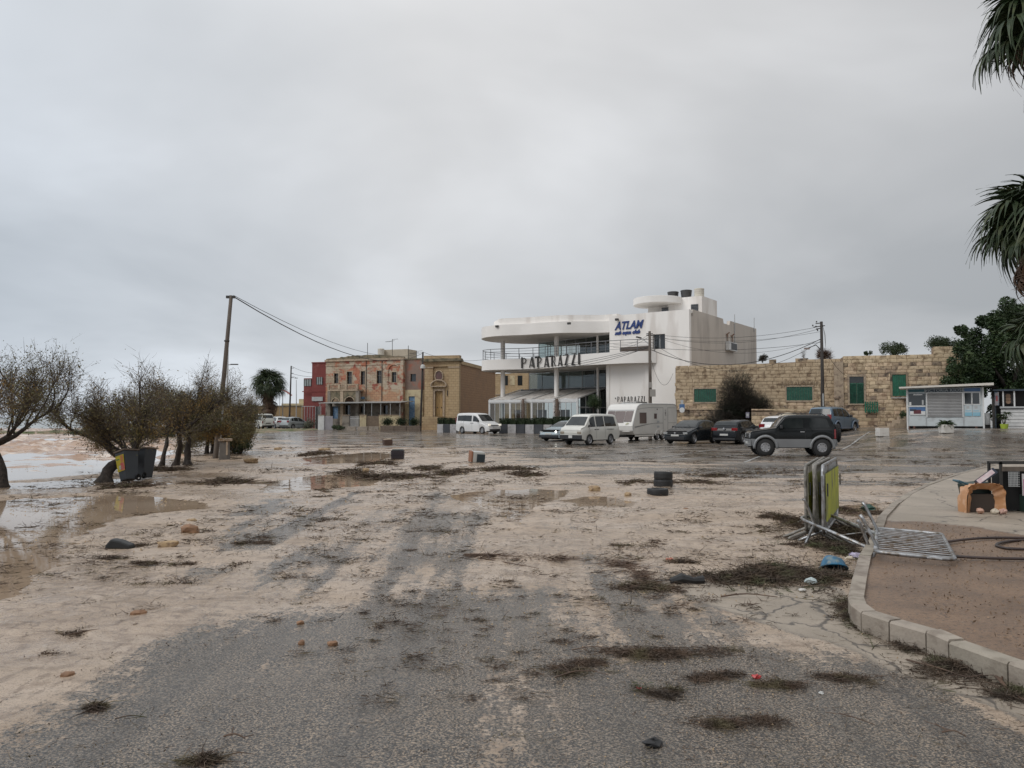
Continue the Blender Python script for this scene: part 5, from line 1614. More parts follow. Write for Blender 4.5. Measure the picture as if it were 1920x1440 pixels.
class Body:
    def __init__(s, sp):
        s.sp = sp; L = sp['L']
        s.tx = np.array([p[0] for p in sp['top']]); s.tz = np.array([p[1] for p in sp['top']])
        s.bx = np.array([p[0] for p in sp['belt']]); s.bz = np.array([p[1] for p in sp['belt']])
        s.px = np.array([p[0] for p in sp['plan']]); s.pw = np.array([p[1] for p in sp['plan']])

    def top(s, x): return float(np.interp(x, s.tx, s.tz))

    def low(s, x):
        z = s.sp['sill'] + (0.06 if x < .25 or x > s.sp['L'] - .25 else 0)
        for xw in s.sp['wheels']:
            ra = s.sp['R'] * 1.16; dx = x - xw
            if abs(dx) < ra: z = max(z, s.sp['R'] + math.sqrt(ra * ra - dx * dx))
        return z

    def ring(s, x):
        sp = s.sp; hw = sp['W'] / 2 * float(np.interp(x, s.px, s.pw)); zt = s.top(x)
        zb = min(s.low(x), zt - .12); zbelt = min(float(np.interp(x, s.bx, s.bz)), zt - .045)
        zbelt = max(zbelt, zb + .05)
        pts = []
        for u in (0, .12, .3, .5, .7, .86, .95, 1.0):
            bul = 1 - .045 * (1 - u) ** 2 - .05 * max(0, u - .72) ** 1.5 / .148
            pts.append((hw * bul, zb + (zbelt - zb) * u))
        g = zt - zbelt; T = sp['tumble']; y0 = pts[-1][0]
        for v in (.25, .5, .75, .88):
            pts.append((y0 - T * g * v, zbelt + g * v))
        ye = y0 - T * g
        rr = min(.07, g * .5)
        pts[-1] = (ye + .012, zt - rr * .55)
        pts.append((ye - rr * .45, zt - rr * .14))
        for f, dz in ((.82, .0), (.5, .012), (0, .02)):
            pts.append(((ye - rr * .45) * f, zt + dz * min(1, g * 3)))
        return pts

    def hw(s, x, z):
        r = s.ring(x); zs = [p[1] for p in r]; ys = [p[0] for p in r]
        return float(np.interp(z, zs[:13], ys[:13]))

    def X(s, x): return s.sp['L'] / 2 - x

    def mesh_body(s):
        L = s.sp['L']; xs = set(np.round(np.linspace(0, L, 46), 3)) | set(np.round(s.tx, 3))
        for xw in s.sp['wheels']:
            ra = s.sp['R'] * 1.16
            for t in np.linspace(0, math.pi, 15): xs.add(round(xw + ra * math.cos(t), 3))
            xs.add(round(xw + ra + .004, 3)); xs.add(round(xw - ra - .004, 3))
        xs = sorted(x for x in xs if 0 <= x <= L)
        m = MB(); n = len(s.ring(0)); vs = []
        for x in xs:
            r = s.ring(x); full = [(-y, z) for y, z in r] + [(y, z) for y, z in r[-2::-1]]
            vs += [(s.X(x), y, z) for y, z in full]
        k = 2 * n - 1; fs = []
        for i in range(len(xs) - 1):
            for j in range(k - 1): fs.append((i * k + j, i * k + j + 1, (i + 1) * k + j + 1, (i + 1) * k + j))
        for i, flip in ((0, False), (len(xs) - 1, True)):
            for j in range(n - 1):
                a = (i * k + j, i * k + k - 1 - j, i * k + k - 2 - j, i * k + j + 1)
                fs.append(a[::-1] if flip else a)
        m.add(vs, fs)
        me = m.mesh('body', True)
        return me

    def patch_side(s, x0, x1, zlo, zhi, sgn, off=.010, n=12, m=4, sl0=0, sl1=0):
        """cols from x0 to x1; zlo/zhi functions of x; slants shear the ends"""
        mb = MB(); vs = []
        for i in range(n + 1):
            f = i / n; xc = x0 + (x1 - x0) * f
            a, b = zlo(xc), zhi(xc)
            if b < a + .01: b = a + .01
            for j in range(m + 1):
                g = j / m; z = a + (b - a) * g
                x = xc + ((1 - f) * sl0 + f * sl1) * g
                vs.append((s.X(x), sgn * (s.hw(x, z) + off), z))
        fs = []
        for i in range(n):
            for j in range(m):
                q = (i * (m + 1) + j, (i + 1) * (m + 1) + j, (i + 1) * (m + 1) + j + 1, i * (m + 1) + j + 1)
                fs.append(q if sgn > 0 else q[::-1])
        return mb.add(vs, fs)

    def patch_top(s, x0, x1, wf, off=.012, n=6, m=8, z1w=1.0):
        mb = MB(); vs = []
        for i in range(n + 1):
            f = i / n; x = x0 + (x1 - x0) * f; r = s.ring(x); zt = s.top(x)
            yy = r[12][0] * wf * (1 + (z1w - 1) * f)
            sl = (s.top(x + .03) - s.top(x - .03)) / .06
            L = math.hypot(1, sl)
            for j in range(m + 1):
                y = yy * (2 * j / m - 1)
                vs.append((s.X(x) + off * sl / L, y, zt + off / L + .012 * (1 - (y / max(yy, .01)) ** 2)))
        fs = [(i * (m + 1) + j, i * (m + 1) + j + 1, (i + 1) * (m + 1) + j + 1, (i + 1) * (m + 1) + j) for i in range(n) for j in range(m)]
        return mb.add(vs, fs)


def car(name, label, cat, pos, head, sp, z=None, group=None):
    x, y = pos
    root = thing(name, label, cat, (x, y, zg(x, y) if z is None else z), math.atan2(head[1], head[0]), group)
    B = Body(sp); L, Wd = sp['L'], sp['W']
    body = link('body', B.mesh_body(), sp['paint'], root)
    ub = MB(); ub.box(-L / 2 + .12, L / 2 - .12, -Wd / 2 + .26, Wd / 2 - .26, sp['sill'] - .04, sp['R'] * 2 + .15)
    ub.build('underbody', m_under, root)
    for xw in sp['wheels']:
        for sg in (-1, 1): add_wheel(root, B.X(xw), sg * (Wd / 2 - sp['wheelw'] / 2 - .015), sp['R'], sp['wheelw'], sp['style'])
    belt = lambda x_: float(np.interp(x_, B.bx, B.bz))
    for (a, b, s0, s1) in sp['win']:
        for sg in (-1, 1):
            o = B.patch_side(a, b, lambda q: belt(q) + .035, lambda q: B.top(q) - sp.get('roofgap', .10), sg, sl0=s0, sl1=s1).build('side_window', m_carglass, root, smooth=True)
    a, b = sp['ws']; B.patch_top(a, b, .93, z1w=1.0).build('windscreen', m_carglass, root, smooth=True)
    a, b = sp['rw']; B.patch_top(a, b, .93).build('rear_window', m_carglass, root, smooth=True)
    # door seams
    for xs_ in sp.get('seams', []):
        for sg in (-1, 1):
            B.patch_side(xs_ - .007, xs_ + .007, lambda q: sp['sill'] + .1, lambda q: belt(q) + .02, sg, off=.004, n=1, m=8).build('door_seam', m_seam, root)
    for xs_ in sp.get('handles', []):
        for sg in (-1, 1):
            zz = belt(xs_) - .12; q = MB(); q.obox((B.X(xs_), sg * (B.hw(xs_, zz) + .012), zz), (.16, .03, .035)); q.build('door_handle', sp.get('handlemat', sp['paint']), root)
    if 'strip' in sp:
        z0, z1, x0, x1, mt = sp['strip']
        for sg in (-1, 1): B.patch_side(x0, x1, lambda q: z0, lambda q: z1, sg, off=.012, n=16, m=1).build('side_moulding', mt, root)
    if 'cladding' in sp:
        z1, mt = sp['cladding']
        for sg in (-1, 1):
            B.patch_side(.02, L - .02, lambda q: B.low(q) - .005, lambda q: max(z1, B.low(q) + .09), sg, off=.028, n=90, m=2).build('lower_cladding', mt, root, smooth=True)
            for xw in sp['wheels']:
                ra = sp['R'] * 1.16
                q = MB(); pts = [(B.X(xw + ra * 1.04 * math.cos(t)), sg * (Wd / 2 + .005), sp['R'] + ra * 1.04 * math.sin(t)) for t in np.linspace(-.12, math.pi + .12, 17)]
                q.tube(pts, .055, 8); q.build('wheel_arch', mt, root, smooth=True)
    # mirrors
    mx = sp.get('mirror', sp['ws'][0] + .32)
    for sg in (-1, 1):
        zz = belt(mx) + .10; q = MB(); yy = sg * (B.hw(mx, zz) + .12)
        q.obox((B.X(mx), yy, zz), (.10, .20, .14), None, .85); q.obox((B.X(mx) - .01, sg * (B.hw(mx, zz) + .02), zz - .05), (.05, .12, .04))
        q.build('wing_mirror', sp.get('mirrormat', m_blackplastic), root, bevel=.02)
    F_ = lambda x_, y0, y1, z0, z1, nm, mt, d=.04, bv=.0: MB().box(B.X(x_) - d, B.X(x_) + .012, y0, y1, z0, z1).build(nm, mt, root, bevel=bv)
    Rr = lambda x_, y0, y1, z0, z1, nm, mt, d=.04, bv=.0: MB().box(B.X(x_) - .012, B.X(x_) + d, y0, y1, z0, z1).build(nm, mt, root, bevel=bv)
    for (kind, fx, y0, y1, z0, z1, nm, mt) in sp['face']:
        ys = [(y0, y1)] if y0 < 0 < y1 or abs(y0 + y1) < 1e-6 else [(y0, y1), (-y1, -y0)]
        for (a, b) in ys:
            (F_ if kind == 'f' else Rr)(fx, a, b, z0, z1, nm, mt, d=.06, bv=.012)
    # wipers
    a, b = sp['ws']
    for sg in (-.35, .2):
        q = MB(); p0 = (B.X(a) + .0, sg * Wd, B.top(a) + .03); p1 = (B.X(a + (b - a) * .38), sg * Wd - .28, B.top(a + (b - a) * .38) + .045)
        q.tube([p0, p1], .009, 4); q.build('wiper', m_blackplastic, root)
    return root, B


def hd(deg):
    """heading: 0 = towards the camera (-Y); positive turns to the photograph's left"""
    return (-math.sin(R(deg)), -math.cos(R(deg)))


def spot(px, Y, py=800): v = at(px, py, Y); return (v.x, Y)


hatch = dict(L=4.26, W=1.79, sill=.20, R=.32, wheelw=.21, wheels=(.86, 3.48), tumble=.36, style='alloy',
             top=[(0, .56), (.05, .66), (.22, .745), (.8, .90), (1.22, .985), (1.6, 1.20), (1.95, 1.37), (2.25, 1.445), (2.7, 1.465), (3.3, 1.435), (3.72, 1.36), (3.85, 1.30), (4.05, 1.06), (4.15, .95), (4.22, .80), (4.26, .55)],
             belt=[(0, .60), (1.2, .90), (2.4, .945), (4.26, 1.02)], plan=[(0, .80), (.12, .9), (.4, .97), (.9, 1), (3.6, 1), (4.0, .95), (4.2, .88), (4.26, .84)],
             ws=(1.27, 1.93), rw=(3.80, 4.02), win=[(1.62, 2.42, .0, .0), (2.50, 3.24, 0, 0), (3.32, 3.72, 0, -.08)], seams=(1.35, 2.46, 3.28), handles=(2.3, 3.15), roofgap=.085)
gf = dict(hatch); gf['paint'] = paint('dark_grey_paint', (.018, .022, .026)); gf['handlemat'] = gf['paint']
gf['face'] = [('f', .02, .52, .80, .60, .72, 'headlight', m_lamp), ('f', .0, -.50, .50, .62, .69, 'grille', m_blackplastic), ('f', -.0, -.60, .60, .27, .46, 'air_intake', m_blackplastic),
              ('f', -.012, -.26, .26, .47, .58, 'number_plate', m_plate), ('f', -.018, -.05, .05, .61, .71, 'badge', m_chrome), ('r', 4.22, .50, .80, .82, .98, 'tail_light', m_tail), ('r', 4.27, -.26, .26, .60, .71, 'number_plate', m_plate)]
car('hatchback_car', 'dark grey hatchback parked nose out beside the white caravan', 'car', spot(1296, 48.2), hd(40), gf, group=None)
gb = dict(hatch); gb['paint'] = paint('black_paint', (.010, .011, .013))
gb['face'] = [('r', 4.21, .46, .83, .80, .97, 'tail_light', m_tail), ('r', 4.27, -.26, .26, .50, .61, 'number_plate', m_plate), ('r', 4.275, -.055, .055, .86, .96, 'badge', m_chrome), ('r', 4.27, -.7, .7, .24, .36, 'bumper_insert', m_blackplastic),
              ('f', .02, .52, .80, .60, .72, 'headlight', m_lamp), ('f', .0, -.5, .5, .6, .69, 'grille', m_blackplastic)]
car('hatchback_car', 'black hatchback seen from behind with red tail lights, left of the off-roader', 'car', spot(1386, 47.8), (math.sin(R(41)), math.cos(R(41))), gb)

# old boxy people carrier
van = dict(L=4.05, W=1.62, sill=.30, R=.30, wheelw=.19, wheels=(.80, 3.05), tumble=.20, style='alloy',
           top=[(0, .86), (.03, .98), (.12, 1.02), (.38, 1.10), (.95, 1.66), (1.12, 1.76), (1.4, 1.80), (2.6, 1.82), (3.55, 1.80), (3.76, 1.74), (3.93, 1.25), (4.02, 1.02), (4.05, .60)],
           belt=[(0, .86), (.4, 1.02), (4.05, 1.07)], plan=[(0, .93), (.1, .98), (.4, 1), (3.8, 1), (4.0, .97), (4.05, .95)],
           ws=(.42, .93), rw=(3.79, 3.91), win=[(.88, 1.42, -.0, .0), (1.54, 2.36, 0, 0), (2.46, 3.66, 0, -.12)], seams=(.80, 1.48, 2.41), handles=(1.36, 1.62), handlemat=m_blackplastic, mirror=.72, roofgap=.13,
           paint=paint('old_white_paint', (.66, .65, .60), rough=.35), strip=(1.0 - .30, .735, 2.5, 3.3, m_blackplastic))
van['strip'] = (.90, .925, 2.55, 3.35, m_blackplastic)
van['face'] = [('f', -.005, .46, .74, .66, .80, 'headlight', M('amber_headlamp', (.20, .15, .10), (.34, .31, .26), rough=.1, scale=20)), ('f', -.012, -.76, .76, .36, .60, 'bumper', m_blackplastic),
               ('f', -.035, -.13, .13, .42, .58, 'number_plate', m_plate), ('f', 0, -.44, .44, .70, .76, 'grille', van['paint']), ('r', 4.05, -.76, .76, .36, .56, 'bumper', m_blackplastic), ('r', 4.0, .60, .76, .70, 1.0, 'tail_light', m_tail)]
car('white_minivan', 'old boxy white minivan with black bumpers standing in front of the caravan', 'van', spot(1107, 46.0), hd(40), van)

# compact white panel van with windows
nv = dict(L=4.40, W=1.70, sill=.22, R=.31, wheelw=.19, wheels=(.80, 3.52), tumble=.14, style='cap',
          top=[(0, .60), (.03, .72), (.15, .86), (.45, .98), (.85, 1.09), (1.15, 1.36), (1.5, 1.66), (1.75, 1.80), (2.1, 1.85), (3.2, 1.87), (4.1, 1.85), (4.25, 1.78), (4.34, 1.30), (4.39, .95), (4.40, .5)],
          belt=[(0, .70), (.85, 1.0), (1.6, 1.06), (4.4, 1.14)], plan=[(0, .82), (.12, .92), (.4, .98), (.9, 1), (4.2, 1), (4.35, .97), (4.4, .94)],
          ws=(.90, 1.58), rw=(4.26, 4.33), win=[(1.22, 2.05, 0, 0), (2.22, 3.35, 0, 0), (3.35, 4.14, 0, 0)], seams=(1.15, 2.13, 3.32), handles=(2.02, 2.26), handlemat=m_blackplastic, roofgap=.22, mirror=1.32,
          paint=paint('clean_white_paint', (.74, .74, .73)))
nv['face'] = [('f', -.0, .50, .76, .74, .90, 'headlight', emis('dim_headlamp', (.85, .8, .7), .55)), ('f', -.01, -.62, .62, .27, .44, 'air_intake', m_blackplastic), ('f', -.012, -.26, .26, .52, .62, 'number_plate', m_plate),
              ('f', -.005, -.46, .46, .74, .79, 'grille', m_blackplastic), ('r', 4.4, .66, .82, 1.0, 1.5, 'tail_light', m_tail)]
car('white_minivan', 'clean white passenger van facing right in front of the terrace hedge', 'van', spot(897, 69.5), hd(-44), nv)

# silver sports coupe with a lit headlamp
cp = dict(L=4.4, W=1.80, sill=.18, R=.31, wheelw=.21, wheels=(.88, 3.45), tumble=.42, style='alloy',
          top=[(0, .48), (.06, .58), (.3, .68), (.9, .82), (1.35, .92), (1.8, 1.16), (2.15, 1.30), (2.5, 1.36), (3.0, 1.34), (3.5, 1.18), (4.0, 1.0), (4.3, .94), (4.4, .6)],
          belt=[(0, .52), (1.3, .85), (4.4, .95)], plan=[(0, .76), (.15, .9), (.5, .98), (3.8, 1), (4.25, .92), (4.4, .84)],
          ws=(1.4, 2.12), rw=(3.1, 3.7), win=[(1.8, 2.7, 0, 0), (2.78, 3.4, 0, 0)], seams=(1.5, 2.74), handles=(2.6,), roofgap=.09, paint=paint('silver_blue_paint', (.36, .42, .45), metal=.35, rough=.3))
cp['face'] = [('f', .06, -.74, -.50, .55, .67, 'headlight', m_lamp), ('f', -.0, -.78, .78, .24, .42, 'air_intake', m_blackplastic), ('f', -.014, -.26, .26, .44, .54, 'number_plate', m_plate), ('f', .0, -.08, .08, .46, .50, 'grille', m_blackplastic)]
cp['face'][0] = ('f', .07, .50, .74, .55, .66, 'headlight', m_lamp)
rcp, Bcp = car('sports_coupe', 'silver blue low car with one bright headlight, half hidden behind the old white minivan', 'car', spot(1062, 53.6), hd(38), cp)
q = MB(); q.lathe([(0, .03), (.035, .025), (.05, .0), (.05, -.04), (0, -.04)], 12, (0, 0, 0), 'y')
me = q.mesh('headlight_bulb'); me.transform(Matrix.Rotation(R(-90), 4, 'Z')); o = link('lit_lamp', me, m_lit, rcp); o.location = (2.17, .60, .64)

# small off-roader, black over silver
jm = dict(L=3.40, W=1.58, sill=.38, R=.375, wheelw=.24, wheels=(.60, 2.83), tumble=.17, style='offroad',
          top=[(0, .86), (.03, .98), (.10, 1.04), (.6, 1.11), (1.02, 1.17), (1.22, 1.42), (1.40, 1.64), (1.56, 1.69), (1.9, 1.71), (2.8, 1.71), (3.12, 1.68), (3.26, 1.45), (3.36, 1.16), (3.40, .62)],
          belt=[(0, .95), (1.0, 1.12), (3.4, 1.16)], plan=[(0, .86), (.1, .92), (.5, .96), (1.0, 1), (3.2, 1), (3.4, .97)],
          ws=(1.07, 1.39), rw=(3.14, 3.30), win=[(1.26, 2.10, .0, .0), (2.34, 3.14, -.0, -.10)], seams=(1.10, 2.18), handles=(2.06,), handlemat=m_chrome, roofgap=.13,
          paint=paint('offroad_black_paint', (.011, .013, .014)), cladding=(.72, paint('offroad_silver_paint', (.22, .225, .23), rough=.4, metal=.2)), mirror=1.22)
sv = jm['cladding'][1]
jm['face'] = [('f', -.02, -.75, .75, .42, .70, 'front_bumper', sv), ('f', -.0, .46, .66, .76, .94, 'headlight', m_lamp), ('f', .0, -.42, .42, .76, .94, 'grille', m_blackplastic), ('f', -.045, -.24, .24, .50, .60, 'number_plate', m_plate), ('f', -.04, .5, .66, .5, .6, 'fog_lamp', m_lamp),
              ('r', 3.42, -.75, .75, .44, .66, 'rear_bumper', sv), ('r', 3.36, .66, .79, .74, 1.12, 'tail_light', m_tail)]
rj, Bj = car('off_road_car', 'small black and silver off-roader with big tyres and a spare wheel at the back', 'car', spot(1480, 32.4), hd(99), jm, z=0.0)
for sg in (-1, 1):
    q = MB(); q.tube([(.45, sg * .55, 1.70), (.35, sg * .56, 1.76), (-1.15, sg * .56, 1.76), (-1.3, sg * .55, 1.70)], .018, 6); q.build('roof_rail', m_blackplastic, rj)
tm, rm, dm = wheel_meshes(.36, .22, 'offroad')
o = link('spare_wheel', tm, None, rj); o.location = (-1.86, .05, .95); o.rotation_euler = (0, 0, R(-90)); link('rim', rm, None, o)
q = MB(); q.box(-1.78, -1.65, -.05, .15, .85, 1.05); q.build('spare_bracket', m_blackplastic, rj)

# blue SUV
su = dict(L=4.25, W=1.78, sill=.32, R=.37, wheelw=.23, wheels=(.85, 3.45), tumble=.26, style='alloy',
          top=[(0, .75), (.05, .9), (.3, 1.0), (1.15, 1.10), (1.6, 1.42), (1.9, 1.64), (2.2, 1.72), (3.0, 1.75), (3.85, 1.70), (3.98, 1.62), (4.18, 1.15), (4.3, 1.0), (4.35, .6)],
          belt=[(0, .85), (1.1, 1.04), (4.35, 1.12)], plan=[(0, .82), (.15, .92), (.5, .98), (3.9, 1), (4.2, .95), (4.35, .9)],
          ws=(1.2, 1.87), rw=(3.99, 4.15), win=[(1.6, 2.4, 0, 0), (2.48, 3.2, 0, 0), (3.28, 3.9, 0, -.1)], seams=(1.3, 2.44, 3.24), handles=(2.3, 3.1), roofgap=.12,
          paint=paint('steel_blue_paint', (.10, .155, .21), metal=.3, rough=.3))
su['cladding'] = (.42, paint('blue_arch_paint', (.15, .20, .27), metal=.3))
su['face'] = [('r', 4.3, .58, .84, .95, 1.25, 'tail_light', m_tail), ('r', 4.36, -.8, .8, .4, .6, 'rear_bumper', su['paint']), ('r', 4.38, -.26, .26, .7, .81, 'number_plate', m_plate), ('f', .02, .5, .8, .74, .9, 'headlight', m_lamp)]
rs_, Bs = car('blue_suv', 'steel blue sport utility car seen from behind, parked by the stone house', 'car', spot(1563, 51.8), (math.sin(R(47)), math.cos(R(47))), su, z=.56)
for sg in (-1, 1):
    q = MB(); q.tube([(.2, sg * .58, 1.74), (.1, sg * .6, 1.80), (-1.5, sg * .6, 1.79), (-1.6, sg * .58, 1.72)], .02, 6); q.build('roof_rail', m_letter, rs_)

# white car behind the off-roader
wc = dict(hatch); wc['paint'] = paint('white_car_paint', (.72, .72, .72)); wc['top'] = [(x, z * 1.06) for x, z in hatch['top']]; wc['face'] = [('r', 4.21, .46, .83, .80, 1.05, 'tail_light', m_tail), ('r', 4.27, -.26, .26, .55, .66, 'number_plate', m_plate)]
car('hatchback_car', 'white hatchback almost hidden behind the black and silver off-roader', 'car', spot(1472, 49.5), (math.sin(R(42)), math.cos(R(42))), wc, z=.16)
# cream boat hull upside down behind it
bp_ = spot(1489, 53.0)
t = thing('upturned_boat', 'cream upturned hull showing above the white car roof', 'boat', (bp_[0], bp_[1], .98), R(10))
vs, fs = [], []
for i in range(13):
    f = i / 12; x = -1.0 + 2.1 * f; w = .55 * math.sin(math.pi * min(f * .85 + .12, 1)) ** .5; h = .55 + .12 * math.sin(f * 6)
    for j in range(9):
        a = math.pi * j / 8; vs.append((x, w * math.cos(a), h * math.sin(a) ** .7 + .3))
for i in range(12):
    for j in range(8): fs.append((i * 9 + j, (i + 1) * 9 + j, (i + 1) * 9 + j + 1, i * 9 + j + 1))
fs += [tuple(range(9)), tuple(range(108, 117))[::-1]]
q = MB(); q.add(vs, fs); q.build('hull', M('cream_gel_coat', (.58, .50, .38), (.50, .43, .33), rough=.4), t, smooth=True)
q = MB(); q.box(-.9, .9, -.5, -.42, -.5, .32); q.box(-.9, .9, .42, .5, -.5, .32); q.build('trestle', m_pole, t)

# far left: white van, silver hatch, white car
fv = dict(van); fv['paint'] = paint('faded_white_paint', (.60, .60, .55), rough=.4); fv['L'] = 4.45; fv['W'] = 1.7
k = 4.45 / 4.05
for key in ('top', 'belt', 'plan'): fv[key] = [(x * k, z * (1.06 if key != 'plan' else 1)) for x, z in van[key]]
fv['wheels'] = (.88, 3.3); fv['ws'] = (.42 * k, .93 * k); fv['rw'] = (3.79 * k, 3.91 * k); fv['win'] = [(a * k, b * k, 0, 0) for a, b, _, _ in van['win']]; fv['mirror'] = .8
fv['strip'] = (.60, .62, 1.2, 3.0, fv['paint'])
fv['face'] = [('r', 4.44, .66, .80, .72, 1.02, 'tail_light', m_tail), ('r', 4.46, -.3, .3, .70, .80, 'number_plate', m_letter), ('r', 4.46, -.8, .8, .36, .50, 'bumper', m_letter)]
car('white_minivan', 'old white van seen from behind on the far left beside the small tree thicket', 'van', spot(490, 98), (-math.sin(R(40)), math.cos(R(40))), fv)
sh_ = dict(hatch); sh_['paint'] = paint('silver_paint', (.34, .37, .38), metal=.3, rough=.35); sh_['top'] = [(x * .93, z * 1.04) for x, z in hatch['top']]; sh_['L'] = 3.96; sh_['belt'] = [(x * .93, z) for x, z in hatch['belt']]; sh_['plan'] = [(x * .93, z) for x, z in hatch['plan']]
sh_['wheels'] = (.75, 3.2); sh_['ws'] = (1.27 * .93, 1.93 * .93); sh_['rw'] = (3.8 * .93, 4.02 * .93); sh_['win'] = [(a * .93, b * .93, c, d) for a, b, c, d in hatch['win']]; sh_['seams'] = (1.25, 2.3, 3.05); sh_['handles'] = (2.15, 2.9); sh_['style'] = 'cap'
sh_['strip'] = (.60, .66, .9, 2.9, m_letter); sh_['face'] = [('r', 3.93, .5, .8, .85, 1.1, 'tail_light', m_tail), ('r', 3.98, -.75, .75, .3, .5, 'bumper', m_letter)]
car('hatchback_car', 'silver grey hatchback facing right by the red house on the far left', 'car', spot(554, 97.5), (math.sin(R(30)), math.cos(R(30))), sh_)
wf = dict(hatch); wf['paint'] = paint('far_white_paint', (.66, .67, .65)); wf['top'] = [(x, z * 1.08) for x, z in hatch['top']]; wf['face'] = [('r', 4.21, .46, .83, .80, 1.05, 'tail_light', m_tail)]
car('hatchback_car', 'white hatchback squeezed between the old white van and the silver hatchback', 'car', spot(520, 101.5), (-math.sin(R(38)), math.cos(R(38))), wf)


# touring caravan
def caravan():
    x, y = spot(1203, 54.6)
    root = thing('touring_caravan', 'white twin axle touring caravan parked behind the old white minivan', 'caravan', (x, y, zg(x, y)), math.atan2(hd(39)[1], hd(39)[0]))
    Wc = 2.28; h2 = Wc / 2
    mw = paint('caravan_white', (.70, .68, .64), rough=.35)
    # side outline, x forward
    prof = [(3.05, .52), (3.22, .70), (3.24, 1.02), (3.12, 1.35), (2.72, 2.16), (2.56, 2.36), (2.30, 2.48), (1.85, 2.56), (-2.6, 2.60), (-2.92, 2.57), (-3.08, 2.45), (-3.14, 2.1), (-3.16, .60), (-3.10, .42), (2.95, .42)]
    q = MB(); q.prism_y(prof, -h2, h2); body = q.build('body', mw, root, smooth=False, bevel=.06)
    # front window of three smoked panes, following the slope
    def on_front(z): return 3.12 + (2.72 - 3.12) * (z - 1.35) / (2.16 - 1.35)
    mwin = M('smoked_acrylic', (.115, .085, .08), (.16, .125, .115), rough=.12, scale=.9)
    for y0, y1 in ((-1.0, -.42), (-.39, .39), (.42, 1.0)):
        q = MB(); z0 = 1.24 if abs(y0 + y1) < .1 else 1.30; z1 = 2.02
        vs = []
        for z in (z0, (z0 + z1) / 2, z1):
            for yy in (y0, y1): vs.append((on_front(z) + .022, yy, z))
        q.add(vs, [(0, 1, 3, 2), (2, 3, 5, 4)]); q.build('front_window', mwin, root)
    q = MB()
    q.add([(on_front(2.06) + .02, -1.02, 2.06), (on_front(2.06) + .02, 1.02, 2.06), (on_front(2.11) + .03, 1.02, 2.11), (on_front(2.11) + .03, -1.02, 2.11)], [(0, 1, 2, 3)]); q.build('window_trim', m_frame, root)
    for sg in (-1, 1):
        yo = sg * (h2 + .012)
        def sq(x0, x1, z0, z1, nm, mt, d=.02, bv=.0):
            q = MB(); q.box(x0, x1, min(yo, yo - sg * d), max(yo, yo - sg * d), z0, z1); return q.build(nm, mt, root, bevel=bv)
        sq(1.35, 2.28, 1.18, 1.92, 'side_window', mwin, .03, .0)
        sq(-.12, .26, 1.50, 1.86, 'small_window', mwin, .03)
        if sg == 1 or True:
            sq(-1.72, -1.05, .50, 2.30, 'door', mw, .03)
            sq(-1.50, -1.28, 1.66, 2.14, 'door_window', m_carglass, .04)
            sq(-1.34, -1.24, 1.40, 1.50, 'door_handle', m_blackplastic, .05)
            for x_ in (-1.74, -1.04): q = MB(); q.box(x_, x_ + .015, min(yo, yo + sg * .006), max(yo, yo + sg * .006), .5, 2.3); q.build('door_seam', m_seam, root)
        sq(1.05, 1.9, .60, .92, 'locker_hatch', mw, .02)
        sq(-.48, -.14, 1.22, 1.36, 'vent_grille', m_frame, .02); sq(-.48, -.14, .88, 1.02, 'vent_grille', m_frame, .02)
        sq(-.25, -.13, 2.12, 2.20, 'awning_light', m_letter, .03)
        # grey swoosh and pin stripe
        mg = bpy.data.materials.get('caravan_grey') or M('caravan_grey', (.26, .26, .25), rough=.5)
        q = MB(); P_ = [(2.95, .98), (2.2, 1.04), (1.2, 1.14), (0.2, 1.2), (-3.0, 1.22)]
        for i in range(4):
            (xa, za), (xb, zb) = P_[i], P_[i + 1]; w0 = (.10, .07, .045, .03, .02)[i]; w1 = (.10, .07, .045, .03, .02)[i + 1]
            yy = sg * (h2 + .008); q.add([(xa, yy, za), (xb, yy, zb), (xb, yy, zb - w1), (xa, yy, za - w0)], [(0, 1, 2, 3) if sg < 0 else (3, 2, 1, 0)])
        P_ = [(2.55, 2.14), (1.9, 2.22), (.9, 2.28), (-2.9, 2.30)]
        for i in range(3):
            (xa, za), (xb, zb) = P_[i], P_[i + 1]; yy = sg * (h2 + .008); q.add([(xa, yy, za), (xb, yy, zb), (xb, yy, zb - .025), (xa, yy, za - .025)], [(0, 1, 2, 3) if sg < 0 else (3, 2, 1, 0)])
        q.build('side_stripe', mg, root)
        pts = [(3.10, .70), (3.16, 1.02), (3.06, 1.35), (2.66, 2.16), (2.50, 2.33), (2.26, 2.44), (1.85, 2.52), (-2.6, 2.56), (-2.9, 2.52), (-3.05, 2.40), (-3.1, 2.1), (-3.12, .6)]
        q = MB(); q.tube([(a, sg * (h2 - .005), b) for a, b in pts], .028, 5); q.build('edge_rail', m_frame, root)
        # skirt and wheel spats
        for xw in (-.62, -1.42):
            add_wheel(root, xw + .35, sg * (h2 - .12), .31, .19, 'alloy')
        q = MB(); 
        for xw in (-.27, -1.07): q.tube([(xw + .38 * math.cos(t_), sg * (h2 + .0), .31 + .40 * math.sin(t_)) for t_ in np.linspace(0.1, math.pi - .1, 11)], .03, 6)
        q.build('wheel_arch', mw, root)
        sq(.3, 2.9, .30, .41, 'skirt', mw, .03)
    q = MB(); q.box(-2.9, 2.8, -.9, .9, .25, .42); q.build('chassis', m_under, root)
    q = MB(); q.tube([(3.0, -.5, .38), (4.25, 0, .40)], .04, 6); q.tube([(3.0, .5, .38), (4.25, 0, .40)], .04, 6); q.box(4.2, 4.4, -.05, .05, .36, .48); q.build('tow_bar', m_letter, root)
    add_wheel(root, 3.7, 0, .11, .07, 'cap', name='jockey_wheel')
    q = MB(); q.box(-.3, .25, -.3, .3, 2.58, 2.68); q.build('roof_light', m_letter, root)
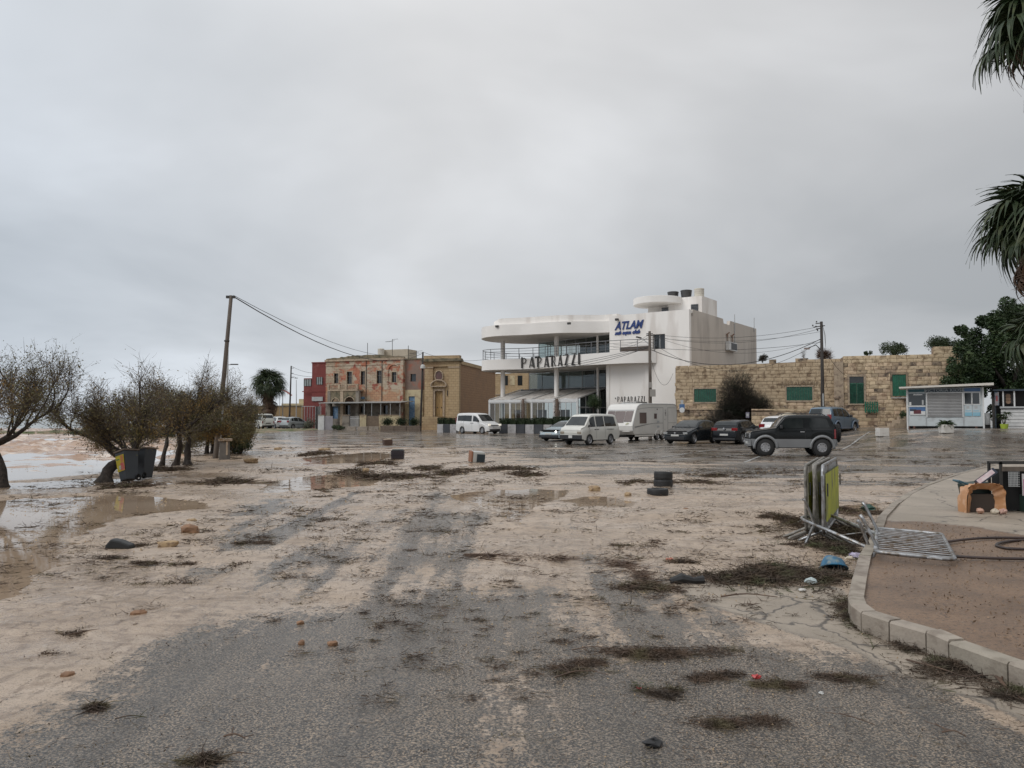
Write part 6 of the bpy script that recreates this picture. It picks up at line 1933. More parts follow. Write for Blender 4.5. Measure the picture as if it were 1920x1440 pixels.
    q = MB(); q.box(1.0, 1.9, -.5, .5, 2.55, 2.60); q.tube([(2.0, -.3, 2.5), (1.9, -.3, 2.72), (1.8, -.3, 2.55)], .02, 5); q.tube([(1.4, .3, 2.6), (1.4, .3, 2.72), (.8, .3, 2.72)], .015, 5); q.build('roof_vent', m_frame, root)
    q = MB()
    vs = [(3.245, .62, 1.1), (3.245, .86, 1.2), (3.225, .80, 1.24), (3.235, .58, 1.14)]; q.add(vs, [(0, 1, 2, 3)]); q.build('bow_motif', M('olive_print', (.42, .42, .22), rough=.5), root)
    for yy in (-.65, .65):
        q = MB(); q.box(3.12, 3.255, yy - .28, yy + .28, .62, .66); q.build('front_step', mw, root)


caravan()
# ------------------------------------------------------------------ vegetation
def leafmat(name, c1, c2, scale=1.2, c3=None, s3=3.0, rough=.6):
    m = M(name, c1, c2, scale=scale, rough=rough, c3=c3, s3=s3, contrast=.3, spec=.3)
    return m


m_tam = leafmat('tamarisk_foliage', (.135, .13, .05), (.12, .095, .042), 1.0, (.26, .145, .035), 0.85)
m_twig = M('twig_bark', (.125, .098, .072), (.07, .056, .045), rough=.9, scale=3)
m_ficus = leafmat('dark_evergreen_leaf', (.022, .040, .016), (.038, .062, .024), .8, (.06, .085, .032), 2.0, .45)
m_bush = leafmat('dry_bush_leaf', (.030, .026, .020), (.050, .042, .034), .9, (.018, .024, .014), 1.2)
m_green_bush = leafmat('roof_bush_leaf', (.050, .070, .030), (.030, .045, .020), 1.2)
m_hedge = leafmat('hedge_leaf', (.016, .028, .010), (.030, .045, .018), 3.0)
m_palm = leafmat('palm_leaf', (.035, .055, .022), (.022, .036, .016), 2.0, (.07, .08, .035), 3.0, .5)
m_deadpalm = leafmat('dead_palm_leaf', (.11, .065, .040), (.06, .038, .026), 2.0)


def strips(P0, D, L, w, seg=3, droop=0.0, curl=0.0, rng=RNG):
    """n thin ribbons: start P0 (n,3), direction D, length L (n), width w (n); returns V, F"""
    n = len(P0); D = D / (np.linalg.norm(D, axis=1, keepdims=True) + 1e-9)
    r = rng.normal(size=(n, 3)); S = np.cross(D, r); S /= np.linalg.norm(S, axis=1, keepdims=True) + 1e-9
    C = np.cross(D, S)
    w = np.broadcast_to(np.asarray(w, float), (n,)); L = np.broadcast_to(np.asarray(L, float), (n,))
    rows = []
    cu = rng.uniform(-1, 1, n) * curl
    for k in range(seg + 1):
        t = k / seg
        c = P0 + D * (L * t)[:, None] + C * (L * cu * t * t)[:, None]
        c[:, 2] -= droop * L * t * t
        ww = (w * (1 - .85 * t) / 2)[:, None]
        rows.append(np.stack([c - S * ww, c + S * ww], 1))
    V = np.stack(rows, 1).reshape(n * (seg + 1) * 2, 3)
    base = np.arange(n)[:, None] * (seg + 1) * 2
    F = np.concatenate([np.stack([base[:, 0] + 2 * k, base[:, 0] + 2 * k + 1, base[:, 0] + 2 * k + 3, base[:, 0] + 2 * k + 2], 1) for k in range(seg)])
    return V, F


def quads(C, size, rng=RNG, flat=0.0):
    n = len(C); a = rng.normal(size=(n, 3)); a /= np.linalg.norm(a, axis=1, keepdims=True)
    if flat: a[:, 2] *= (1 - flat); a /= np.linalg.norm(a, axis=1, keepdims=True)
    b = np.cross(a, rng.normal(size=(n, 3))); b /= np.linalg.norm(b, axis=1, keepdims=True)
    s = np.broadcast_to(np.asarray(size, float), (n,))[:, None]
    V = np.stack([C - a * s, C + b * s * .42, C + a * s, C - b * s * .42], 1).reshape(-1, 3)
    return V, np.arange(4 * n).reshape(-1, 4)


def join(parts):
    Vs, Fs, o = [], [], 0
    for V, F in parts: Vs.append(V); Fs.append(F + o); o += len(V)
    return np.concatenate(Vs), np.concatenate(Fs)


def limb(r, p, d, L, n, wob, up=0.0):
    pts = [Vector(p)]; d = Vector(d).normalized()
    for i in range(n):
        d = (d + Vector((r.uniform(-wob, wob), r.uniform(-wob, wob), r.uniform(-wob, wob) + up))).normalized()
        pts.append(pts[-1] + d * L / n)
    return pts


def tamarisk(px, py, label, seed, height, spread, lean=(0, 0), nstem=1, trunk_r=.14, density=1.0, trunkh=.42, wind=(.5, .1), dense=False, low=0.0, rad0=None, Yd=None):
    """bare gnarled salt cedar: tapered twisting trunk, limbs, whip-like twigs and feathery leaf tufts"""
    r = random.Random(seed); rg = np.random.default_rng(seed)
    if Yd is None: x, y = gp(px, py)
    else: x, y = at(px, py, Yd).x, Yd
    z = -.05
    root = thing('tamarisk_tree', label, 'tree', (x, y, z), 0, 'wind bent trees on the shore')
    tips = []
    for s in range(nstem):
        mb = MB()
        d0 = Vector((lean[0] + r.uniform(-.25, .25) * (nstem > 1), lean[1] + r.uniform(-.2, .2), 1))
        off = (r.uniform(-.25, .25) * (nstem > 1), r.uniform(-.2, .2) * (nstem > 1), 0)
        pts = limb(r, off, d0, height * trunkh, 7, .30)
        rad = [trunk_r * (1.7 if i == 0 else 1.12 - .07 * i) * r.uniform(.88, 1.12) for i in range(8)]
        mb.tube([pts[0] - Vector((0, 0, .25))] + pts, [rad[0] * 1.3] + rad, 9)
        for k in range(4):   # root flares
            w = r.uniform(0, 6.28); mb.tube([pts[0] + Vector((0, 0, .18)), pts[0] + Vector((math.cos(w) * trunk_r * 2.2, math.sin(w) * trunk_r * 2.2, -.08))], [trunk_r * .7, trunk_r * .3], 6)
        top = pts[-1]
        for k in range(5 if not dense else 6):
            w = k * 1.256 + r.uniform(-.5, .5)
            sp = r.uniform(.55, 1.0)
            d = Vector((math.cos(w) * sp + wind[0] * .5, math.sin(w) * sp + wind[1], r.uniform(.25, .9)))
            st = pts[r.choice([5, 6, 7])]
            L = spread * r.uniform(.50, .78)
            lp = limb(r, st, d, L, 6, .30, .03)
            mb.tube(lp, [trunk_r * (.62 - .085 * i) for i in range(7)], 7)
            for j in range(5):
                i0 = r.choice([2, 3, 4, 5, 6]); d2 = (lp[i0] - lp[i0 - 1]).normalized() + Vector((r.uniform(-.8, .8), r.uniform(-.8, .8), r.uniform(-.1, .8)))
                sp2 = limb(r, lp[i0], d2, L * r.uniform(.5, .85), 5, .28, .06)
                mb.tube(sp2, [trunk_r * (.24 - .04 * i) for i in range(6)], 5, caps=False)
                tips += [(sp2[q], (sp2[q] - sp2[q - 1]).normalized()) for q in (2, 3, 4, 5)]
            tips += [(lp[q], (lp[q] - lp[q - 1]).normalized()) for q in (4, 5, 6)]
        mb.build('trunk', m_bark, root, smooth=True)
    T = np.array([t[0][:] for t in tips]); Dd = np.array([t[1][:] for t in tips])
    n = int(len(T) * 17 * density)
    idx = rg.integers(0, len(T), n)
    P0 = T[idx] + rg.normal(size=(n, 3)) * .07
    D = Dd[idx] * .9 + rg.normal(size=(n, 3)) * .62; D[:, 0] += wind[0] * .55; D[:, 2] += .30
    L = rg.uniform(.35, 1.0, n) * spread * .33
    V1, F1 = strips(P0, D, L, rg.uniform(.008, .017, n), 3, droop=.12, curl=.35, rng=rg)
    Dn = D / np.linalg.norm(D, axis=1, keepdims=True)
    P2 = np.repeat(P0, 2, 0) + np.repeat(Dn, 2, 0) * (np.repeat(L, 2) * rg.uniform(.25, .9, 2 * n))[:, None]
    D2 = np.repeat(Dn, 2, 0) + rg.normal(size=(2 * n, 3)) * .6
    L2 = np.repeat(L, 2) * rg.uniform(.25, .55, 2 * n)
    V2, F2 = strips(P2, D2, L2, rg.uniform(.006, .012, 2 * n), 2, droop=.05, curl=.3, rng=rg)
    V, F = join([(V1, F1), (V2, F2)])
    np_mesh('twigs', V, F, m_twig, root)
    # feathery foliage, thick low in the crown, thin at the windblown tips
    m_ = int(n * (8.0 if not dense else 11))
    idx = rg.integers(0, len(P2), m_)
    h = P2[idx, 2]; keep = rg.random(m_) < np.clip(1.15 - (h - h.min()) / (h.max() - h.min() + 1e-6) * (1.15 if not dense else .7), .08, 1)
    idx = idx[keep]
    C = P2[idx] + D2[idx] / np.linalg.norm(D2[idx], axis=1, keepdims=True) * (L2[idx] * rg.random(len(idx)))[:, None] + rg.normal(size=(len(idx), 3)) * .05
    C[:, 2] -= low * rg.random(len(C)) * .6
    V, F = quads(C, rg.uniform(.014, .038, len(C)) * (1 if not dense else 1.15), rg)
    np_mesh('crown', V, F, m_tam, root)
    return root


tamarisk(2, 912, 'leftmost bare tree with forked trunk, cut off by the edge of the photo', 21, 2.6, 2.7, (.0, 0), 1, .12, 1.1, .60, (.15, 0))
tamarisk(196, 902, 'gnarled tree with leaning dark trunk behind the two tipped grey bins', 27, 1.9, 2.1, (.34, 0), 1, .14, .85, .62, (-.05, 0), low=.2)
tamarisk(243, 872, 'small windswept tree just behind the tipped bins, its crown merged with the next', 28, 2.0, 1.9, (-.1, .1), 1, .10, .7, .6, (-.25, 0), low=.3, Yd=23.0)
tamarisk(302, 874, 'slim curving tree left of the two thicker trunks in the middle of the thicket', 33, 2.3, 1.8, (.12, 0), 1, .075, .7, .62, (.0, 0))
tamarisk(329, 874, 'twisted tree in the middle of the thicket, its trunk bowed to the right', 34, 2.3, 2.1, (.1, 0), 1, .10, .85, .60, (.1, 0))
tamarisk(352, 872, 'stout short trunked tree just left of the leaning pole', 35, 2.0, 1.5, (-.15, 0), 1, .12, .85, .60, (.1, 0), dense=True)
tamarisk(392, 862, 'dense bushy tree with orange brown foliage right behind the leaning pole', 41, 2.1, 2.1, (0, 0), 2, .09, .9, .45, (.0, 0), dense=True, low=.7, Yd=33.6)
tamarisk(432, 865, 'rightmost dark bushy tree of the thicket, reaching down to the ground', 42, 1.9, 1.8, (0, 0), 2, .08, .9, .40, (.05, 0), dense=True, low=.9, Yd=35.0)


def shrub(name, label, px, py, Y, w, h, mat, seed, n=5000, leaf=.07, cat='bush', group=None, z=None, spiky=False, depth=None):
    rg = np.random.default_rng(seed); v = at(px, py, Y)
    zb = z if z is not None else v.z
    root = thing(name, label, cat, (v.x, Y, zb), 0, group)
    k = max(12, int(w * 9)); C0 = rg.uniform(-1, 1, (k * 3, 3)); C0 = C0[np.linalg.norm(C0, axis=1) < 1][:k]
    C0 = C0 * np.array([w / 2 * .75, (depth or w) / 2 * .75, h / 2 * .72]) + np.array([0, 0, h * .5])
    rr = rg.uniform(.4, .75, len(C0)) * min(w, h) * .5
    idx = rg.integers(0, len(C0), n); d = rg.normal(size=(n, 3)); d /= np.linalg.norm(d, axis=1, keepdims=True)
    C = C0[idx] + d * (rr[idx] * rg.random(n) ** .45)[:, None]
    C[:, 2] = np.maximum(C[:, 2], .02 + rg.random(n) * .1)
    if spiky:
        V, F = strips(C, d * 1.0 + np.array([0, 0, .5]), leaf * rg.uniform(1.5, 5, n), leaf * .28, 2, curl=.2, rng=rg)
    else:
        V, F = quads(C, leaf * rg.uniform(.6, 1.3, n), rg)
    mb = MB(); r = random.Random(seed)
    for c in C0[:9]: mb.tube([(c[0] * .15, c[1] * .15, -.1), (c[0] * .5, c[1] * .5, c[2] * .55), tuple(c)], [.035 * w / 2, .022 * w / 2, .01], 5)
    mb.build('stems', m_bark, root)
    np_mesh('foliage', V, F, mat, root)
    return root


# dark climber swallowing the gate in the stone wall
t = shrub('climbing_bush', 'huge dark dry climbing bush sprawling over the stone wall and its gateway', 1394, 783, 57.0, 3.4, 5.4, m_bush, 51, 42000, .06, z=-.1, depth=1.0, spiky=True)
for (dx, dz, w_, n_) in ((-1.9, 1.25, 2.0, 6000), (.7, 2.2, 1.6, 6000), (-.6, 2.0, 2.4, 7000)):
    rg = np.random.default_rng(int(n_ + dx * 10)); P = rg.normal(size=(n_, 3)) * np.array([w_ / 3.4, .35, .36]) + np.array([dx, -.1, dz])
    V, F = strips(P, rg.normal(size=(n_, 3)), rg.uniform(.1, .35, n_), .018, 2, curl=.3, rng=rg); np_mesh('foliage', V, F, m_bush, t)
shrub('courtyard_shrub', 'grey leafless shrub with pinkish twigs against the low wall behind the white hatchback', 1440, 790, 54.4, 1.4, 1.1, M('grey_shrub', (.19, .16, .15), (.12, .09, .09), rough=.9, scale=2), 52, 1600, .05, z=.1, spiky=True)
# bushes over the stone roofs
shrub('roof_bush', 'rounded green bush rising behind the roof of the right stone house', 1676, 668, 60, 2.6, 1.2, m_green_bush, 53, 3800, .06)
shrub('roof_bush', 'small low green bush left of the rounded bush on the stone roof', 1628, 668, 60, .8, .45, m_green_bush, 54, 900, .05)
shrub('roof_bush', 'wide green bush behind the highest part of the stone parapet', 1768, 668, 60, 3.4, 1.7, m_green_bush, 55, 5000, .07)
shrub('roof_bush', 'dark rounded bush peeping over the stone roof beside the white side wall', 1430, 678, 63, .9, .65, m_bush, 57, 1200, .05)
shrub('far_palm_tuft', 'brownish palm tuft behind the dark utility pole on the stone roof line', 1545, 676, 64, 1.3, .95, m_deadpalm, 58, 1500, .09, spiky=True)
shrub('roof_weed', 'thin grey weed standing on the roof of the long stone house', 1507, 676, 58, .35, .9, M('grey_weed', (.16, .15, .14), rough=.9), 59, 160, .05, spiky=True)


# large dark evergreen behind the kiosks
def big_tree():
    rg = np.random.default_rng(61)
    v = at(1900, 783, 51)
    root = thing('evergreen_tree', 'big dark evergreen tree towering behind the two kiosks', 'tree', (v.x, 51, .9))
    mb = MB(); r = random.Random(61)
    pts = limb(r, (0, 0, 0), (0, 0, 1), 2.2, 5, .1); mb.tube([Vector((0, 0, -.5))] + pts, [.6, .5, .42, .38, .36, .34, .33], 10)
    for k in range(9):
        w = k * .7; lp = limb(r, pts[-1], (math.cos(w), math.sin(w) * .7, .7), 3.6, 6, .2); mb.tube(lp, [.22, .18, .14, .1, .07, .05, .02], 7)
    mb.build('trunk', m_bark, root, smooth=True)
    cl = []
    def blob(px, py, rpx, dy): 
        c = at(px, py, 51 + dy); cl.append((c.x - v.x, dy, c.z - .9, rpx * (51 + dy) / FPX))
    for (px, py, rr) in ((1835, 640, 34), (1800, 655, 20), (1858, 610, 30), (1795, 620, 12), (1890, 592, 28), (1925, 585, 32), (1870, 660, 44), (1915, 650, 50), (1825, 690, 34), (1795, 712, 22), (1862, 700, 36), (1905, 705, 40), (1960, 600, 50), (1990, 670, 60), (1950, 705, 46), (1815, 668, 22), (1806, 622, 12), (1845, 605, 20), (2030, 620, 60), (1900, 730, 34), (1850, 728, 30), (1835, 665, 36), (1815, 700, 26), (1790, 690, 18), (1880, 630, 34), (1935, 760, 50), (1980, 760, 60), (1880, 755, 34), (1830, 735, 22), (1955, 740, 36), (1812, 716, 18), (1840, 715, 24)):
        for k in range(5):
            blob(px + rg.normal() * rr * .35, py + rg.normal() * rr * .3, rr * rg.uniform(.35, .62), rg.uniform(-1.6, 1.8))
    A = np.array(cl); n = 90000
    wgt = A[:, 3] ** 1.7; idx = rg.choice(len(A), n, p=wgt / wgt.sum())
    d = rg.normal(size=(n, 3)); d /= np.linalg.norm(d, axis=1, keepdims=True)
    C = A[idx, :3] + d * (A[idx, 3] * rg.random(n) ** .33)[:, None]
    V, F = quads(C, rg.uniform(.07, .14, n), rg, .3)
    np_mesh('crown', V, F, m_ficus, root)


big_tree()


# fan palms -----------------------------------------------------------------
def frond_mesh(seed, R_=1.0, pet=.9, nseg=22, droop=.5, mat=None, w=.045, wind=0.0):
    rg = np.random.default_rng(seed); r = random.Random(seed); mb = MB()
    path = [Vector((pet * t, 0, .18 * math.sin(t * 1.6))) for t in (0, .33, .66, 1)]
    mb.tube(path, [.022, .018, .014, .010], 5)
    hub = path[-1]
    for k in range(nseg):
        a = (k / (nseg - 1) - .5) * 2 * 2.15
        L = R_ * (1 - .28 * abs(a) / 2.15) * r.uniform(.88, 1.08)
        d = Vector((math.cos(a), math.sin(a), .12 * math.cos(a)))
        side = Vector((-math.sin(a), math.cos(a), 0))
        vs = []; ns = 6; curl = r.uniform(-.12, .12); dr = droop * r.uniform(.7, 1.3)
        for i in range(ns + 1):
            t = i / ns; c = hub + d * L * t * (1 - .22 * dr * t * t) + side * curl * L * t * t + Vector((0, 0, -dr * L * t ** 2.6 * .85))
            ww = w * (1.0 * math.sin(math.pi * min(t * .75 + .18, 1))) * (1 - t ** 4) + .002
            fold = Vector((0, 0, .012 * (1 if k % 2 else -1)))
            vs += [c - side * ww + fold, c + side * ww - fold]
        mb.add(vs, [(2 * i, 2 * i + 1, 2 * i + 3, 2 * i + 2) for i in range(ns)])
    me = mb.mesh('frond'); me.materials.append(mat); return me


def fan_palm(label, x, y, zc, trunk_r, nf, nd, R_, pet, seed, azi=None, wind=(0, 0), skirt=0.8, zb=0.0):
    r = random.Random(seed)
    root = thing('fan_palm', label, 'palm', (x, y, zb))
    mb = MB(); zz = zc - zb
    prof = [Vector((.05 * math.sin(k * .7), .04 * math.cos(k * .9), -.3 + (zz + .3) * k / 14)) for k in range(15)]
    mb.tube(prof, [trunk_r * (1.35 if k == 0 else 1 - .012 * k) * (1 + .05 * (k % 2)) for k in range(15)], 12)
    mb.build('trunk', M('palm_trunk', (.16, .13, .10), (.09, .072, .058), rough=.95, scale=5, stretch=(1, 1, 3), bump=.6) if 'palm_trunk' not in bpy.data.materials else bpy.data.materials['palm_trunk'], root, smooth=True)
    gm = [frond_mesh(seed * 10 + k, R_, pet, 24, .75 + .35 * k, m_palm) for k in range(3)]
    dm = [frond_mesh(seed * 10 + 7 + k, R_ * .85, pet * .8, 18, 1.1, m_deadpalm, .03) for k in range(2)]
    for k in range(nf + nd):
        dead = k >= nf
        f = (k / nf) if not dead else r.random()
        el = R(82 - 118 * f) if not dead else R(r.uniform(-78, -42))
        az = k * 2.39996 + r.uniform(-.25, .25)
        o = link('frond', (dm if dead else gm)[k % (2 if dead else 3)], None, root)
        d = Vector((math.cos(az) * math.cos(el) + wind[0] * .5, math.sin(az) * math.cos(el) + wind[1] * .5, math.sin(el)))
        o.rotation_euler = (r.uniform(-.4, .4), -math.asin(max(-1, min(1, d.normalized().z))), math.atan2(d.y, d.x))
        o.location = (0, 0, zz - (r.uniform(.1, skirt) if dead else .10 * f)); s = r.uniform(.88, 1.1); o.scale = (s, s, s)
    return root


p2 = at(1946, 425, 17.5)
fan_palm('lower fan palm at the right edge, with brown dead fronds hanging under its crown', p2.x, p2.y, p2.z, .17, 34, 14, .90, .66, 3, wind=(-.15, 0), zb=.13)
p1 = at(1985, 40, 15.5)
fan_palm('tall fan palm whose crown pokes in at the top right corner', p1.x, p1.y, p1.z, .17, 32, 4, 1.0, .85, 5, wind=(-.55, 0), zb=.13)
p3 = at(1952, 640, 21.5)
fan_palm('short fan palm with drooping leaves at the right edge in front of the dark tree', p3.x, p3.y, p3.z, .16, 20, 4, .70, .55, 8, wind=(-.2, 0), zb=.2)
pf = at(503, 783, 112)
zc_ = at(503, 722, 112).z
fan_palm('thick round headed palm rising behind the old white van on the far left', pf.x, 112, zc_, .42, 70, 50, 1.6, 1.5, 9, skirt=3.0, zb=.15)

# ------------------------------------------------------------------ planters and hedges in front of the terrace
m_pl = [M('dark_planter', (.035, .038, .045), (.055, .058, .065), rough=.5), M('pale_planter', (.42, .41, .41), (.34, .33, .33), rough=.7, c3=(.26, .25, .25), s3=5)]


def hedge_mesh(w, d, h, seed, n=900, leaf=.05):
    rg = np.random.default_rng(seed)
    C = rg.uniform(-.5, .5, (n, 3)); ax = rg.integers(0, 3, n); sgn = rg.choice([-1, 1], n)
    C[np.arange(n), ax] = .5 * sgn * rg.uniform(.8, 1.1, n)
    C = C * np.array([w, d, h]) + np.array([0, 0, h / 2]); C[:, 2] = np.abs(C[:, 2]) + rg.uniform(0, .08, n)
    V, F = quads(C, leaf * rg.uniform(.6, 1.4, n), rg)
    mb = MB(); mb.v = [tuple(v) for v in V]; mb.f = [tuple(f) for f in F]
    mb.box(-w * .40, w * .40, -d * .35, d * .35, 0, h * .86)
    me = mb.mesh('hedge'); me.materials.append(m_hedge); return me


hm = [hedge_mesh(.80, .5, .62, s) for s in (1, 2, 3)]
def planter_run(px0, Y0, px1, Y1, n, first, where, hgt=.82, labels=None):
    A = at(px0, 783, Y0); B = at(px1, 783, Y1); d = (B - A); L = d.length / n; ang = math.atan2(d.y, d.x)
    for i in range(n):
        p = A + d * ((i + .5) / n); tone = (i + first) % 2; zz = zg(p.x, p.y)
        lab = '%s planter with clipped dark hedge, %s' % (['dark grey', 'pale grey'][tone], where[i])
        t = thing('hedge_planter', lab, 'planter', (p.x, p.y, zz), ang, 'hedge planters along the terrace')
        w = L * .93
        MB().box(-w / 2, w / 2, -.3, .3, 0, hgt).build('planter_box', m_pl[tone], t, bevel=.015)
        MB().box(-w / 2 + .04, w / 2 - .04, -.26, .26, hgt - .03, hgt + .012).build('soil', m_letter, t)
        o = link('hedge', hm[i % 3], None, t); o.location = (0, 0, hgt - .02); o.scale = (w / .8, 1, random.uniform(.82, 1.08))


wh = ['just right of the white passenger van', 'second right of the white passenger van', 'third right of the white passenger van', 'in the middle of the row before the terrace', 'left of the one before the palm trunk', 'at the foot of the right palm trunk', 'right of the right palm trunk', 'behind the bonnet of the silver blue car', 'hidden mostly by the old white minivan', 'last one before the terrace corner']
planter_run(938, 71.6, 1110, 67.0, 10, 0, wh)
planter_run(822, 74.2, 858, 73.4, 3, 1, ['leftmost one by the chapel', 'second left of the white passenger van', 'touching the rear of the white passenger van'])
# wooden troughs further left
m_trough = M('trough_wood', (.20, .155, .12), (.14, .105, .08), rough=.8, scale=5)
for i, (a, b) in enumerate(((714, 738), (740, 762), (764, 787))):
    A = at(a, 783, 81); B = at(b, 783, 80.5); w = B.x - A.x; x = (A.x + B.x) / 2
    t = thing('wooden_trough', ['left', 'middle', 'right'][i] + ' wooden planting trough with dark shrubs in front of the cream garden wall', 'planter', (x, 81, .15), 0, 'wooden troughs by the pole')
    for k in range(3): MB().box(-w / 2, w / 2, -.35, -.30, .02 + k * .2, .20 + k * .2).build('plank', m_trough, t)
    MB().box(-w / 2, w / 2, -.3, .3, 0, .6).build('trough_box', m_trough, t)
    rg = np.random.default_rng(90 + i); n = 1300; C = rg.normal(size=(n, 3)) * np.array([w / 5, .16, .2]) + np.array([0, 0, 1.0])
    V, F = quads(C, rg.uniform(.04, .09, n), rg); np_mesh('shrub', V, F, m_hedge, t)
# trunks of two palms by the terrace, a potted tree, a weed clump before the gate
for i, (px, yt, Y, lab) in enumerate(((981, 748, 71.3, 'bare shaggy palm trunk standing in the hedge, the left of two'), (1044, 748, 69.6, 'thick shaggy palm trunk standing in the hedge, the right of two'))):
    v = at(px, 783, Y); z1 = at(px, yt, Y).z; r = random.Random(i)
    t = thing('palm_stump', lab, 'palm trunk', (v.x, Y - .45, .15)); rr = .13 if i == 0 else .2
    mb = MB(); mb.tube([(r.uniform(-.03, .03), 0, k * (z1 - .15) / 8) for k in range(9)], [rr * (1 + .12 * (k % 2)) * (1 - .03 * k) for k in range(9)], 10); mb.build('trunk', M('shaggy_trunk', (.22, .16, .125), (.13, .10, .08), rough=.95, scale=6, stretch=(1, 1, 2), bump=.8) if i == 0 else bpy.data.materials['shaggy_trunk'], t)
    rg = np.random.default_rng(i + 5); n = 420; a = rg.uniform(0, 6.28, n); P = np.stack([np.cos(a) * rr, np.sin(a) * rr, rg.uniform(.3, z1 - .1, n)], 1)
    V, F = strips(P, np.stack([np.cos(a), np.sin(a), rg.uniform(-1.8, .6, n)], 1), rg.uniform(.1, .3, n), .03, 2, rng=rg); np_mesh('bark_fibre', V, F, bpy.data.materials['shaggy_trunk'], t)
t = shrub('potted_tree', 'round headed dark evergreen tree standing by the terrace entrance', 1113, 770, 66.0, 1.15, 1.45, m_ficus, 71, 3400, .06, 'tree')
MB().tube([(0, 0, -1.9), (0, 0, .5)], [.06, .05], 8).build('trunk', m_bark, t)
shrub('weed_clump', 'green weeds growing at the foot of the stone porch by the courtyard wall', 635, 797, 90, 1.9, .8, m_green_bush, 72, 1500, .06, z=.1)
shrub('weed_clump', 'pale grey shrub at the foot of the red house', 580, 795, 97, 1.7, 1.5, M('pale_shrub', (.15, .15, .11), (.10, .11, .075), rough=.9), 73, 1500, .07, z=.1)
shrub('weed_clump', 'green plant leaning on the steps left of the kiosk', 1694, 792, 50.6, .9, .7, m_ficus, 74, 900, .05, z=at(1694, 790, 50.2).z)
shrub('shore_bush', 'low green bush on the ground right of the thicket', 446, 850, 33.5, 1.4, .7, m_green_bush, 75, 1800, .045, z=0)
for i, (px, Y, w_) in enumerate(((170, 66, 5), (255, 62, 7), (305, 60, 4), (395, 70, 6))):
    shrub('bank_bush', ['low green patch of scrub at the left of the far bank', 'widest low green scrub on the far bank', 'green scrub on the far bank seen between the trunks', 'green scrub on the far bank behind the bushy trees'][i], px, 783, Y, w_, .9, m_green_bush, 80 + i, 2200, .09, z=-.1)

# ------------------------------------------------------------------ poles, lamps, cables
def pole(label, px0, y0, px1, y1, Y, r0, mat, zb=None, name='utility_pole', cat='pole'):
    b = at(px0, y0, Y); tp = at(px1, y1, Y); zz = zb if zb is not None else b.z
    root = thing(name, label, cat, (b.x, Y, zz))
    top = Vector((tp.x - b.x, 0, tp.z - zz))
    mid = top * .5 + Vector((.02, 0, 0))
    MB().tube([(0, 0, -.3), (0, 0, 0), mid, top], [r0 * 1.15, r0 * 1.1, r0 * .9, r0 * .7], 10).build('shaft', mat, root, smooth=True)
    return root, Vector((tp.x, Y, tp.z))


pA, tA = pole('tall leaning timber pole rising out of the thicket of trees on the left', 404, 862, 433.5, 554, 30.0, .095, m_pole, 0)
L0 = tA - Vector(pA.location)
MB().obox(L0 + Vector((-.02, 0, -.06)), (.34, .10, .10)).build('pole_cap', m_letter, pA)
MB().tube([L0 * .32 + Vector((.11, -.05, 0)), L0 * .0 + Vector((.2, -.1, .05))], .03, 6).build('cable_guard', m_frame, pA)
for f in (.34, .36, .72): MB().lathe([(.10, -.03), (.108, 0), (.10, .03)], 10, tuple(L0 * f)).build('strap', m_letter, pA)
pB, tB = pole('slim street lamp standing just behind the leaning pole', 423, 850, 427, 655, 38, .06, m_frame, 0, 'street_lamp', 'lamp post')
h_ = at(427, 684, 38) - pB.location
MB().tube([h_, h_ + Vector((.25, 0, .02))], .025, 6).build('arm', m_frame, pB); MB().obox(h_ + Vector((.33, 0, .02)), (.35, .12, .05)).build('lamp_head', m_letter, pB)
pC, tC = pole('dark timber pole standing in front of the corner between town house and chapel', 788, 806, 793, 660, 82, .12, m_poledark, .15)
MB().lathe([(0, 0), (.28, 0), (.22, .3), (.12, .42), (0, .42)], 12, tuple(at(793, 691, 82) - pC.location + Vector((0, -.15, 0)))).build('street_light', M('milky_lamp', (.5, .5, .48), rough=.4), pC)
MB().tube([at(793, 686, 82) - pC.location, at(793, 686, 82) - pC.location + Vector((0, -.2, .2))], .03, 5).build('bracket', m_letter, pC)
pD, tD = pole('grey street pole with a small lamp arm left of the red house', 542, 790, 546, 686, 104, .12, m_poledark, .15)
h_ = at(545, 707, 104) - pD.location
MB().tube([h_, h_ + Vector((.5, 0, .05)), h_ + Vector((.7, 0, -.1))], .03, 5).build('lamp_arm', m_frame, pD); MB().obox(h_ + Vector((.75, 0, -.14)), (.4, .15, .08)).build('lamp_head', m_letter, pD)
for k, (dz, w_) in enumerate(((-.3, .5), (-1.0, .35), (-1.6, .5))): MB().obox(tD - Vector(pD.location) + Vector((.15, 0, dz)), (w_, .06, .06)).build('cross_arm', m_letter, pD)
pE, tE = pole('timber pole with grey boxes in front of the white restaurant wall, behind the caravan', 1219, 800, 1218, 621, 60.0, .14, m_pole, .1)
b_ = Vector(pE.location)
MB().obox(at(1223, 737, 60) - b_ + Vector((0, -.18, 0)), (.42, .22, .56)).build('meter_box', M('grey_box', (.34, .32, .29), (.27, .25, .23), rough=.6), pE)
MB().obox(at(1219.5, 722, 60) - b_ + Vector((-.02, -.17, 0)), (.2, .16, .42)).build('junction_box', bpy.data.materials['grey_box'], pE)
h_ = at(1216, 645, 60) - b_; e_ = at(1200.5, 634, 60) - b_
MB().tube([h_, h_ * .45 + e_ * .55 + Vector((.05, 0, .02)), e_], .03, 6).build('lamp_arm', m_frame, pE)
MB().obox(e_ + Vector((-.12, 0, .05)), (.42, .16, .10), Matrix.Rotation(R(14), 3, 'Y')).build('lamp_head', m_letter, pE)
for y_ in (626, 629): MB().obox(at(1218, y_, 60) - b_, (.5, .08, .07)).build('cross_arm', m_letter, pE)
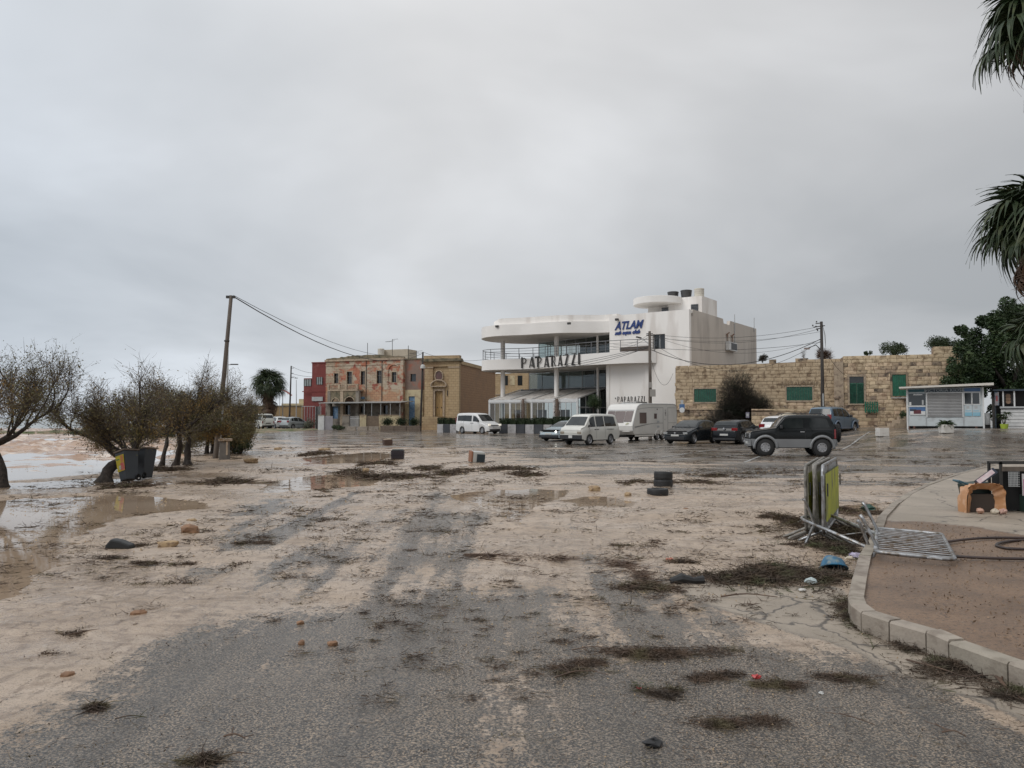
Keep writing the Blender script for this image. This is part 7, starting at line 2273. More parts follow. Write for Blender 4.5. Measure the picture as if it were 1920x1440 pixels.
pF, tF = pole('dark timber pole with many wires in front of the long stone house', 1542.5, 795, 1540, 603, 54.2, .13, m_poledark, .3)
b_ = Vector(pF.location)
for y_, w_ in ((606, .5), (612, .8), (616, .45)): MB().obox(at(1536, y_, 54.2) - b_, (w_, .07, .06), Matrix.Rotation(R(-8), 3, 'Y')).build('cross_arm', m_letter, pF)
for (px, py) in ((1531, 605), (1524, 612), (1530, 614), (1533, 621)):
    MB().lathe([(0, 0), (.06, .02), (.035, .06), (.06, .1), (0, .13)], 8, tuple(at(px, py, 54.2) - b_)).build('insulator', m_letter, pF)
h_ = at(1539, 656, 54.2) - b_; e_ = at(1513, 653, 54.2) - b_
MB().tube([h_, at(1530, 647, 54.2) - b_, e_], .03, 6).build('lamp_arm', m_cable, pF); MB().obox(e_ + Vector((0, 0, -.02)), (.36, .16, .12)).build('lamp_head', M('lamp_rust', (.28, .22, .2)), pF)
MB().tube([at(1541.5, 738, 54.2) - b_ + Vector((0, -.16, 0)), Vector((0, -.18, .4))], .045, 6).build('cable_guard', m_frame, pF)
for k in range(3):
    MB().tube([at(1542, 604 + 2 * k, 54.2) - b_, at(1546 + k, 630, 54.2) - b_, at(1548, 652 + k, 54.2) - b_], .012, 4).build('hanging_cable', m_frame, pF)
for i, px in enumerate((555.5, 530)):
    pole(['thin concrete mast between the lamp pole and the red house', 'thin mast under the red canopy flag'][i], px, 785, px, 712 if i == 0 else 735, 108 if i == 0 else 114, .07, m_frame, .15, 'mast', 'mast')


def cable(label, a, b, sag, r=.02, group=None, n=18):
    a, b = Vector(a), Vector(b)
    pts = [a.lerp(b, k / n) - a - Vector((0, 0, sag * 4 * (k / n) * (1 - k / n))) for k in range(n + 1)]
    o = MB().tube(pts, r, 5).build('overhead_cable', m_cable)
    o.location = a
    return props(o, label, 'cable', group)


cable('long sagging cable from the leaning pole across the sky to the pole beside the chapel', tA + Vector((.1, 0, -.05)), tC + Vector((0, 0, -.1)), 1.6, .022)
cable('thinner second strand just above the long sagging cable', tA + Vector((.1, 0, 0)), tC + Vector((0, 0, 0)), 1.25, .012)
cable('cable running from the chapel pole to the restaurant balcony', tC, at(915, 673, 78), .5, .015)
for k, (ya, yb, sg_, rr) in enumerate(((626, 612, .55, .012), (629, 616, .8, .012), (632, 622, .5, .010), (627, 637, 1.2, .010), (652, 642, .35, .014), (655, 636, 1.5, .024), (640, 640, 2.2, .014))):
    cable(['topmost thin wire between the boxed pole and the dark many wired pole', 'second wire from the top between the boxed pole and the dark pole', 'third wire from the top between the boxed pole and the dark pole', 'fourth wire, slack, between the boxed pole and the dark pole', 'straight wire below the slack ones between the boxed pole and the dark pole', 'thickest black cable bundle between the boxed pole and the dark pole', 'lowest sagging wire between the boxed pole and the dark pole'][k],
          at(1219, ya, 60), at(1538, yb, 54.2), sg_, rr, 'wires between the two right hand poles')
for k, (ya, yb, xb, YY) in enumerate(((626, 645, 1150, 62.5), (630, 651, 1150, 62.5), (649, 697, 930, 76), (652, 702, 930, 76), (650, 690, 1040, 69))):
    cable(['upper wire running down left from the boxed pole over the balcony end', 'second wire running down left from the boxed pole over the balcony end', 'black cable crossing below the balcony towards the chapel', 'lower of the two cables crossing below the balcony', 'short cable from the boxed pole to the middle of the balcony'][k], at(1218, ya, 60), at(xb, yb, YY), .35, .018 if k > 1 else .011)
cable('slack loop of wire hanging on the white wall right of the boxed pole', at(1221, 675, 60), at(1262, 700, 60.5), 1.4, .012)
cable('cable from the dark pole across to the right stone house', at(1545, 652, 54.2), at(1588, 705, 55.6), .3, .012)
cable('wire from the far left lamp pole to the red house', tD, at(612, 697, 100.5), .5, .02)
cable('second wire from the far left lamp pole to the red house', tD + Vector((0, 0, -1)), at(612, 704, 100.5), .3, .02)

# red beach canopy, flapping
mb = MB(); C_ = at(532, 736, 112); vs = []
for i in range(9):
    for j in range(5): vs.append((-1.1 + 2.2 * i / 8, -.6 + 1.2 * j / 4, .55 * math.sin(math.pi * (i / 8) * .8 + .5) - .5 * (i / 8) + .08 * math.sin(j * 2.0)))
mb.add(vs, [(i * 5 + j, (i + 1) * 5 + j, (i + 1) * 5 + j + 1, i * 5 + j + 1) for i in range(8) for j in range(4)])
t = thing('beach_canopy', 'faded red cloth canopy flapping on thin posts beside the far palm', 'canopy', (C_.x, 112, .15))
o = mb.build('cloth', M('faded_red_cloth', (.45, .17, .14), (.38, .13, .11), rough=.8), t, smooth=True); o.location = (0, 0, C_.z - .15)
for x_ in (-.6, .9): MB().tube([(x_, 0, -.2), (x_, 0, C_.z - .1)], .03, 5).build('post', m_frame, t)
# ------------------------------------------------------------------ kiosks
m_kio = M('kiosk_panel', (.52, .56, .57), (.46, .50, .51), scale=.8, rough=.45, c3=(.40, .42, .42), s3=2)
m_kdark = M('kiosk_dark_band', (.035, .05, .07), (.03, .04, .055), rough=.5)
m_kteal = M('kiosk_teal_band', (.03, .11, .14), rough=.5)
m_kblue = M('kiosk_blue_print', (.07, .15, .30), (.05, .12, .26), rough=.5)
m_pale = M('kiosk_pale_blue_print', (.20, .40, .50), (.26, .46, .55), rough=.5)
m_alu = M('shutter_metal', (.33, .33, .33), (.27, .27, .27), rough=.5, metal=.3)
m_wood2 = M('rust_wood', (.12, .06, .045), rough=.8)


def kiosk():
    A = at(1700, 783, 49.0); B = at(1846, 783, 47.0); ang = math.atan2(B.y - A.y, B.x - A.x)
    F = Frame(A.x, A.y, ang, .86); root = thing('kiosk', 'pale blue grey trailer kiosk with flat roof and closed roller shutter', 'kiosk', (A.x, A.y, .86), ang)
    H = F.hit; W_ = H(1846, 783)[0]; zb = H(1770, 799)[1]; zt = H(1770, 727)[1]; D_ = 2.1
    bx = lambda a, b, c, d, y0, y1, nm, mt, par=None: MB().box(min(H(a, 770)[0], H(b, 770)[0]), max(H(a, 770)[0], H(b, 770)[0]), y0, y1, min(H(770, c)[1] if 0 else H((a + b) / 2, c)[1], H((a + b) / 2, d)[1]), max(H((a + b) / 2, c)[1], H((a + b) / 2, d)[1])).build(nm, mt, par or root)
    MB().box(.02, W_ - .02, .03, D_, zb, zt).build('body', m_kio, root)
    for a in (0, W_ - .09): MB().box(a, a + .09, -.03, .06, -.05, zt).build('corner_post', m_paintwhite, root)
    # roof: thin slab with slight fall to the left
    xl = H(1686, 724)[0]; xr = H(1862, 719)[0]; zl = H(1690, 726)[1]; zr = H(1860, 719)[1]
    q = MB(); q.add([(xl, -.55, zl - .10), (xr, -.55, zr - .12), (xr, D_ + .2, zr - .12), (xl, D_ + .2, zl - .10), (xl, -.55, zl), (xr, -.55, zr + .03), (xr, D_ + .2, zr + .03), (xl, D_ + .2, zl)], [(0, 3, 2, 1), (4, 5, 6, 7), (0, 1, 5, 4), (1, 2, 6, 5), (2, 3, 7, 6), (3, 0, 4, 7)]); q.build('roof', M('kiosk_roof', (.62, .58, .52), (.55, .52, .47), rough=.6), root)
    bx(1704, 1734, 735, 730, -.012, .028, 'fascia_band', m_kteal); bx(1808, 1839, 734, 727.5, -.012, .028, 'fascia_band', m_kblue)
    f = bx(1736.5, 1805, 736, 728.5, -.014, .028, 'fascia_band', m_kdark)
    c_ = H(1771, 732); me = text_mesh('VICTORIA KIOSK', .27, .015, .006, 0, 1.08); me.transform(Matrix.Translation((c_[0], -.022, c_[1]))); link('sign_lettering', me, M('pale_lettering', (.30, .34, .36), rough=.5), root)
    w = bx(1704.5, 1735.5, 760, 738, -.004, .028, 'display_window', m_darkglass); bx(1713, 1730, 741, 739.2, -.012, -.005, 'menu_strip', m_paintwhite, w)
    bx(1705, 1709, 760, 754, -.012, -.005, 'price_card', m_paintwhite, w); bx(1729, 1732, 759, 750, -.012, -.005, 'price_card', m_frame, w)
    bx(1703, 1736, 762.8, 760.5, -.02, .028, 'sill', m_paintwhite)
    p = bx(1705.5, 1735, 778, 763.5, -.006, .028, 'poster', m_kblue)
    bx(1706, 1735, 778, 771, -.01, -.0065, 'poster_print', m_paintwhite, p); bx(1713, 1727, 776, 768.5, -.014, -.0105, 'poster_print', M('poster_dark', (.12, .03, .04), rough=.6), p); bx(1706.5, 1718, 770, 767.5, -.014, -.0105, 'poster_print', m_letter, p)
    # roller shutter of separate slats
    x0 = H(1739, 770)[0]; x1 = H(1804.5, 770)[0]; z0 = H(1770, 782)[1]; z1 = H(1770, 737)[1]
    q = MB(); q.box(x0 - .06, x1 + .06, -.03, .0, z1, z1 + .05); q.box(x0 - .06, x0, -.03, .0, z0, z1); q.box(x1, x1 + .06, -.03, .0, z0, z1); sh = q.build('shutter_frame', m_paintwhite, root)
    for k in range(16):
        zz = z0 + (z1 - z0) * k / 16; h = (z1 - z0) / 16
        q = MB(); q.add([(x0, -.004, zz), (x1, -.004, zz), (x1, -.028, zz + h * .55), (x0, -.028, zz + h * .55), (x1, -.006, zz + h * .93), (x0, -.006, zz + h * .93)], [(0, 1, 2, 3), (3, 2, 4, 5)]); q.build('slat', m_alu, sh)
    for (a, b) in ((1809, 1821.5), (1824, 1837)):
        w = bx(a, b, 757, 737, -.006, .028, 'window', m_darkglass)
        q = MB(); xa, xb = H(a, 770)[0], H(b, 770)[0]; za, zb2 = H(a, 757.5)[1], H(a, 736)[1]
        for r_ in ((xa - .05, xa, za - .05, zb2 + .05), (xb, xb + .05, za - .05, zb2 + .05), (xa, xb, za - .05, za), (xa, xb, zb2, zb2 + .05)): q.box(r_[0], r_[1], -.02, .028, r_[2], r_[3])
        q.build('window_frame', m_paintwhite, w)
        p = bx(a, b + 1, 780, 759, -.004, .028, 'poster', M('pale_poster', (.50, .56, .58), rough=.6) if a == 1809 else bpy.data.materials['pale_poster'])
        bx(a, b + 1, 780, 773, -.009, -.0045, 'poster_print', m_pale, p); bx(a + 3, b - 4, 766, 761, -.009, -.0045, 'poster_print', m_frame, p)
        bx(a + 1, b - 1, 771, 769.5, -.009, -.0045, 'poster_print', m_pale, p)
    q = MB(); 
    for a in (1736, 1806): q.box(H(a, 770)[0] - .02, H(a, 770)[0] + .02, -.012, .028, zb, H(a, 783)[1])
    q.build('panel_joint', m_frame, root)
    MB().box(.1, W_ - .1, .15, D_ - .1, -.02, zb).build('chassis_shade', m_under, root)
    for x_ in (H(1728, 770)[0], H(1800, 770)[0]): add_wheel(root, x_, .25, .30, .18, 'cap')
    for x_ in (.05, .35, W_ - .5): MB().box(x_, x_ + .12, .0, .12, -.1, zb).build('support_leg', m_wood2, root)
    return F


FK = kiosk()
v = at(1853, 783, 47.6)
t = thing('gas_cylinder', 'white cylindrical tank standing upright in the dark gap right of the kiosk', 'tank', (v.x, 47.8, 1.15))
MB().lathe([(0, 0), (.2, 0), (.21, .06), (.21, .62), (.17, .72), (0, .74)], 20).build('tank_body', m_paintwhite, t, smooth=True); MB().box(-.18, .18, -.12, .12, -.5, 0).build('stand', m_letter, t)


def kiosk2():
    K = 47.2; A = at(1866, 783, K); root = thing('kiosk', 'second kiosk with white boarded counter cut by the right edge of the photo', 'kiosk', (A.x, K, .86), R(-26))
    F = Frame(A.x, K, R(-26), .86); H = F.hit; xr = 5.0; zt = H(1890, 733)[1]; zc = H(1890, 764)[1]
    MB().box(-.1, xr, -.15, 2.4, zt, zt + .10).build('roof', m_kdark, root)
    MB().box(.02, xr, 1.6, 1.7, 0, zt).build('back_panel', m_letter, root); MB().box(.02, .08, .2, 1.6, 0, zt).build('side_panel', m_kdark, root)
    for px in (1881, 1902): x = H(px, 750)[0]; MB().box(x - .04, x + .04, -.02, .06, zc, zt).build('post', m_paintwhite, root)
    x0 = H(1877, 780)[0]
    MB().box(x0 - .05, xr, -.15, .4, zc - .05, zc + .06).build('counter_top', m_frame, root)
    for k in range(6):
        h = (zc - .1) / 6; MB().box(x0, xr, -.02 - .012 * (k % 2), .03, k * h + .012, (k + 1) * h - .012).build('board', m_paintwhite, root)
    a = H(1886, 750); b = H(1897, 737)
    p = MB().box(a[0], b[0] + .1, .3, .33, a[1] - .2, b[1]).build('menu_board', m_letter, root)
    for k in range(3): MB().lathe([(0, 0), (.13, 0), (.13, -.01), (0, -.01)], 14, ((a[0] + b[0]) / 2, .295, a[1] + k * .18 - .1), 'y').build('food_picture', M('food_print', (.35, .22, .14), rough=.6) if k == 0 else bpy.data.materials['food_print'], p)
    p = MB().box(H(1865, 750)[0], H(1873, 750)[0], -.06, -.03, H(1870, 760)[1], H(1870, 735)[1]).build('advert_panel', M('advert_blue', (.10, .16, .22), (.35, .30, .30), scale=5, rough=.5, contrast=.2), root)
    MB().box(H(1867, 750)[0], H(1870.5, 750)[0], -.07, -.062, H(1870, 752)[1], H(1870, 742)[1]).build('advert_print', M('advert_red', (.40, .10, .11), rough=.5), p)


kiosk2()


def leafy(label, cat, px, py, Y, z, potfn, seed, L, n, w=.05, name='potted_plant', stems=0, hgt=.5):
    v = at(px, py, Y); t = thing(name, label, cat, (v.x, Y, z)); potfn(t)
    rg = np.random.default_rng(seed)
    if stems:
        mb = MB(); P, D = [], []
        for k in range(stems):
            dx = (-.18, .16, .0)[k]; h2 = hgt + (.5, .65, .35)[k]; mb.tube([(0, 0, hgt - .1), (dx * .6, 0, hgt + .2), (dx, 0, h2)], .025, 6)
            a = rg.uniform(0, 6.28, n); P.append(np.tile([dx, 0, h2], (n, 1))); D.append(np.stack([np.cos(a), np.sin(a), rg.uniform(-.2, 1.3, n)], 1))
        mb.build('stem', m_bark, t); P = np.concatenate(P); D = np.concatenate(D)
    else:
        a = rg.uniform(0, 6.28, n); P = np.tile([0, 0, hgt], (n, 1)) + rg.normal(size=(n, 3)) * .05; D = np.stack([np.cos(a), np.sin(a), rg.uniform(.2, 1.6, n)], 1)
    V, F = strips(P, D, L * rg.uniform(.6, 1.1, len(P)), w, 4, droop=.55, rng=rg); np_mesh('leaves', V, F, m_ficus if not stems else m_palm, t)
    return t


m_wpot = M('white_pot', (.66, .64, .60), (.58, .55, .50), rough=.6, c3=(.48, .44, .40), s3=6)
zz = zg(*spot(1774, 42.5)); leafy('square white pot with drooping dark leaves in front of the kiosk shutter', 'potted plant', 1774, 800, 42.5, zz, lambda t: MB().obox((0, 0, .23), (.55, .55, .46), None, 1.05).build('pot', m_wpot, t, bevel=.02), 5, .62, 130, .12, hgt=.46)
zz = zg(*spot(1654, 43.5)); t = thing('concrete_cube', 'plain white painted block standing left of the kiosk near the steps', 'block', (*spot(1654, 43.5), zz)); MB().obox((0, 0, .24), (.56, .5, .48), None, 1.0).build('block_body', m_wpot, t, bevel=.025); MB().box(-.27, .27, -.24, .24, .475, .49).build('block_top', m_trim, t)
leafy('lime green pot with two stemmed spiky plant at the second kiosk', 'potted plant', 1883, 800, 46.2, .88, lambda t: MB().lathe([(0, 0), (.17, 0), (.23, .34), (.2, .34), (0, .3)], 20).build('pot', M('lime_pot', (.36, .46, .05), (.30, .40, .05), rough=.4), t), 6, .40, 60, .05, stems=3, hgt=.33)
# steps and small walls left of the kiosk
t = thing('stone_steps', 'small flight of pale stone steps beside the left end of the kiosk', 'steps', (at(1686, 783, 50.2).x, 50.2, .8))
for k in range(4): MB().box(-.65 + k * .34, .72, 0, 1.0, .22 * k, .22 * k + .215).build('step', m_trim, t)
# small green gate panel hung on the wall
a = FRt.hit(1620, 774); b = FRt.hit(1646, 753)
ca, sa = math.cos(FRt.a), math.sin(FRt.a)
t = thing('picket_gate', 'little bright green picket gate leaning on the wall below the green shutter', 'gate', (FRt.o[0] + a[0] * ca + .30 * sa, FRt.o[1] + a[0] * sa - .30 * ca, FRt.z + a[1]), FRt.a)
w = b[0] - a[0]; h = b[1] - a[1]
for k in range(6): MB().box(w * k / 6 + .02, w * (k + .72) / 6, -.02, .02, 0 + .02 * (k % 2), h - .03 * (k % 2)).build('picket', m_green2, t)
for z_ in (.15, h - .25): MB().box(0, w, .022, .05, z_, z_ + .07).build('rail', m_green2, t)
# blue plate sign on the low wall
v = at(1284.5, 762, 56.9)
t = thing('wall_sign', 'blue and white plate sign fixed on the stone wall right of the caravan', 'sign', (v.x, 57.9, v.z), R(-25))
MB().box(-.2, .2, -.03, 0, -.22, .18).build('plate', m_kblue, t); MB().lathe([(0, 0), (.2, 0), (.2, -.03), (0, -.03)], 20, (0, -.002, -.26), 'y').build('round_plate', m_paintwhite, t); MB().box(-.1, .1, -.03, 0, .182, .5).build('top_plate', m_frame, t)
v = at(1411.5, 778, 54.0); t = thing('wall_sign', 'tiny bluish plate on the end of the low wall by the gateway', 'sign', (v.x, 55.2, v.z), R(-20)); MB().box(-.12, .12, -.03, 0, -.2, .2).build('plate', M('plate_grey_blue', (.20, .19, .24), rough=.6), t); MB().box(-.08, .08, -.036, -.031, -.1, .1).build('plate_print', m_frame, t)

# ------------------------------------------------------------------ crowd barriers
m_yel = M('barrier_yellow', (.44, .46, .05), (.33, .35, .06), scale=5, rough=.6, c3=(.17, .17, .09), s3=9, stretch=(1, 1, .3))
m_mud = M('muddy_steel', (.20, .19, .17), (.12, .11, .095), scale=6, rough=.6, c3=(.30, .28, .25), s3=14)


def barrier(label, x, y, head, z=0.0, panel=None, pitch=0.0, mat=None, L=2.0, Hh=1.0, group=None, roll=0.0, bars=True):
    root = thing('crowd_barrier', label, 'barrier', (x, y, z), head, group)
    root.rotation_euler = (roll, pitch, head)
    mt = mat or m_steel; zb = .16; r_ = .02
    def rt(pts, rr=r_, nm='frame_tube'): return MB().tube(pts, rr, 7).build(nm, mt, root, smooth=True)
    c = .08
    rt([(c, 0, zb), (L - c, 0, zb), (L - .02, 0, zb + .03), (L, 0, zb + c), (L, 0, Hh - c), (L - .03, 0, Hh - .02), (L - c, 0, Hh), (c, 0, Hh), (.03, 0, Hh - .02), (0, 0, Hh - c), (0, 0, zb + c), (.02, 0, zb + .03), (c, 0, zb)], .021, 'frame')
    n = 14 if bars else 2
    for k in range(1, n):
        x_ = L * k / n; MB().tube([(x_, 0, zb), (x_, 0, Hh)], .008, 5).build('bar', mt, root)
    for x_ in (.28, L - .28):
        rt([(x_, -.34, 0), (x_, -.30, .03), (x_, 0, zb + .02), (x_, .30, .03), (x_, .34, 0)], .019, 'foot')
    for x_ in (0, L): MB().tube([(x_, 0, Hh - .25), (x_ + (.06 if x_ else -.06), 0, Hh - .25), (x_ + (.06 if x_ else -.06), 0, Hh - .12)], .010, 5).build('hook', mt, root)
    if panel:
        q = MB(); n2 = 20; z0, z1 = .30, Hh - .10; vs = []
        for k in range(n2 + 1):
            x_ = .08 + (L - .16) * k / n2; yy = -.028 - .014 * (k % 2); vs += [(x_, yy, z0), (x_, yy, z1)]
        q.add(vs, [(2 * k, 2 * k + 2, 2 * k + 3, 2 * k + 1) for k in range(n2)]); p = q.build('panel', panel, root)
        p.data.materials.append(panel)
        for x_ in (.03, L - .06): MB().box(x_, x_ + .035, -.06, -.045, .62, .78).build('clip', m_blackplastic, root)
    return root


hb = math.atan2(.89, .46)
barrier('leftmost upright crowd barrier with a dirty yellow panel, seen almost edge on', 3.79, 9.98, hb + .02, -.02, m_yel, mat=m_mud)
barrier('second upright crowd barrier from the left, muddy and without a yellow panel', 3.80, 9.76, hb + .0, 0, None, mat=m_mud, roll=.03)
barrier('third upright crowd barrier, squeezed between the muddy one and the bright yellow one', 3.87, 9.80, hb + .03, 0, M('grimy_panel', (.13, .13, .10), (.22, .22, .10), rough=.7, scale=5), mat=m_mud, roll=-.04)
barrier('rightmost upright crowd barrier with the bright yellow panel', 3.86, 9.60, hb - .0, 0, m_yel, mat=m_steel)
# the fallen one: lies flat, its height pointing right, length away from the camera
rt = barrier('crowd barrier fallen flat across the kerb stones', 3.62, 8.05, R(68), .20, None, mat=m_steel, L=1.9, Hh=.88)
rt.rotation_euler = Matrix(((math.cos(R(66)), .0, math.sin(R(66))), (math.sin(R(66)), 0, -math.cos(R(66))), (0.0, 1.0, 0.0))).transposed().to_euler() if False else (0, 0, 0)
_ex = Vector((.43, .90, .0)).normalized(); _ez = Vector((.97, -.04, -.03)); _ez = (_ez - _ex * _ez.dot(_ex)).normalized(); _ey = _ez.cross(_ex)
rt.matrix_world = Matrix.Translation((3.62, 8.10, .215)) @ Matrix((_ex, _ey, _ez)).transposed().to_4x4()
rt2 = barrier('crowd barrier toppled sideways under the upright stack, only its feet and frame showing', 3.9, 9.6, 0, .1, None, mat=m_steel, L=1.5, Hh=.62, bars=False)
_ex = Vector((-.30, .95, .16)).normalized(); _ez = Vector((.75, .2, .04)); _ez = (_ez - _ex * _ez.dot(_ex)).normalized(); _ey = _ez.cross(_ex)
rt2.matrix_world = Matrix.Translation((4.0, 8.55, .06)) @ Matrix((_ex, _ey, _ez)).transposed().to_4x4()

# hoses on the bed
def hose(label, pts, r=.016, z0=.14):
    P = [Vector((*gp(a, b, z0), zg(*gp(a, b, z0)) + .012 + r)) for a, b in pts]
    C = curve_pts(P, False, 8)
    o = MB().tube(C, r, 7).build('water_hose', M('hose_rubber', (.05, .03, .025), (.03, .022, .02), rough=.5) if 'hose_rubber' not in bpy.data.materials else bpy.data.materials['hose_rubber'], None, smooth=True)
    props(o, label, 'hose')


hose('nearer brown hose running from the fallen barrier to the right edge', [(1722, 1034), (1760, 1042), (1830, 1047), (1900, 1049), (1990, 1050)])
hose('brown hose arching behind the fallen barrier to the right edge', [(1758, 1020), (1800, 1014), (1850, 1010), (1920, 1010), (1990, 1013)])
hose('small loop of hose at the right edge between the two longer hoses', [(1990, 1018), (1920, 1014), (1880, 1018), (1868, 1024), (1885, 1029), (1920, 1031), (1990, 1032)])

# blue tub
x, y = gp(1572, 1072); t = thing('blue_tub', 'battered blue plastic tub lying upside down in the debris by the kerb', 'tub', (x, y + .12, .0))
mb = MB(); vs = []; r = random.Random(4)
for i, (rr, h) in enumerate(((.20, 0), (.19, .03), (.165, .12), (.13, .17), (.06, .185), (0.001, .18))):
    for k in range(24):
        w = 2 * math.pi * k / 24; q = rr * (1 + .05 * math.sin(3 * w + i)); vs.append((q * math.cos(w), q * math.sin(w), h + .015 * math.sin(2 * w)))
mb.add(vs, [(i * 24 + k, i * 24 + (k + 1) % 24, (i + 1) * 24 + (k + 1) % 24, (i + 1) * 24 + k) for i in range(5) for k in range(24)])
o = mb.build('shell', M('blue_plastic', (.015, .14, .26), (.02, .08, .14), rough=.4, scale=9, c3=(.16, .20, .20), s3=13), t, smooth=True); o.rotation_euler = (R(-32), R(8), 0); o.location = (0, 0, .02); t.scale = (.70, .72, .62)
q = MB(); q.tube([(.20 * math.cos(w), .20 * math.sin(w), 0) for w in np.linspace(0, 2 * math.pi, 25)], .012, 6); q.build('rim', bpy.data.materials['blue_plastic'], o)

# ------------------------------------------------------------------ rubbish by the right edge
zr = .12
m_bin = M('dark_green_bin', (.018, .035, .028), (.025, .045, .036), rough=.5)
x, y = gp(1832, 962, zr); 
t = thing('litter_bin', 'dark green plastic bin with blue handle lying behind the orange sack', 'bin', (x + .22, y + .40, zr))
mb = MB(); mb.obox((0, 0, .22), (.30, .30, .44), Matrix.Rotation(R(-8), 3, 'Y'), 1.12); mb.build('bin_body', m_bin, t, bevel=.02)
q = MB(); q.tube([(-.17, -.08, .42), (-.30, -.08, .47), (-.30, .08, .47), (-.17, .08, .42)], .016, 6); q.build('handle', M('blue_handle', (.05, .12, .16), rough=.4), t)
# orange sack
xs0, ys0 = gp(1857, 964, zr)
t = thing('orange_sack', 'translucent orange rubbish sack slumped open on the pavement', 'bag', (xs0 + .02, ys0 + .12, zr))
m_sack = M('orange_plastic', (.52, .27, .13), (.44, .22, .10), scale=4, rough=.35, c3=(.60, .36, .22), s3=7)
vs = []; n = 30; r = random.Random(9)
W2, Hs = .30, .46
for i in range(9):
    f = i / 8; dep = f * .26
    for k in range(n + 1):
        a = math.pi * k / n
        px_ = W2 * (1.0 - .05 * f) * math.copysign(abs(math.cos(a)) ** .45, math.cos(a)); pz_ = Hs * (1 - .10 * f) * abs(math.sin(a)) ** .35
        wob = .016 * math.sin(k * 1.9 + i * 1.3) + .012 * math.sin(k * .8 + i * 2.1)
        vs.append((px_ * (1 + wob), dep + .03 * math.sin(k * .9), max(.0, pz_ * (1 + wob * 1.5))))
mb = MB(); mb.add(vs, [(i * (n + 1) + k, i * (n + 1) + k + 1, (i + 1) * (n + 1) + k + 1, (i + 1) * (n + 1) + k) for i in range(8) for k in range(n)])
mb.build('sack_skin', m_sack, t, smooth=True)
vs = []   # inward folded mouth
for i in range(4):
    f = i / 3
    for k in range(n + 1):
        a = math.pi * k / n
        px_ = (W2 - .12 * f) * math.copysign(abs(math.cos(a)) ** .45, math.cos(a)); pz_ = (Hs - .10 * f) * abs(math.sin(a)) ** .35
        vs.append((px_, -.01 + .12 * f + .02 * math.sin(k * 1.3), max(0, pz_)))
mb = MB(); mb.add(vs, [(i * (n + 1) + k, i * (n + 1) + k + 1, (i + 1) * (n + 1) + k + 1, (i + 1) * (n + 1) + k) for i in range(3) for k in range(n)])
mb.build('sack_mouth', m_sack, t, smooth=True)
MB().box(-.2, .2, .11, .25, .0, .28).build('sack_content', M('sack_inside', (.06, .045, .035), rough=.9), t)
for i, (dx, lab) in enumerate(((-.14, 'crumpled pinkish plastic wrapper spilling from the left of the orange sack'), (.07, 'small pale bottle lying in the mouth of the orange sack'), (.18, 'crumpled salmon plastic piece at the right foot of the orange sack'))):
    rg = np.random.default_rng(i); mb = MB(); mb.lathe([(0, 0), (.05, .01), (.06, .04), (.045, .07), (0, .085)], 9)
    me = mb.mesh('crumple'); 
    for vv in me.vertices: vv.co += Vector(rg.normal(size=3) * .007)
    me.materials.append(M('wrapper_%s' % ['salmon', 'pale', 'pink'][i], [(.50, .30, .22), (.55, .48, .38), (.52, .33, .27)][i], rough=.5))
    o = link('plastic_scrap', me); o.location = (xs0 + dx, ys0 + .02 - .02 * i, zr + .005); props(o, lab, 'litter')
# black cage of crates with a pink poster
xc, yc = gp(1882, 962, zr)
t = thing('black_cage_bin', 'black mesh cage with a wooden rail and pink poster, cut by the right edge', 'cage', (xc + .03, yc + .10, zr))
h_ = .78
m_cage = M('black_mesh', (.014, .013, .012), (.03, .028, .025), rough=.5)
q = MB()
for (x0_, y0_) in ((0, 0), (.9, 0), (0, .3), (.9, .3)): q.box(x0_, x0_ + .035, y0_, y0_ + .035, 0, h_)
q.box(0, .935, 0, .035, h_ - .03, h_); q.box(0, .935, .3, .335, h_ - .03, h_); q.box(0, .035, 0, .3, h_ - .03, h_); q.build('frame', m_cage, t)
MB().box(.04, .9, .10, .29, .02, h_ - .12).build('dark_filling', m_under, t)
MB().box(.02, .9, -.012, -.001, h_ - .14, h_ - .07).build('wooden_rail', m_pole, t)
for k in range(7): MB().box(.12 + k * .022, .128 + k * .022, -.012, -.004, h_ - .38, h_ - .15).build('mesh_wire', m_frame, t)
for k in range(9): MB().box(.11, .29, -.016, -.0125, h_ - .38 + k * .028, h_ - .373 + k * .028).build('mesh_wire', m_frame, t)
p = MB().box(.33, .62, -.02, -.004, h_ - .52, h_ - .18).build('poster', M('poster_paper', (.52, .50, .50), rough=.6), t)
MB().box(.34, .44, -.025, -.0205, h_ - .51, h_ - .26).build('poster_print', M('pink_print', (.45, .10, .22), (.50, .30, .38), scale=9, rough=.6), p); MB().box(.46, .56, -.025, -.0205, h_ - .45, h_ - .22).build('poster_print', M('mint_print', (.36, .48, .42), rough=.6), p)
t2 = thing('green_crate', 'dark green plastic crate standing in front of the black cage', 'crate', (xc + .38, yc + .0, zr)); MB().box(0, .36, 0, .3, 0, .27).build('crate_body', m_bin, t2, bevel=.015)
for k in range(4): MB().box(.02, .34, -.012, -.001, .03 + .06 * k, .055 + .06 * k).build('crate_rib', m_bin, t2)
# leaflet board tipped against the cage
t = thing('leaflet_board', 'dark blue sign board with pink print tipped over behind the orange sack', 'board', (xc - .28, yc + .12, zr + .42))
o = MB().box(-.02, .34, -.02, .02, 0, .10).build('board_frame', M('navy_board', (.02, .028, .05), rough=.5), t); o.rotation_euler = (R(-25), R(-35), 0)
o2 = MB().box(.0, .30, -.028, -.021, .02, .09).build('board_print', M('board_pink', (.50, .36, .38), (.6, .55, .55), scale=12, rough=.5), o)

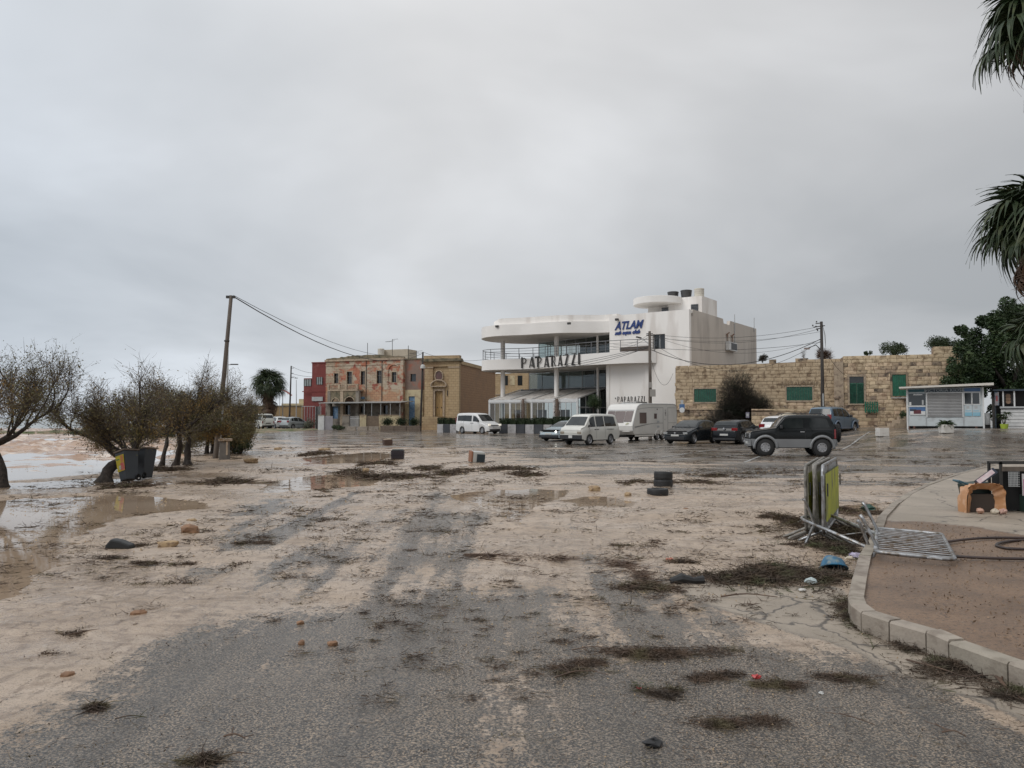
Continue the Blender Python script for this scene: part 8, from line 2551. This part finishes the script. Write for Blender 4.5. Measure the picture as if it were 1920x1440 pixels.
# ------------------------------------------------------------------ tipped wheelie bins by the trees
m_grey = M('grey_bin', (.034, .040, .046), (.024, .028, .033), rough=.5)
m_dirt = M('wet_dirt_lid', (.20, .15, .11), (.13, .10, .08), rough=.8, scale=8)


def wheelie(label, x, y, z, rot, poster=False):
    root = thing('wheelie_bin', label, 'bin', (x, y, z)); root.rotation_euler = rot
    q = MB(); q.add([(-.20, -.22, .05), (.20, -.22, .05), (.20, .22, .05), (-.20, .22, .05), (-.29, -.30, .95), (.29, -.30, .95), (.29, .30, .95), (-.29, .30, .95)], [(0, 3, 2, 1), (4, 5, 6, 7), (0, 1, 5, 4), (1, 2, 6, 5), (2, 3, 7, 6), (3, 0, 4, 7)]); q.build('bin_body', m_grey, root, bevel=.03)
    q = MB(); q.box(-.32, .32, -.34, .33, .955, 1.0); q.build('lid', m_dirt, root, bevel=.015)
    q = MB(); q.tube([(-.25, .36, .93), (.25, .36, .93)], .018, 6); q.build('handle', m_blackplastic, root)
    for s_ in (-1, 1):
        o = link('wheel', wheel_meshes(.10, .05, 'cap')[0], None, root); o.location = (s_ * .24, .23, .10); o.rotation_euler = (0, 0, R(90))
    q = MB(); q.tube([(-.24, .23, .10), (.24, .23, .10)], .012, 6); q.build('axle', m_blackplastic, root)
    if poster:
        p = MB(); p.add([(-.235, -.268, .34), (.20, -.268, .34), (.235, -.308, .84), (-.255, -.308, .84)], [(0, 1, 2, 3)]); P_ = p.build('poster', M('poster_yellow', (.50, .42, .02), (.44, .34, .02), rough=.6), root)
        for (a, b, c, d, mt) in ((-.02, .20, .36, .60, M('poster_red', (.46, .06, .08), (.45, .18, .10), scale=14, rough=.6)), (.02, .18, .62, .82, M('poster_orange', (.50, .20, .06), rough=.6)), (-.22, -.04, .70, .74, M('poster_green', (.10, .20, .06), rough=.6)), (-.2, -.05, .55, .585, bpy.data.materials['poster_yellow']), (-.12, .02, .40, .52, M('poster_pale', (.5, .5, .42), rough=.6))):
            yy = lambda z_: -.268 - .04 * (z_ - .34) / .5 - .004
            p = MB(); p.add([(a, yy(c), c), (b, yy(c), c), (b, yy(d), d), (a, yy(d), d)], [(0, 1, 2, 3)]); p.build('poster_print', mt, P_)
    return root


x, y = gp(243, 904)
b1 = wheelie('tipped grey wheelie bin with a torn yellow and red poster', x - .06, y + .1, .0, (R(-4), R(-15), R(-28)), True); b1.scale = (.66, .66, .80)
x, y = gp(262, 900)
b2 = wheelie('grey wheelie bin leaning back to back against the one with the poster', x - .02, y + .30, .0, (R(6), R(4), R(155))); b2.scale = (.62, .62, .82)
# stub post with cap
v = spot(422, 29.5)
t = thing('stone_bollard', 'short grey stone post with a square cap beside the leaning pole', 'post', (v[0], v[1], -.02)); MB().obox((0, 0, .36), (.34, .3, .72), None, .86).build('shaft', M('post_stone', (.14, .125, .11), (.10, .09, .08), rough=.9, scale=5), t, bevel=.02); MB().obox((.02, 0, .77), (.42, .36, .10)).build('cap', m_trim, t, bevel=.02); MB().box(.11, .16, -.16, -.1, .2, .7).build('side_plate', m_trim, t)

# ------------------------------------------------------------------ things washed over the road
def tyre(label, px, py, h, R_, rot=(0, 0, 0), yo=0.0, z=0.0):
    x, y = gp(px, py); mb = MB(); w = h
    mb.lathe([(R_ * .60, 0), (R_ * .96, 0), (R_, .04), (R_, w - .04), (R_ * .96, w), (R_ * .60, w), (R_ * .56, w * .8), (R_ * .56, w * .2), (R_ * .60, 0)], 32)
    o = mb.build('tyre', m_dark, None, smooth=False); o.location = (x, y + R_ + yo, z - .01); o.rotation_euler = rot
    return props(o, label, 'tyre')


tyre('single black tyre lying flat in front of the two stacked ones', 1237, 930, .14, .22)
tyre('lower of the two tyres stacked on the sand', 1247, 914, .18, .22)
tyre('upper of the two tyres stacked on the sand, slightly tilted', 1247, 914, .17, .215, (R(-1.5), R(2), 0), z=.185)


def drum(name, label, cat, px, py, w, h, mat, capmat, rz=.3, tilt=(0, 0)):
    x, y = gp(px, py); t = thing(name, label, cat, (x, y + w / 2, 0), rz); t.rotation_euler = (tilt[0], tilt[1], rz)
    MB().obox((0, 0, h / 2), (w, w, h), None, 1.04).build('shell', mat, t, bevel=.03)
    MB().obox((0, 0, h + .008), (w * .86, w * .86, .03)).build('top', capmat, t); MB().obox((0, 0, h * .5), (w * 1.06, w * 1.06, .03)).build('band', mat, t)
    return t


drum('plant_box', 'square black purple planter box standing alone on the sand', 'planter', 744, 862, .46, .36, M('purple_black', (.022, .016, .022), rough=.6), m_bin, .05)
drum('plant_box', 'small brown box far out on the sand left of the black planter box', 'box', 725.5, 835, .48, .34, M('brown_box', (.10, .06, .045), (.07, .045, .035), rough=.8), m_trim, .4, (R(3), R(-4)))
x, y = gp(895, 868)
t = thing('washing_machine_drum', 'overturned white appliance casing with rusty side and dark front on the sand', 'appliance', (x, y + .25, 0), R(18)); t.rotation_euler = (R(2), R(4), R(18))
MB().box(-.24, .20, -.2, .2, .0, .40).build('casing', M('white_enamel', (.52, .53, .50), (.42, .42, .40), rough=.4), t, bevel=.04)
MB().box(-.30, -.245, -.2, .2, .02, .40).build('rusty_back', M('rust_orange', (.34, .15, .08), (.22, .11, .07), rough=.8), t)
MB().box(-.10, .20, -.225, -.202, .02, .31).build('dark_front', M('petrol_front', (.02, .035, .045), rough=.35), t, bevel=.01)
MB().tube([(.26, -.1, .02), (.5, -.2, .1), (.8, -.1, .02), (1.0, -.3, .03)], .012, 5).build('loose_pipe', m_bark, t)


# stones
m_rock = M('loose_limestone', (.42, .30, .17), (.32, .225, .135), rough=.85, scale=9, c3=(.22, .15, .10), s3=14, bump=.6, bscale=40)
m_rock2 = M('orange_stone', (.27, .145, .075), (.17, .095, .055), rough=.7, scale=14, bump=.5)


def rock(label, px, py, wx, wy, hz, seed, mat, rz=0, boxy=.0):
    x, y = gp(px, py); rg = np.random.default_rng(seed)
    bm = bmesh.new(); bmesh.ops.create_icosphere(bm, subdivisions=2, radius=1)
    boxy = max(boxy, .45)
    off = rg.uniform(0, 50, 3)
    for v in bm.verts:
        c = v.co.copy()
        m = max(abs(c.x), abs(c.y), abs(c.z)); c = c.lerp(c / m * .85, boxy)
        nz = float(fbm(np.array([c.x * 1.6 + off[0] + c.z]), np.array([c.y * 1.6 + off[1] - c.z]), 4)[0]) - .5
        c *= 1 + nz * .9 + rg.normal() * .035
        v.co = Vector((c.x * wx / 2, c.y * wy / 2, (c.z * .5 + .42) * hz))
    me = bpy.data.meshes.new('stone'); bm.to_mesh(me); bm.free(); me.materials.append(mat)
    o = link('loose_stone', me); o.location = (x, y + wy / 2, -.012); o.rotation_euler = (0, 0, rz)
    return props(o, label, 'stone')


rock('brick shaped limestone block lying beside the black boot like scrap on the left', 312, 1027, .27, .13, .11, 1, m_rock, .15, .8)
rock('rough brown lump of rock above the brick shaped block on the left', 350, 1002, .27, .2, .15, 2, m_rock2, .4)
rock('flat stone half sunk behind the rough brown lump on the left', 356, 978, .16, .1, .06, 3, m_rock)
rock('orange stone with weed beside it, left of centre on the sand', 254, 1158, .13, .09, .07, 4, m_rock2, .2, .5)
rock('square orange pebble near the left edge of the asphalt', 122, 1272, .075, .06, .05, 5, m_rock2, .3, .7)
rock('orange pebble on the speckled asphalt, the larger of the centre group', 621, 1212, .085, .06, .05, 6, m_rock2, .2, .6)
rock('small orange pebble on the upper left of the centre group', 562, 1172, .06, .05, .045, 7, m_rock2, .5, .6)
rock('small orange pebble on the lower left of the centre group', 564, 1210, .045, .04, .05, 8, m_rock2, .1, .5)
rock('rounded yellow stone beyond the central puddle', 1114, 922, .28, .2, .15, 9, m_rock, .3, .3)
rock('yellow stone on the sand right of the central puddle', 1178, 932, .19, .15, .12, 10, m_rock, .9, .4)
rock('small rust coloured stone on the sand below the tyres', 1287, 958, .13, .1, .07, 11, m_rock2, .4, .3)
rock('pale stone among weeds near the foot of the thicket', 685, 886, .22, .2, .16, 12, m_rock, .4, .3)
rock('yellow stone block lying left of the road in front of the thicket', 468, 868, .55, .3, .2, 13, m_rock, .1, .8)
rock('wide flat orange slab left of the road before the thicket', 606, 845, .6, .4, .16, 14, m_rock, .1, .6)
rock('low pale rock in the shallow water at the far left', 520, 843, .4, .3, .15, 15, m_rock, .3, .5)
# black scrap
x, y = gp(220, 1030); rg = np.random.default_rng(3)
mb = MB(); mb.prism_y([(-.16, 0), (.16, 0), (.15, .06), (.02, .11), (-.09, .13), (-.15, .06)], 0, .14)
o = mb.build('rubber_scrap', m_dark, None, bevel=.02); o.location = (x, y, -.01); props(o, 'black boot shaped rubber scrap with weed around it on the left sand', 'scrap')
x, y = gp(1288, 1094); mb = MB(); mb.tube([(-.16, 0, .02), (-.05, .01, .05), (.06, 0, .03), (.16, .02, .03)], [.03, .05, .03, .045], 8); o = mb.build('old_shoe', m_dark); o.location = (x, y, 0); props(o, 'black sodden shoe at the left tip of the weed heap by the apron', 'shoe')
x, y = gp(1226, 1398); mb = MB(); mb.lathe([(0, 0), (.045, .005), (.05, .02), (.03, .035), (0, .038)], 10)
me = mb.mesh('lump')
for vv in me.vertices: vv.co += Vector(rg.normal(size=3) * .006)
me.materials.append(m_dark); o = link('dark_lump', me); o.location = (x, y, 0); o.scale = (1.1, .8, .8); props(o, 'black lump of tar or wood near the bottom edge, right of centre', 'debris')

# ------------------------------------------------------------------ weed heaps and twigs
m_weed = M('washed_up_weed', (.105, .066, .042), (.042, .029, .020), rough=.8, scale=9, c3=(.10, .082, .04), s3=4)
m_weedgreen = M('green_weed', (.090, .060, .038), (.038, .027, .019), rough=.8, scale=7, c3=(.068, .075, .03), s3=3)
m_reed = M('brown_reed', (.12, .072, .045), (.07, .045, .032), rough=.7, scale=7)


def heap(label, px, py, wpx, hpx, hgt, n, seed, mat=None, lmin=.03, lmax=.14, sticks=6, w=.006, z=0.0, cat='debris', name='weed_heap', group=None):
    """a low tangle of short stems round (px,py); wpx, hpx: its extent in the photo"""
    x, y = gp(px, py, z); xa = gp(px - wpx / 2, py, z)[0]; xb = gp(px + wpx / 2, py, z)[0]; ya = gp(px, py + hpx / 2, z)[1]; yb = gp(px, py - hpx / 2, z)[1]
    rg = np.random.default_rng(seed)
    rx, ry = (xb - xa) / 2, (yb - ya) / 2; k = 8 + int(min(rx * 14, 26)); n = int(n * .62)
    # small drifts strung along a wavering line, thin at the ends
    u = rg.uniform(-1, 1, k); cy = np.interp(u, np.linspace(-1, 1, 6), rg.uniform(-.7, .7, 6)) * ry
    wt = rg.uniform(.15, 1, k) * (1.15 - np.abs(u)); idx = rg.choice(k, n, p=wt / wt.sum())
    sx = rg.uniform(.05, .22, k) * rx + .012; sy = rg.uniform(.08, .30, k) * ry + .010
    P = np.stack([u[idx] * rx + rg.normal(size=n) * sx[idx], cy[idx] + rg.normal(size=n) * sy[idx]], 1)
    st = rg.random(n) < .14; P[st] = rg.normal(size=(st.sum(), 2)) * np.array([rx, ry]) * .75
    e = np.exp(-((P[:, 0] - u[idx] * rx) / sx[idx] / 1.6) ** 2 - ((P[:, 1] - cy[idx]) / sy[idx] / 1.6) ** 2)
    zz = rg.random(n) * hgt * .75 * e * wt[idx] ** .5 + .004
    P0 = np.stack([P[:, 0], P[:, 1], zz], 1); D = rg.normal(size=(n, 3)) * np.array([1, .75, .10])
    V1, F1 = strips(P0, D, rg.uniform(lmin, lmax, n) ** 1.0 * rg.choice([.8, 1.2, 2.4], n, p=[.6, .3, .1]), w * rg.uniform(.8, 2.4, n), 2, curl=.7, rng=rg)
    V1[:, 2] = np.clip(V1[:, 2], .003, hgt)
    Q = P0 + rg.normal(size=(n, 3)) * .012; V2, F2 = quads(Q, w * rg.uniform(.9, 2.8, n), rg, -.6); V2[:, 2] = np.maximum(V2[:, 2], .003)
    V, F = join([(V1, F1), (V2, F2)])
    if sticks:
        mb = MB(); r = random.Random(seed)
        for s_ in range(sticks):
            a = r.uniform(-.6, .6) + (math.pi if r.random() < .5 else 0); L = r.uniform(.5, 1.1) * rx; c = (r.uniform(-.5, .5) * rx, r.uniform(-.5, .5) * ry, r.uniform(.01, .5 * hgt + .01))
            mb.tube([(c[0] - math.cos(a) * L * .5, c[1] - math.sin(a) * L * .2, max(.006, c[2] - .01)), (c[0], c[1] + r.uniform(-.02, .02), c[2]), (c[0] + math.cos(a) * L * .5, c[1] + math.sin(a) * L * .2, max(.006, c[2] * .6))], [w * .9, w * .7, w * .4], 5)
        Vs = np.array(mb.v); base = len(V)
        Fq = [f for f in mb.f if len(f) == 4]; V, F = join([(V, F), (Vs, np.array(Fq))])
    o = np_mesh(name, V, F, mat or m_weed); o.location = (x, y, z)
    return props(o, label, cat, group)


# the big heap and its neighbours by the kerb
heap('largest dark weed heap, spread left of the blue tub by the kerb', 1440, 1078, 250, 50, .13, 15000, 1, m_weedgreen, .03, .13, 16, .006)
heap('weed heap tangled under the feet of the upright barriers', 1560, 990, 150, 80, .12, 13000, 2, m_weed, .04, .15, 14, .007)
heap('small weed patch left of the barrier feet', 1440, 970, 110, 16, .06, 1500, 3, None, .04, .14, 4, .008)
heap('weed drift between the barriers and the pavement puddle', 1600, 962, 110, 16, .08, 2400, 4, None, .04, .14, 5, .008)
heap('weed drift right of the barriers below the fallen frame', 1550, 1028, 110, 44, .11, 7000, 14, m_weedgreen, .03, .12, 8, .006)
for i, (px, py, w_, lab) in enumerate(((1618, 1168, 60, 'just past its bend'), (1668, 1192, 80, 'by the thin brown branch'), (1735, 1222, 90, 'midway to the photo edge'), (1800, 1246, 80, 'beside the pointing stick'), (1900, 1300, 100, 'at the lower right corner'))):
    heap('green brown weed drift at the foot of the kerb, ' + lab, px, py, w_, 30, .06, 1900, 130 + i, m_weedgreen, .02, .09, 5, .004)
heap('long green weed drift against the kerb, its lower right part', 1840, 1268, 210, 60, .07, 5200, 6, m_weedgreen, .02, .09, 14, .004)
heap('weed clump in the corner where the kerb bends', 1585, 1135, 60, 60, .06, 2200, 7, m_weedgreen, .02, .09, 5, .004)
heap('longest brown weed streak on the asphalt, right of centre', 1262, 1224, 270, 30, .035, 4200, 8, m_weed, .02, .08, 8, .0035)
heap('brown weed tuft left of the longest streak on the asphalt', 1076, 1252, 100, 26, .03, 1500, 9, m_weed, .02, .07, 4, .0035)
heap('brown weed patch below the right end of the longest streak', 1345, 1272, 100, 22, .02, 1100, 10, m_weed, .02, .07, 3, .0035)
heap('brown weed patch with a red scrap beside it, right of centre on the asphalt', 1462, 1284, 90, 20, .025, 1000, 11, m_weed, .02, .07, 3, .0035)
heap('spread of brown weed near the bottom right of the asphalt', 1385, 1352, 160, 34, .02, 1800, 12, m_weed, .015, .06, 5, .003)
heap('olive weed tuft below the longest streak on the asphalt', 1236, 1298, 80, 32, .025, 1000, 13, m_weedgreen, .015, .06, 6, .003)
heap('weed patch on the asphalt near the right edge by the apron', 1590, 1275, 110, 26, .02, 1300, 15, m_weed, .015, .06, 4, .003)
heap('low bundle of reeds lying along the drain line in the middle of the road', 975, 1049, 170, 16, .05, 1500, 16, m_reed, .05, .3, 16, .006)
heap('reed and twig line at the edge where sand meets the asphalt', 1180, 1068, 110, 40, .03, 1200, 17, m_reed, .05, .25, 12, .005)
heap('dark twig pile at the left tip of the pale apron', 1215, 1105, 110, 16, .05, 1700, 18, m_weed, .03, .13, 9, .005)
heap('weed patches below the rust coloured stone, right of the puddle', 1180, 1028, 110, 26, .03, 1300, 19, None, .03, .1, 4, .006)
heap('dark weed strip with a reddish plastic scrap, on the right sand', 1280, 1053, 60, 12, .03, 900, 20, None, .03, .1, 3, .006)
heap('dark weed behind the tyres', 1300, 906, 110, 12, .10, 1500, 21, None, .06, .2, 6, .012)
heap('dark weed left of the tyres', 1195, 905, 90, 10, .08, 900, 22, None, .06, .2, 4, .012)
heap('weed strip right of the tyres near the parking lines', 1345, 893, 60, 10, .08, 800, 23, None, .06, .2, 3, .012)
for i, (px, py, w_, lab) in enumerate(((712, 870, 60, 'heap left of the black planter box'), (655, 888, 50, 'heap before the thicket, centre left'), (698, 895, 50, 'double heap right of the one before the thicket'), (800, 878, 36, 'small heap between planter box and white casing'), (845, 888, 50, 'heap below and left of the white casing'), (935, 880, 120, 'long drift right of the white casing'), (985, 890, 50, 'heap between the drift and the puddle'), (420, 905, 90, 'dark drift in front of the bins, the widest there'), (310, 882, 110, 'reddish weed under the thicket right of the bins'), (235, 912, 90, 'drift at the foot of the tree behind the bins'), (600, 850, 50, 'small heap far left of the black planter box'), (760, 895, 60, 'low drift below the black planter box'))):
    Yk = gp(px, py)[1]
    heap('brown weed ' + lab, px, py, w_, 9 if py < 900 else 12, .13, int(500 + w_ * 14), 40 + i, None, .08, .3, 4, .006 + Yk * .0005)
for i, (px, py, w_, h_, lab) in enumerate(((160, 1190, 80, 22, 'twiggy tuft near the lower left sand'), (88, 1234, 40, 12, 'small dark tuft above the left end of the asphalt edge'), (266, 1057, 60, 8, 'thin tuft below the black rubber scrap'), (345, 1059, 50, 8, 'thin tuft below the brick shaped block'), (470, 1060, 70, 12, 'streak of weed on the wet sand left of the road'), (210, 1048, 50, 8, 'short tuft left below the rubber scrap'), (265, 1098, 70, 8, 'flat streak of weed on the left sand'), (340, 1098, 60, 8, 'pair of thin tufts right of the flat streak'), (180, 1138, 50, 10, 'tuft left of the orange stone with weed'), (240, 1026, 90, 14, 'weed wrapped round the black rubber scrap'), (300, 1006, 44, 14, 'green tuft above the brick shaped block'), (480, 1018, 70, 10, 'thin line of weed left of the road tracks'), (180, 1330, 30, 12, 'curled tuft on the dark asphalt, lower left'), (375, 1430, 60, 12, 'dark tuft at the bottom edge, left of centre'))):
    heap('brown ' + lab, px, py, w_, h_, .03, int(260 + w_ * 7), 271 + i, None, .02, .09, 3, .0045)


def scatter():
    """small fragments nobody could count, thickest along the debris line"""
    rg = np.random.default_rng(101); n = 16000
    Yv = np.exp(rg.uniform(np.log(2.2), np.log(42), n)); Xv = rg.uniform(-.72, .72, n) * Yv
    dens = fbm(Xv * .8, Yv * .8, 4); keep = (rg.random(n) < ss((dens - .42) / .2) + .06) & (sdist(raised_poly, Xv, Yv) > .02) & (sdist(WATER_EDGE, Xv, Yv) > .2)
    Xv, Yv = Xv[keep], Yv[keep]; m = len(Xv); sc = np.clip(Yv / 9, .5, 3.2)
    P0 = np.stack([Xv, Yv, rg.uniform(.002, .02, m)], 1); D = rg.normal(size=(m, 3)) * np.array([1, .7, .12])
    V1, F1 = strips(P0, D, rg.uniform(.02, .15, m) * sc ** .6, .0045 * sc ** .7, 2, curl=.6, rng=rg); V1[:, 2] = np.maximum(V1[:, 2], .004)
    k = rg.integers(0, m, m); V2, F2 = quads(P0[k] + rg.normal(size=(m, 3)) * np.array([.03, .03, .004]), .010 * sc[k] ** .6 * rg.uniform(.4, 1.5, m), rg); V2[:, 2] = np.maximum(V2[:, 2], .004)
    # little tufts: a dozen or two stems each
    c = 3000; Yc = np.exp(rg.uniform(np.log(2.6), np.log(46), c)); Xc = rg.uniform(-.7, .7, c) * Yc
    dn = fbm(Xc * .35 + 3, Yc * .35, 4) + .10 * np.exp(-((Yc - 15) / 8) ** 2) - .10 * (Yc < 6)
    kp = (rg.random(c) < ss((dn - .42) / .16)) & (sdist(raised_poly, Xc, Yc) > .05) & (sdist(WATER_EDGE, Xc, Yc) > .2); Xc, Yc = Xc[kp], Yc[kp]; c = len(Xc)
    cnt = rg.integers(8, 46, c); j = np.repeat(np.arange(c), cnt); g = len(j); sz = (.03 + .09 * rg.random(c) ** 2) * np.clip(Yc / 8, .6, 2.8)
    P3 = np.stack([Xc[j] + rg.normal(size=g) * sz[j] * 1.3, Yc[j] + rg.normal(size=g) * sz[j] * .9, np.abs(rg.normal(size=g)) * sz[j] * .14 + .003], 1)
    sj = np.clip(Yc[j] / 9, .5, 3)
    V3, F3 = strips(P3, rg.normal(size=(g, 3)) * np.array([1, .8, .12]), rg.uniform(.03, .12, g) * sj ** .7, .007 * sj ** .8 * rg.uniform(.6, 1.6, g), 2, curl=.6, rng=rg); V3[:, 2] = np.maximum(V3[:, 2], .004)
    V, F = join([(V1, F1), (V2, F2), (V3, F3)]); V[:, 2] += zbase(V[:, 0], V[:, 1])
    o = np_mesh('plant_litter', V, F, m_weed); props(o, kind='stuff')
    # crumbs on the soil bed
    n = 9000; x = rg.uniform(3.2, 9, n); y = rg.uniform(3.5, 11, n); keep = sdist(dirt_poly, x, y) < -.25; x, y = x[keep], y[keep]; m = len(x)
    V, F = quads(np.stack([x, y, .12 + rg.uniform(-.005, .025, m)], 1), rg.uniform(.004, .02, m), rg); o = np_mesh('soil_crumbs', V, F, M('soil_crumb', (.26, .18, .12), (.12, .08, .05), rough=.9, scale=25, contrast=.2)); props(o, kind='stuff')
    # gravel and pebbles on the sand
    n = 2600; Yv = np.exp(rg.uniform(np.log(2.5), np.log(26), n)); Xv = rg.uniform(-.72, .5, n) * Yv
    keep = (sdist(raised_poly, Xv, Yv) > .02) & (fbm(Xv * .5 + 9, Yv * .5, 3) > .47); Xv, Yv = Xv[keep], Yv[keep]; m = len(Xv)
    s_ = (.004 + .006 * rg.random(m)) * np.clip(Yv / 6, .6, 2.4)
    tet = np.array([(1, 0, .1), (-.5, .9, .0), (-.6, -.8, .1), (0, 0, 1.1)])
    V = (tet[None] * (1 + .3 * rg.normal(size=(m, 4, 3))) * s_[:, None, None] + np.stack([Xv, Yv, np.full(m, .004)], 1)[:, None]).reshape(-1, 3)
    b = np.arange(m)[:, None] * 4; F = np.concatenate([b + np.array([[0, 1, 3]]), b + np.array([[1, 2, 3]]), b + np.array([[2, 0, 3]])])
    o = np_mesh('gravel', V, F, m_rock); props(o, kind='stuff')


scatter()


# single branches
def branch(label, pts, r=.008, z0=0.0, mat=None):
    P = [Vector((*gp(a, b, z0), z0 + .012 + .02 * (k % 2))) for k, (a, b) in enumerate(pts)]
    C = curve_pts(P, False, 4); n = len(C)
    mb = MB(); mb.tube(C, [r * (1 - .6 * k / n) for k in range(n)], 6); rr = random.Random(int(pts[0][0]))
    for k in range(3):
        c = C[rr.randrange(1, n - 1)]; mb.tube([c, c + Vector((rr.uniform(-.12, .12), rr.uniform(-.1, .1), rr.uniform(0, .03)))], r * .4, 4)
    props(mb.build('fallen_branch', mat or m_reed), label, 'branch')


branch('brown branch lying along the foot of the kerb near its bend', [(1630, 1168), (1660, 1190), (1690, 1205), (1725, 1216)], .010)
branch('stick pointing away from the kerb in the lower right weed drift', [(1775, 1228), (1800, 1245), (1830, 1262)], .010)
branch('long thick branch at the lower right corner by the kerb', [(1835, 1250), (1870, 1280), (1900, 1305), (1960, 1340)], .014)
branch('forked twig on the apron right of the asphalt edge', [(1700, 1240), (1760, 1262), (1810, 1272), (1840, 1275)], .006)
branch('long reed lying across the pale apron', [(1352, 1121), (1400, 1120), (1458, 1122)], .008)
branch('straight pale reed left of the longest weed streak', [(1072, 1222), (1110, 1221), (1150, 1219)], .004)
branch('stick below the brown tuft left of the longest streak', [(1040, 1274), (1080, 1268), (1120, 1262)], .005)
branch('dark curved stick in the lower right of the asphalt', [(1575, 1342), (1600, 1356), (1640, 1363)], .004)
branch('short dark stick near the right side of the lower asphalt', [(1766, 1377), (1790, 1382), (1812, 1386)], .005)
branch('forked twig on the lower left sand', [(120, 1195), (170, 1190), (220, 1180), (258, 1177)], .007)
branch('dark stick at the bottom left of the asphalt', [(420, 1385), (440, 1388), (460, 1389)], .006)
branch('green blade on the asphalt left of centre', [(216, 1352), (245, 1353), (275, 1349)], .004, mat=m_weedgreen)
branch('longest reed over the reed bundle in the middle of the road', [(870, 1041), (930, 1045), (990, 1052), (1055, 1056)], .010)
branch('second reed beside the reed bundle in the road', [(905, 1049), (960, 1062), (1010, 1068)], .008)

# bits of plastic
def scrap(label, px, py, c, s_, seed, z0=0.0, nm='plastic_scrap'):
    x, y = gp(px, py, z0); rg = np.random.default_rng(seed); bm = bmesh.new(); bmesh.ops.create_icosphere(bm, subdivisions=2, radius=s_)
    for v in bm.verts: v.co = Vector((v.co.x * 1.3, v.co.y, v.co.z * .6)) + Vector(rg.normal(size=3) * s_ * .16)
    me = bpy.data.meshes.new('scrap'); bm.to_mesh(me); bm.free(); me.materials.append(M('plastic_' + nm + str(seed), c, rough=.4))
    o = link(nm, me); o.location = (x, y, z0 + s_ * .4); props(o, label, 'litter')


scrap('small bright red scrap on the asphalt, right of centre', 1418, 1271, (.45, .03, .03), .022, 1)
scrap('tiny red scrap left of the olive weed tuft', 1198, 1292, (.35, .05, .05), .012, 2)
scrap('salmon pink plastic at the dark weed strip on the sand', 1256, 1052, (.50, .16, .10), .035, 3)
scrap('crushed clear bottle in the right end of the largest weed heap', 1520, 1093, (.40, .46, .46), .05, 4)
scrap('white scrap lying in front of the largest weed heap', 1504, 1108, (.62, .60, .56), .028, 5)
scrap('white and purple carrier bag between blue tub and kerb', 1604, 1046, (.46, .42, .55), .06, 6)
scrap('cream rounded plastic next to the blue tub', 1594, 1050, (.55, .48, .38), .045, 7)
scrap('dark green sack corner beside the pavement puddle', 1628, 958, (.03, .08, .06), .10, 8)
scrap('tiny white scrap on the weed near the right edge', 1540, 1301, (.6, .6, .58), .012, 9)
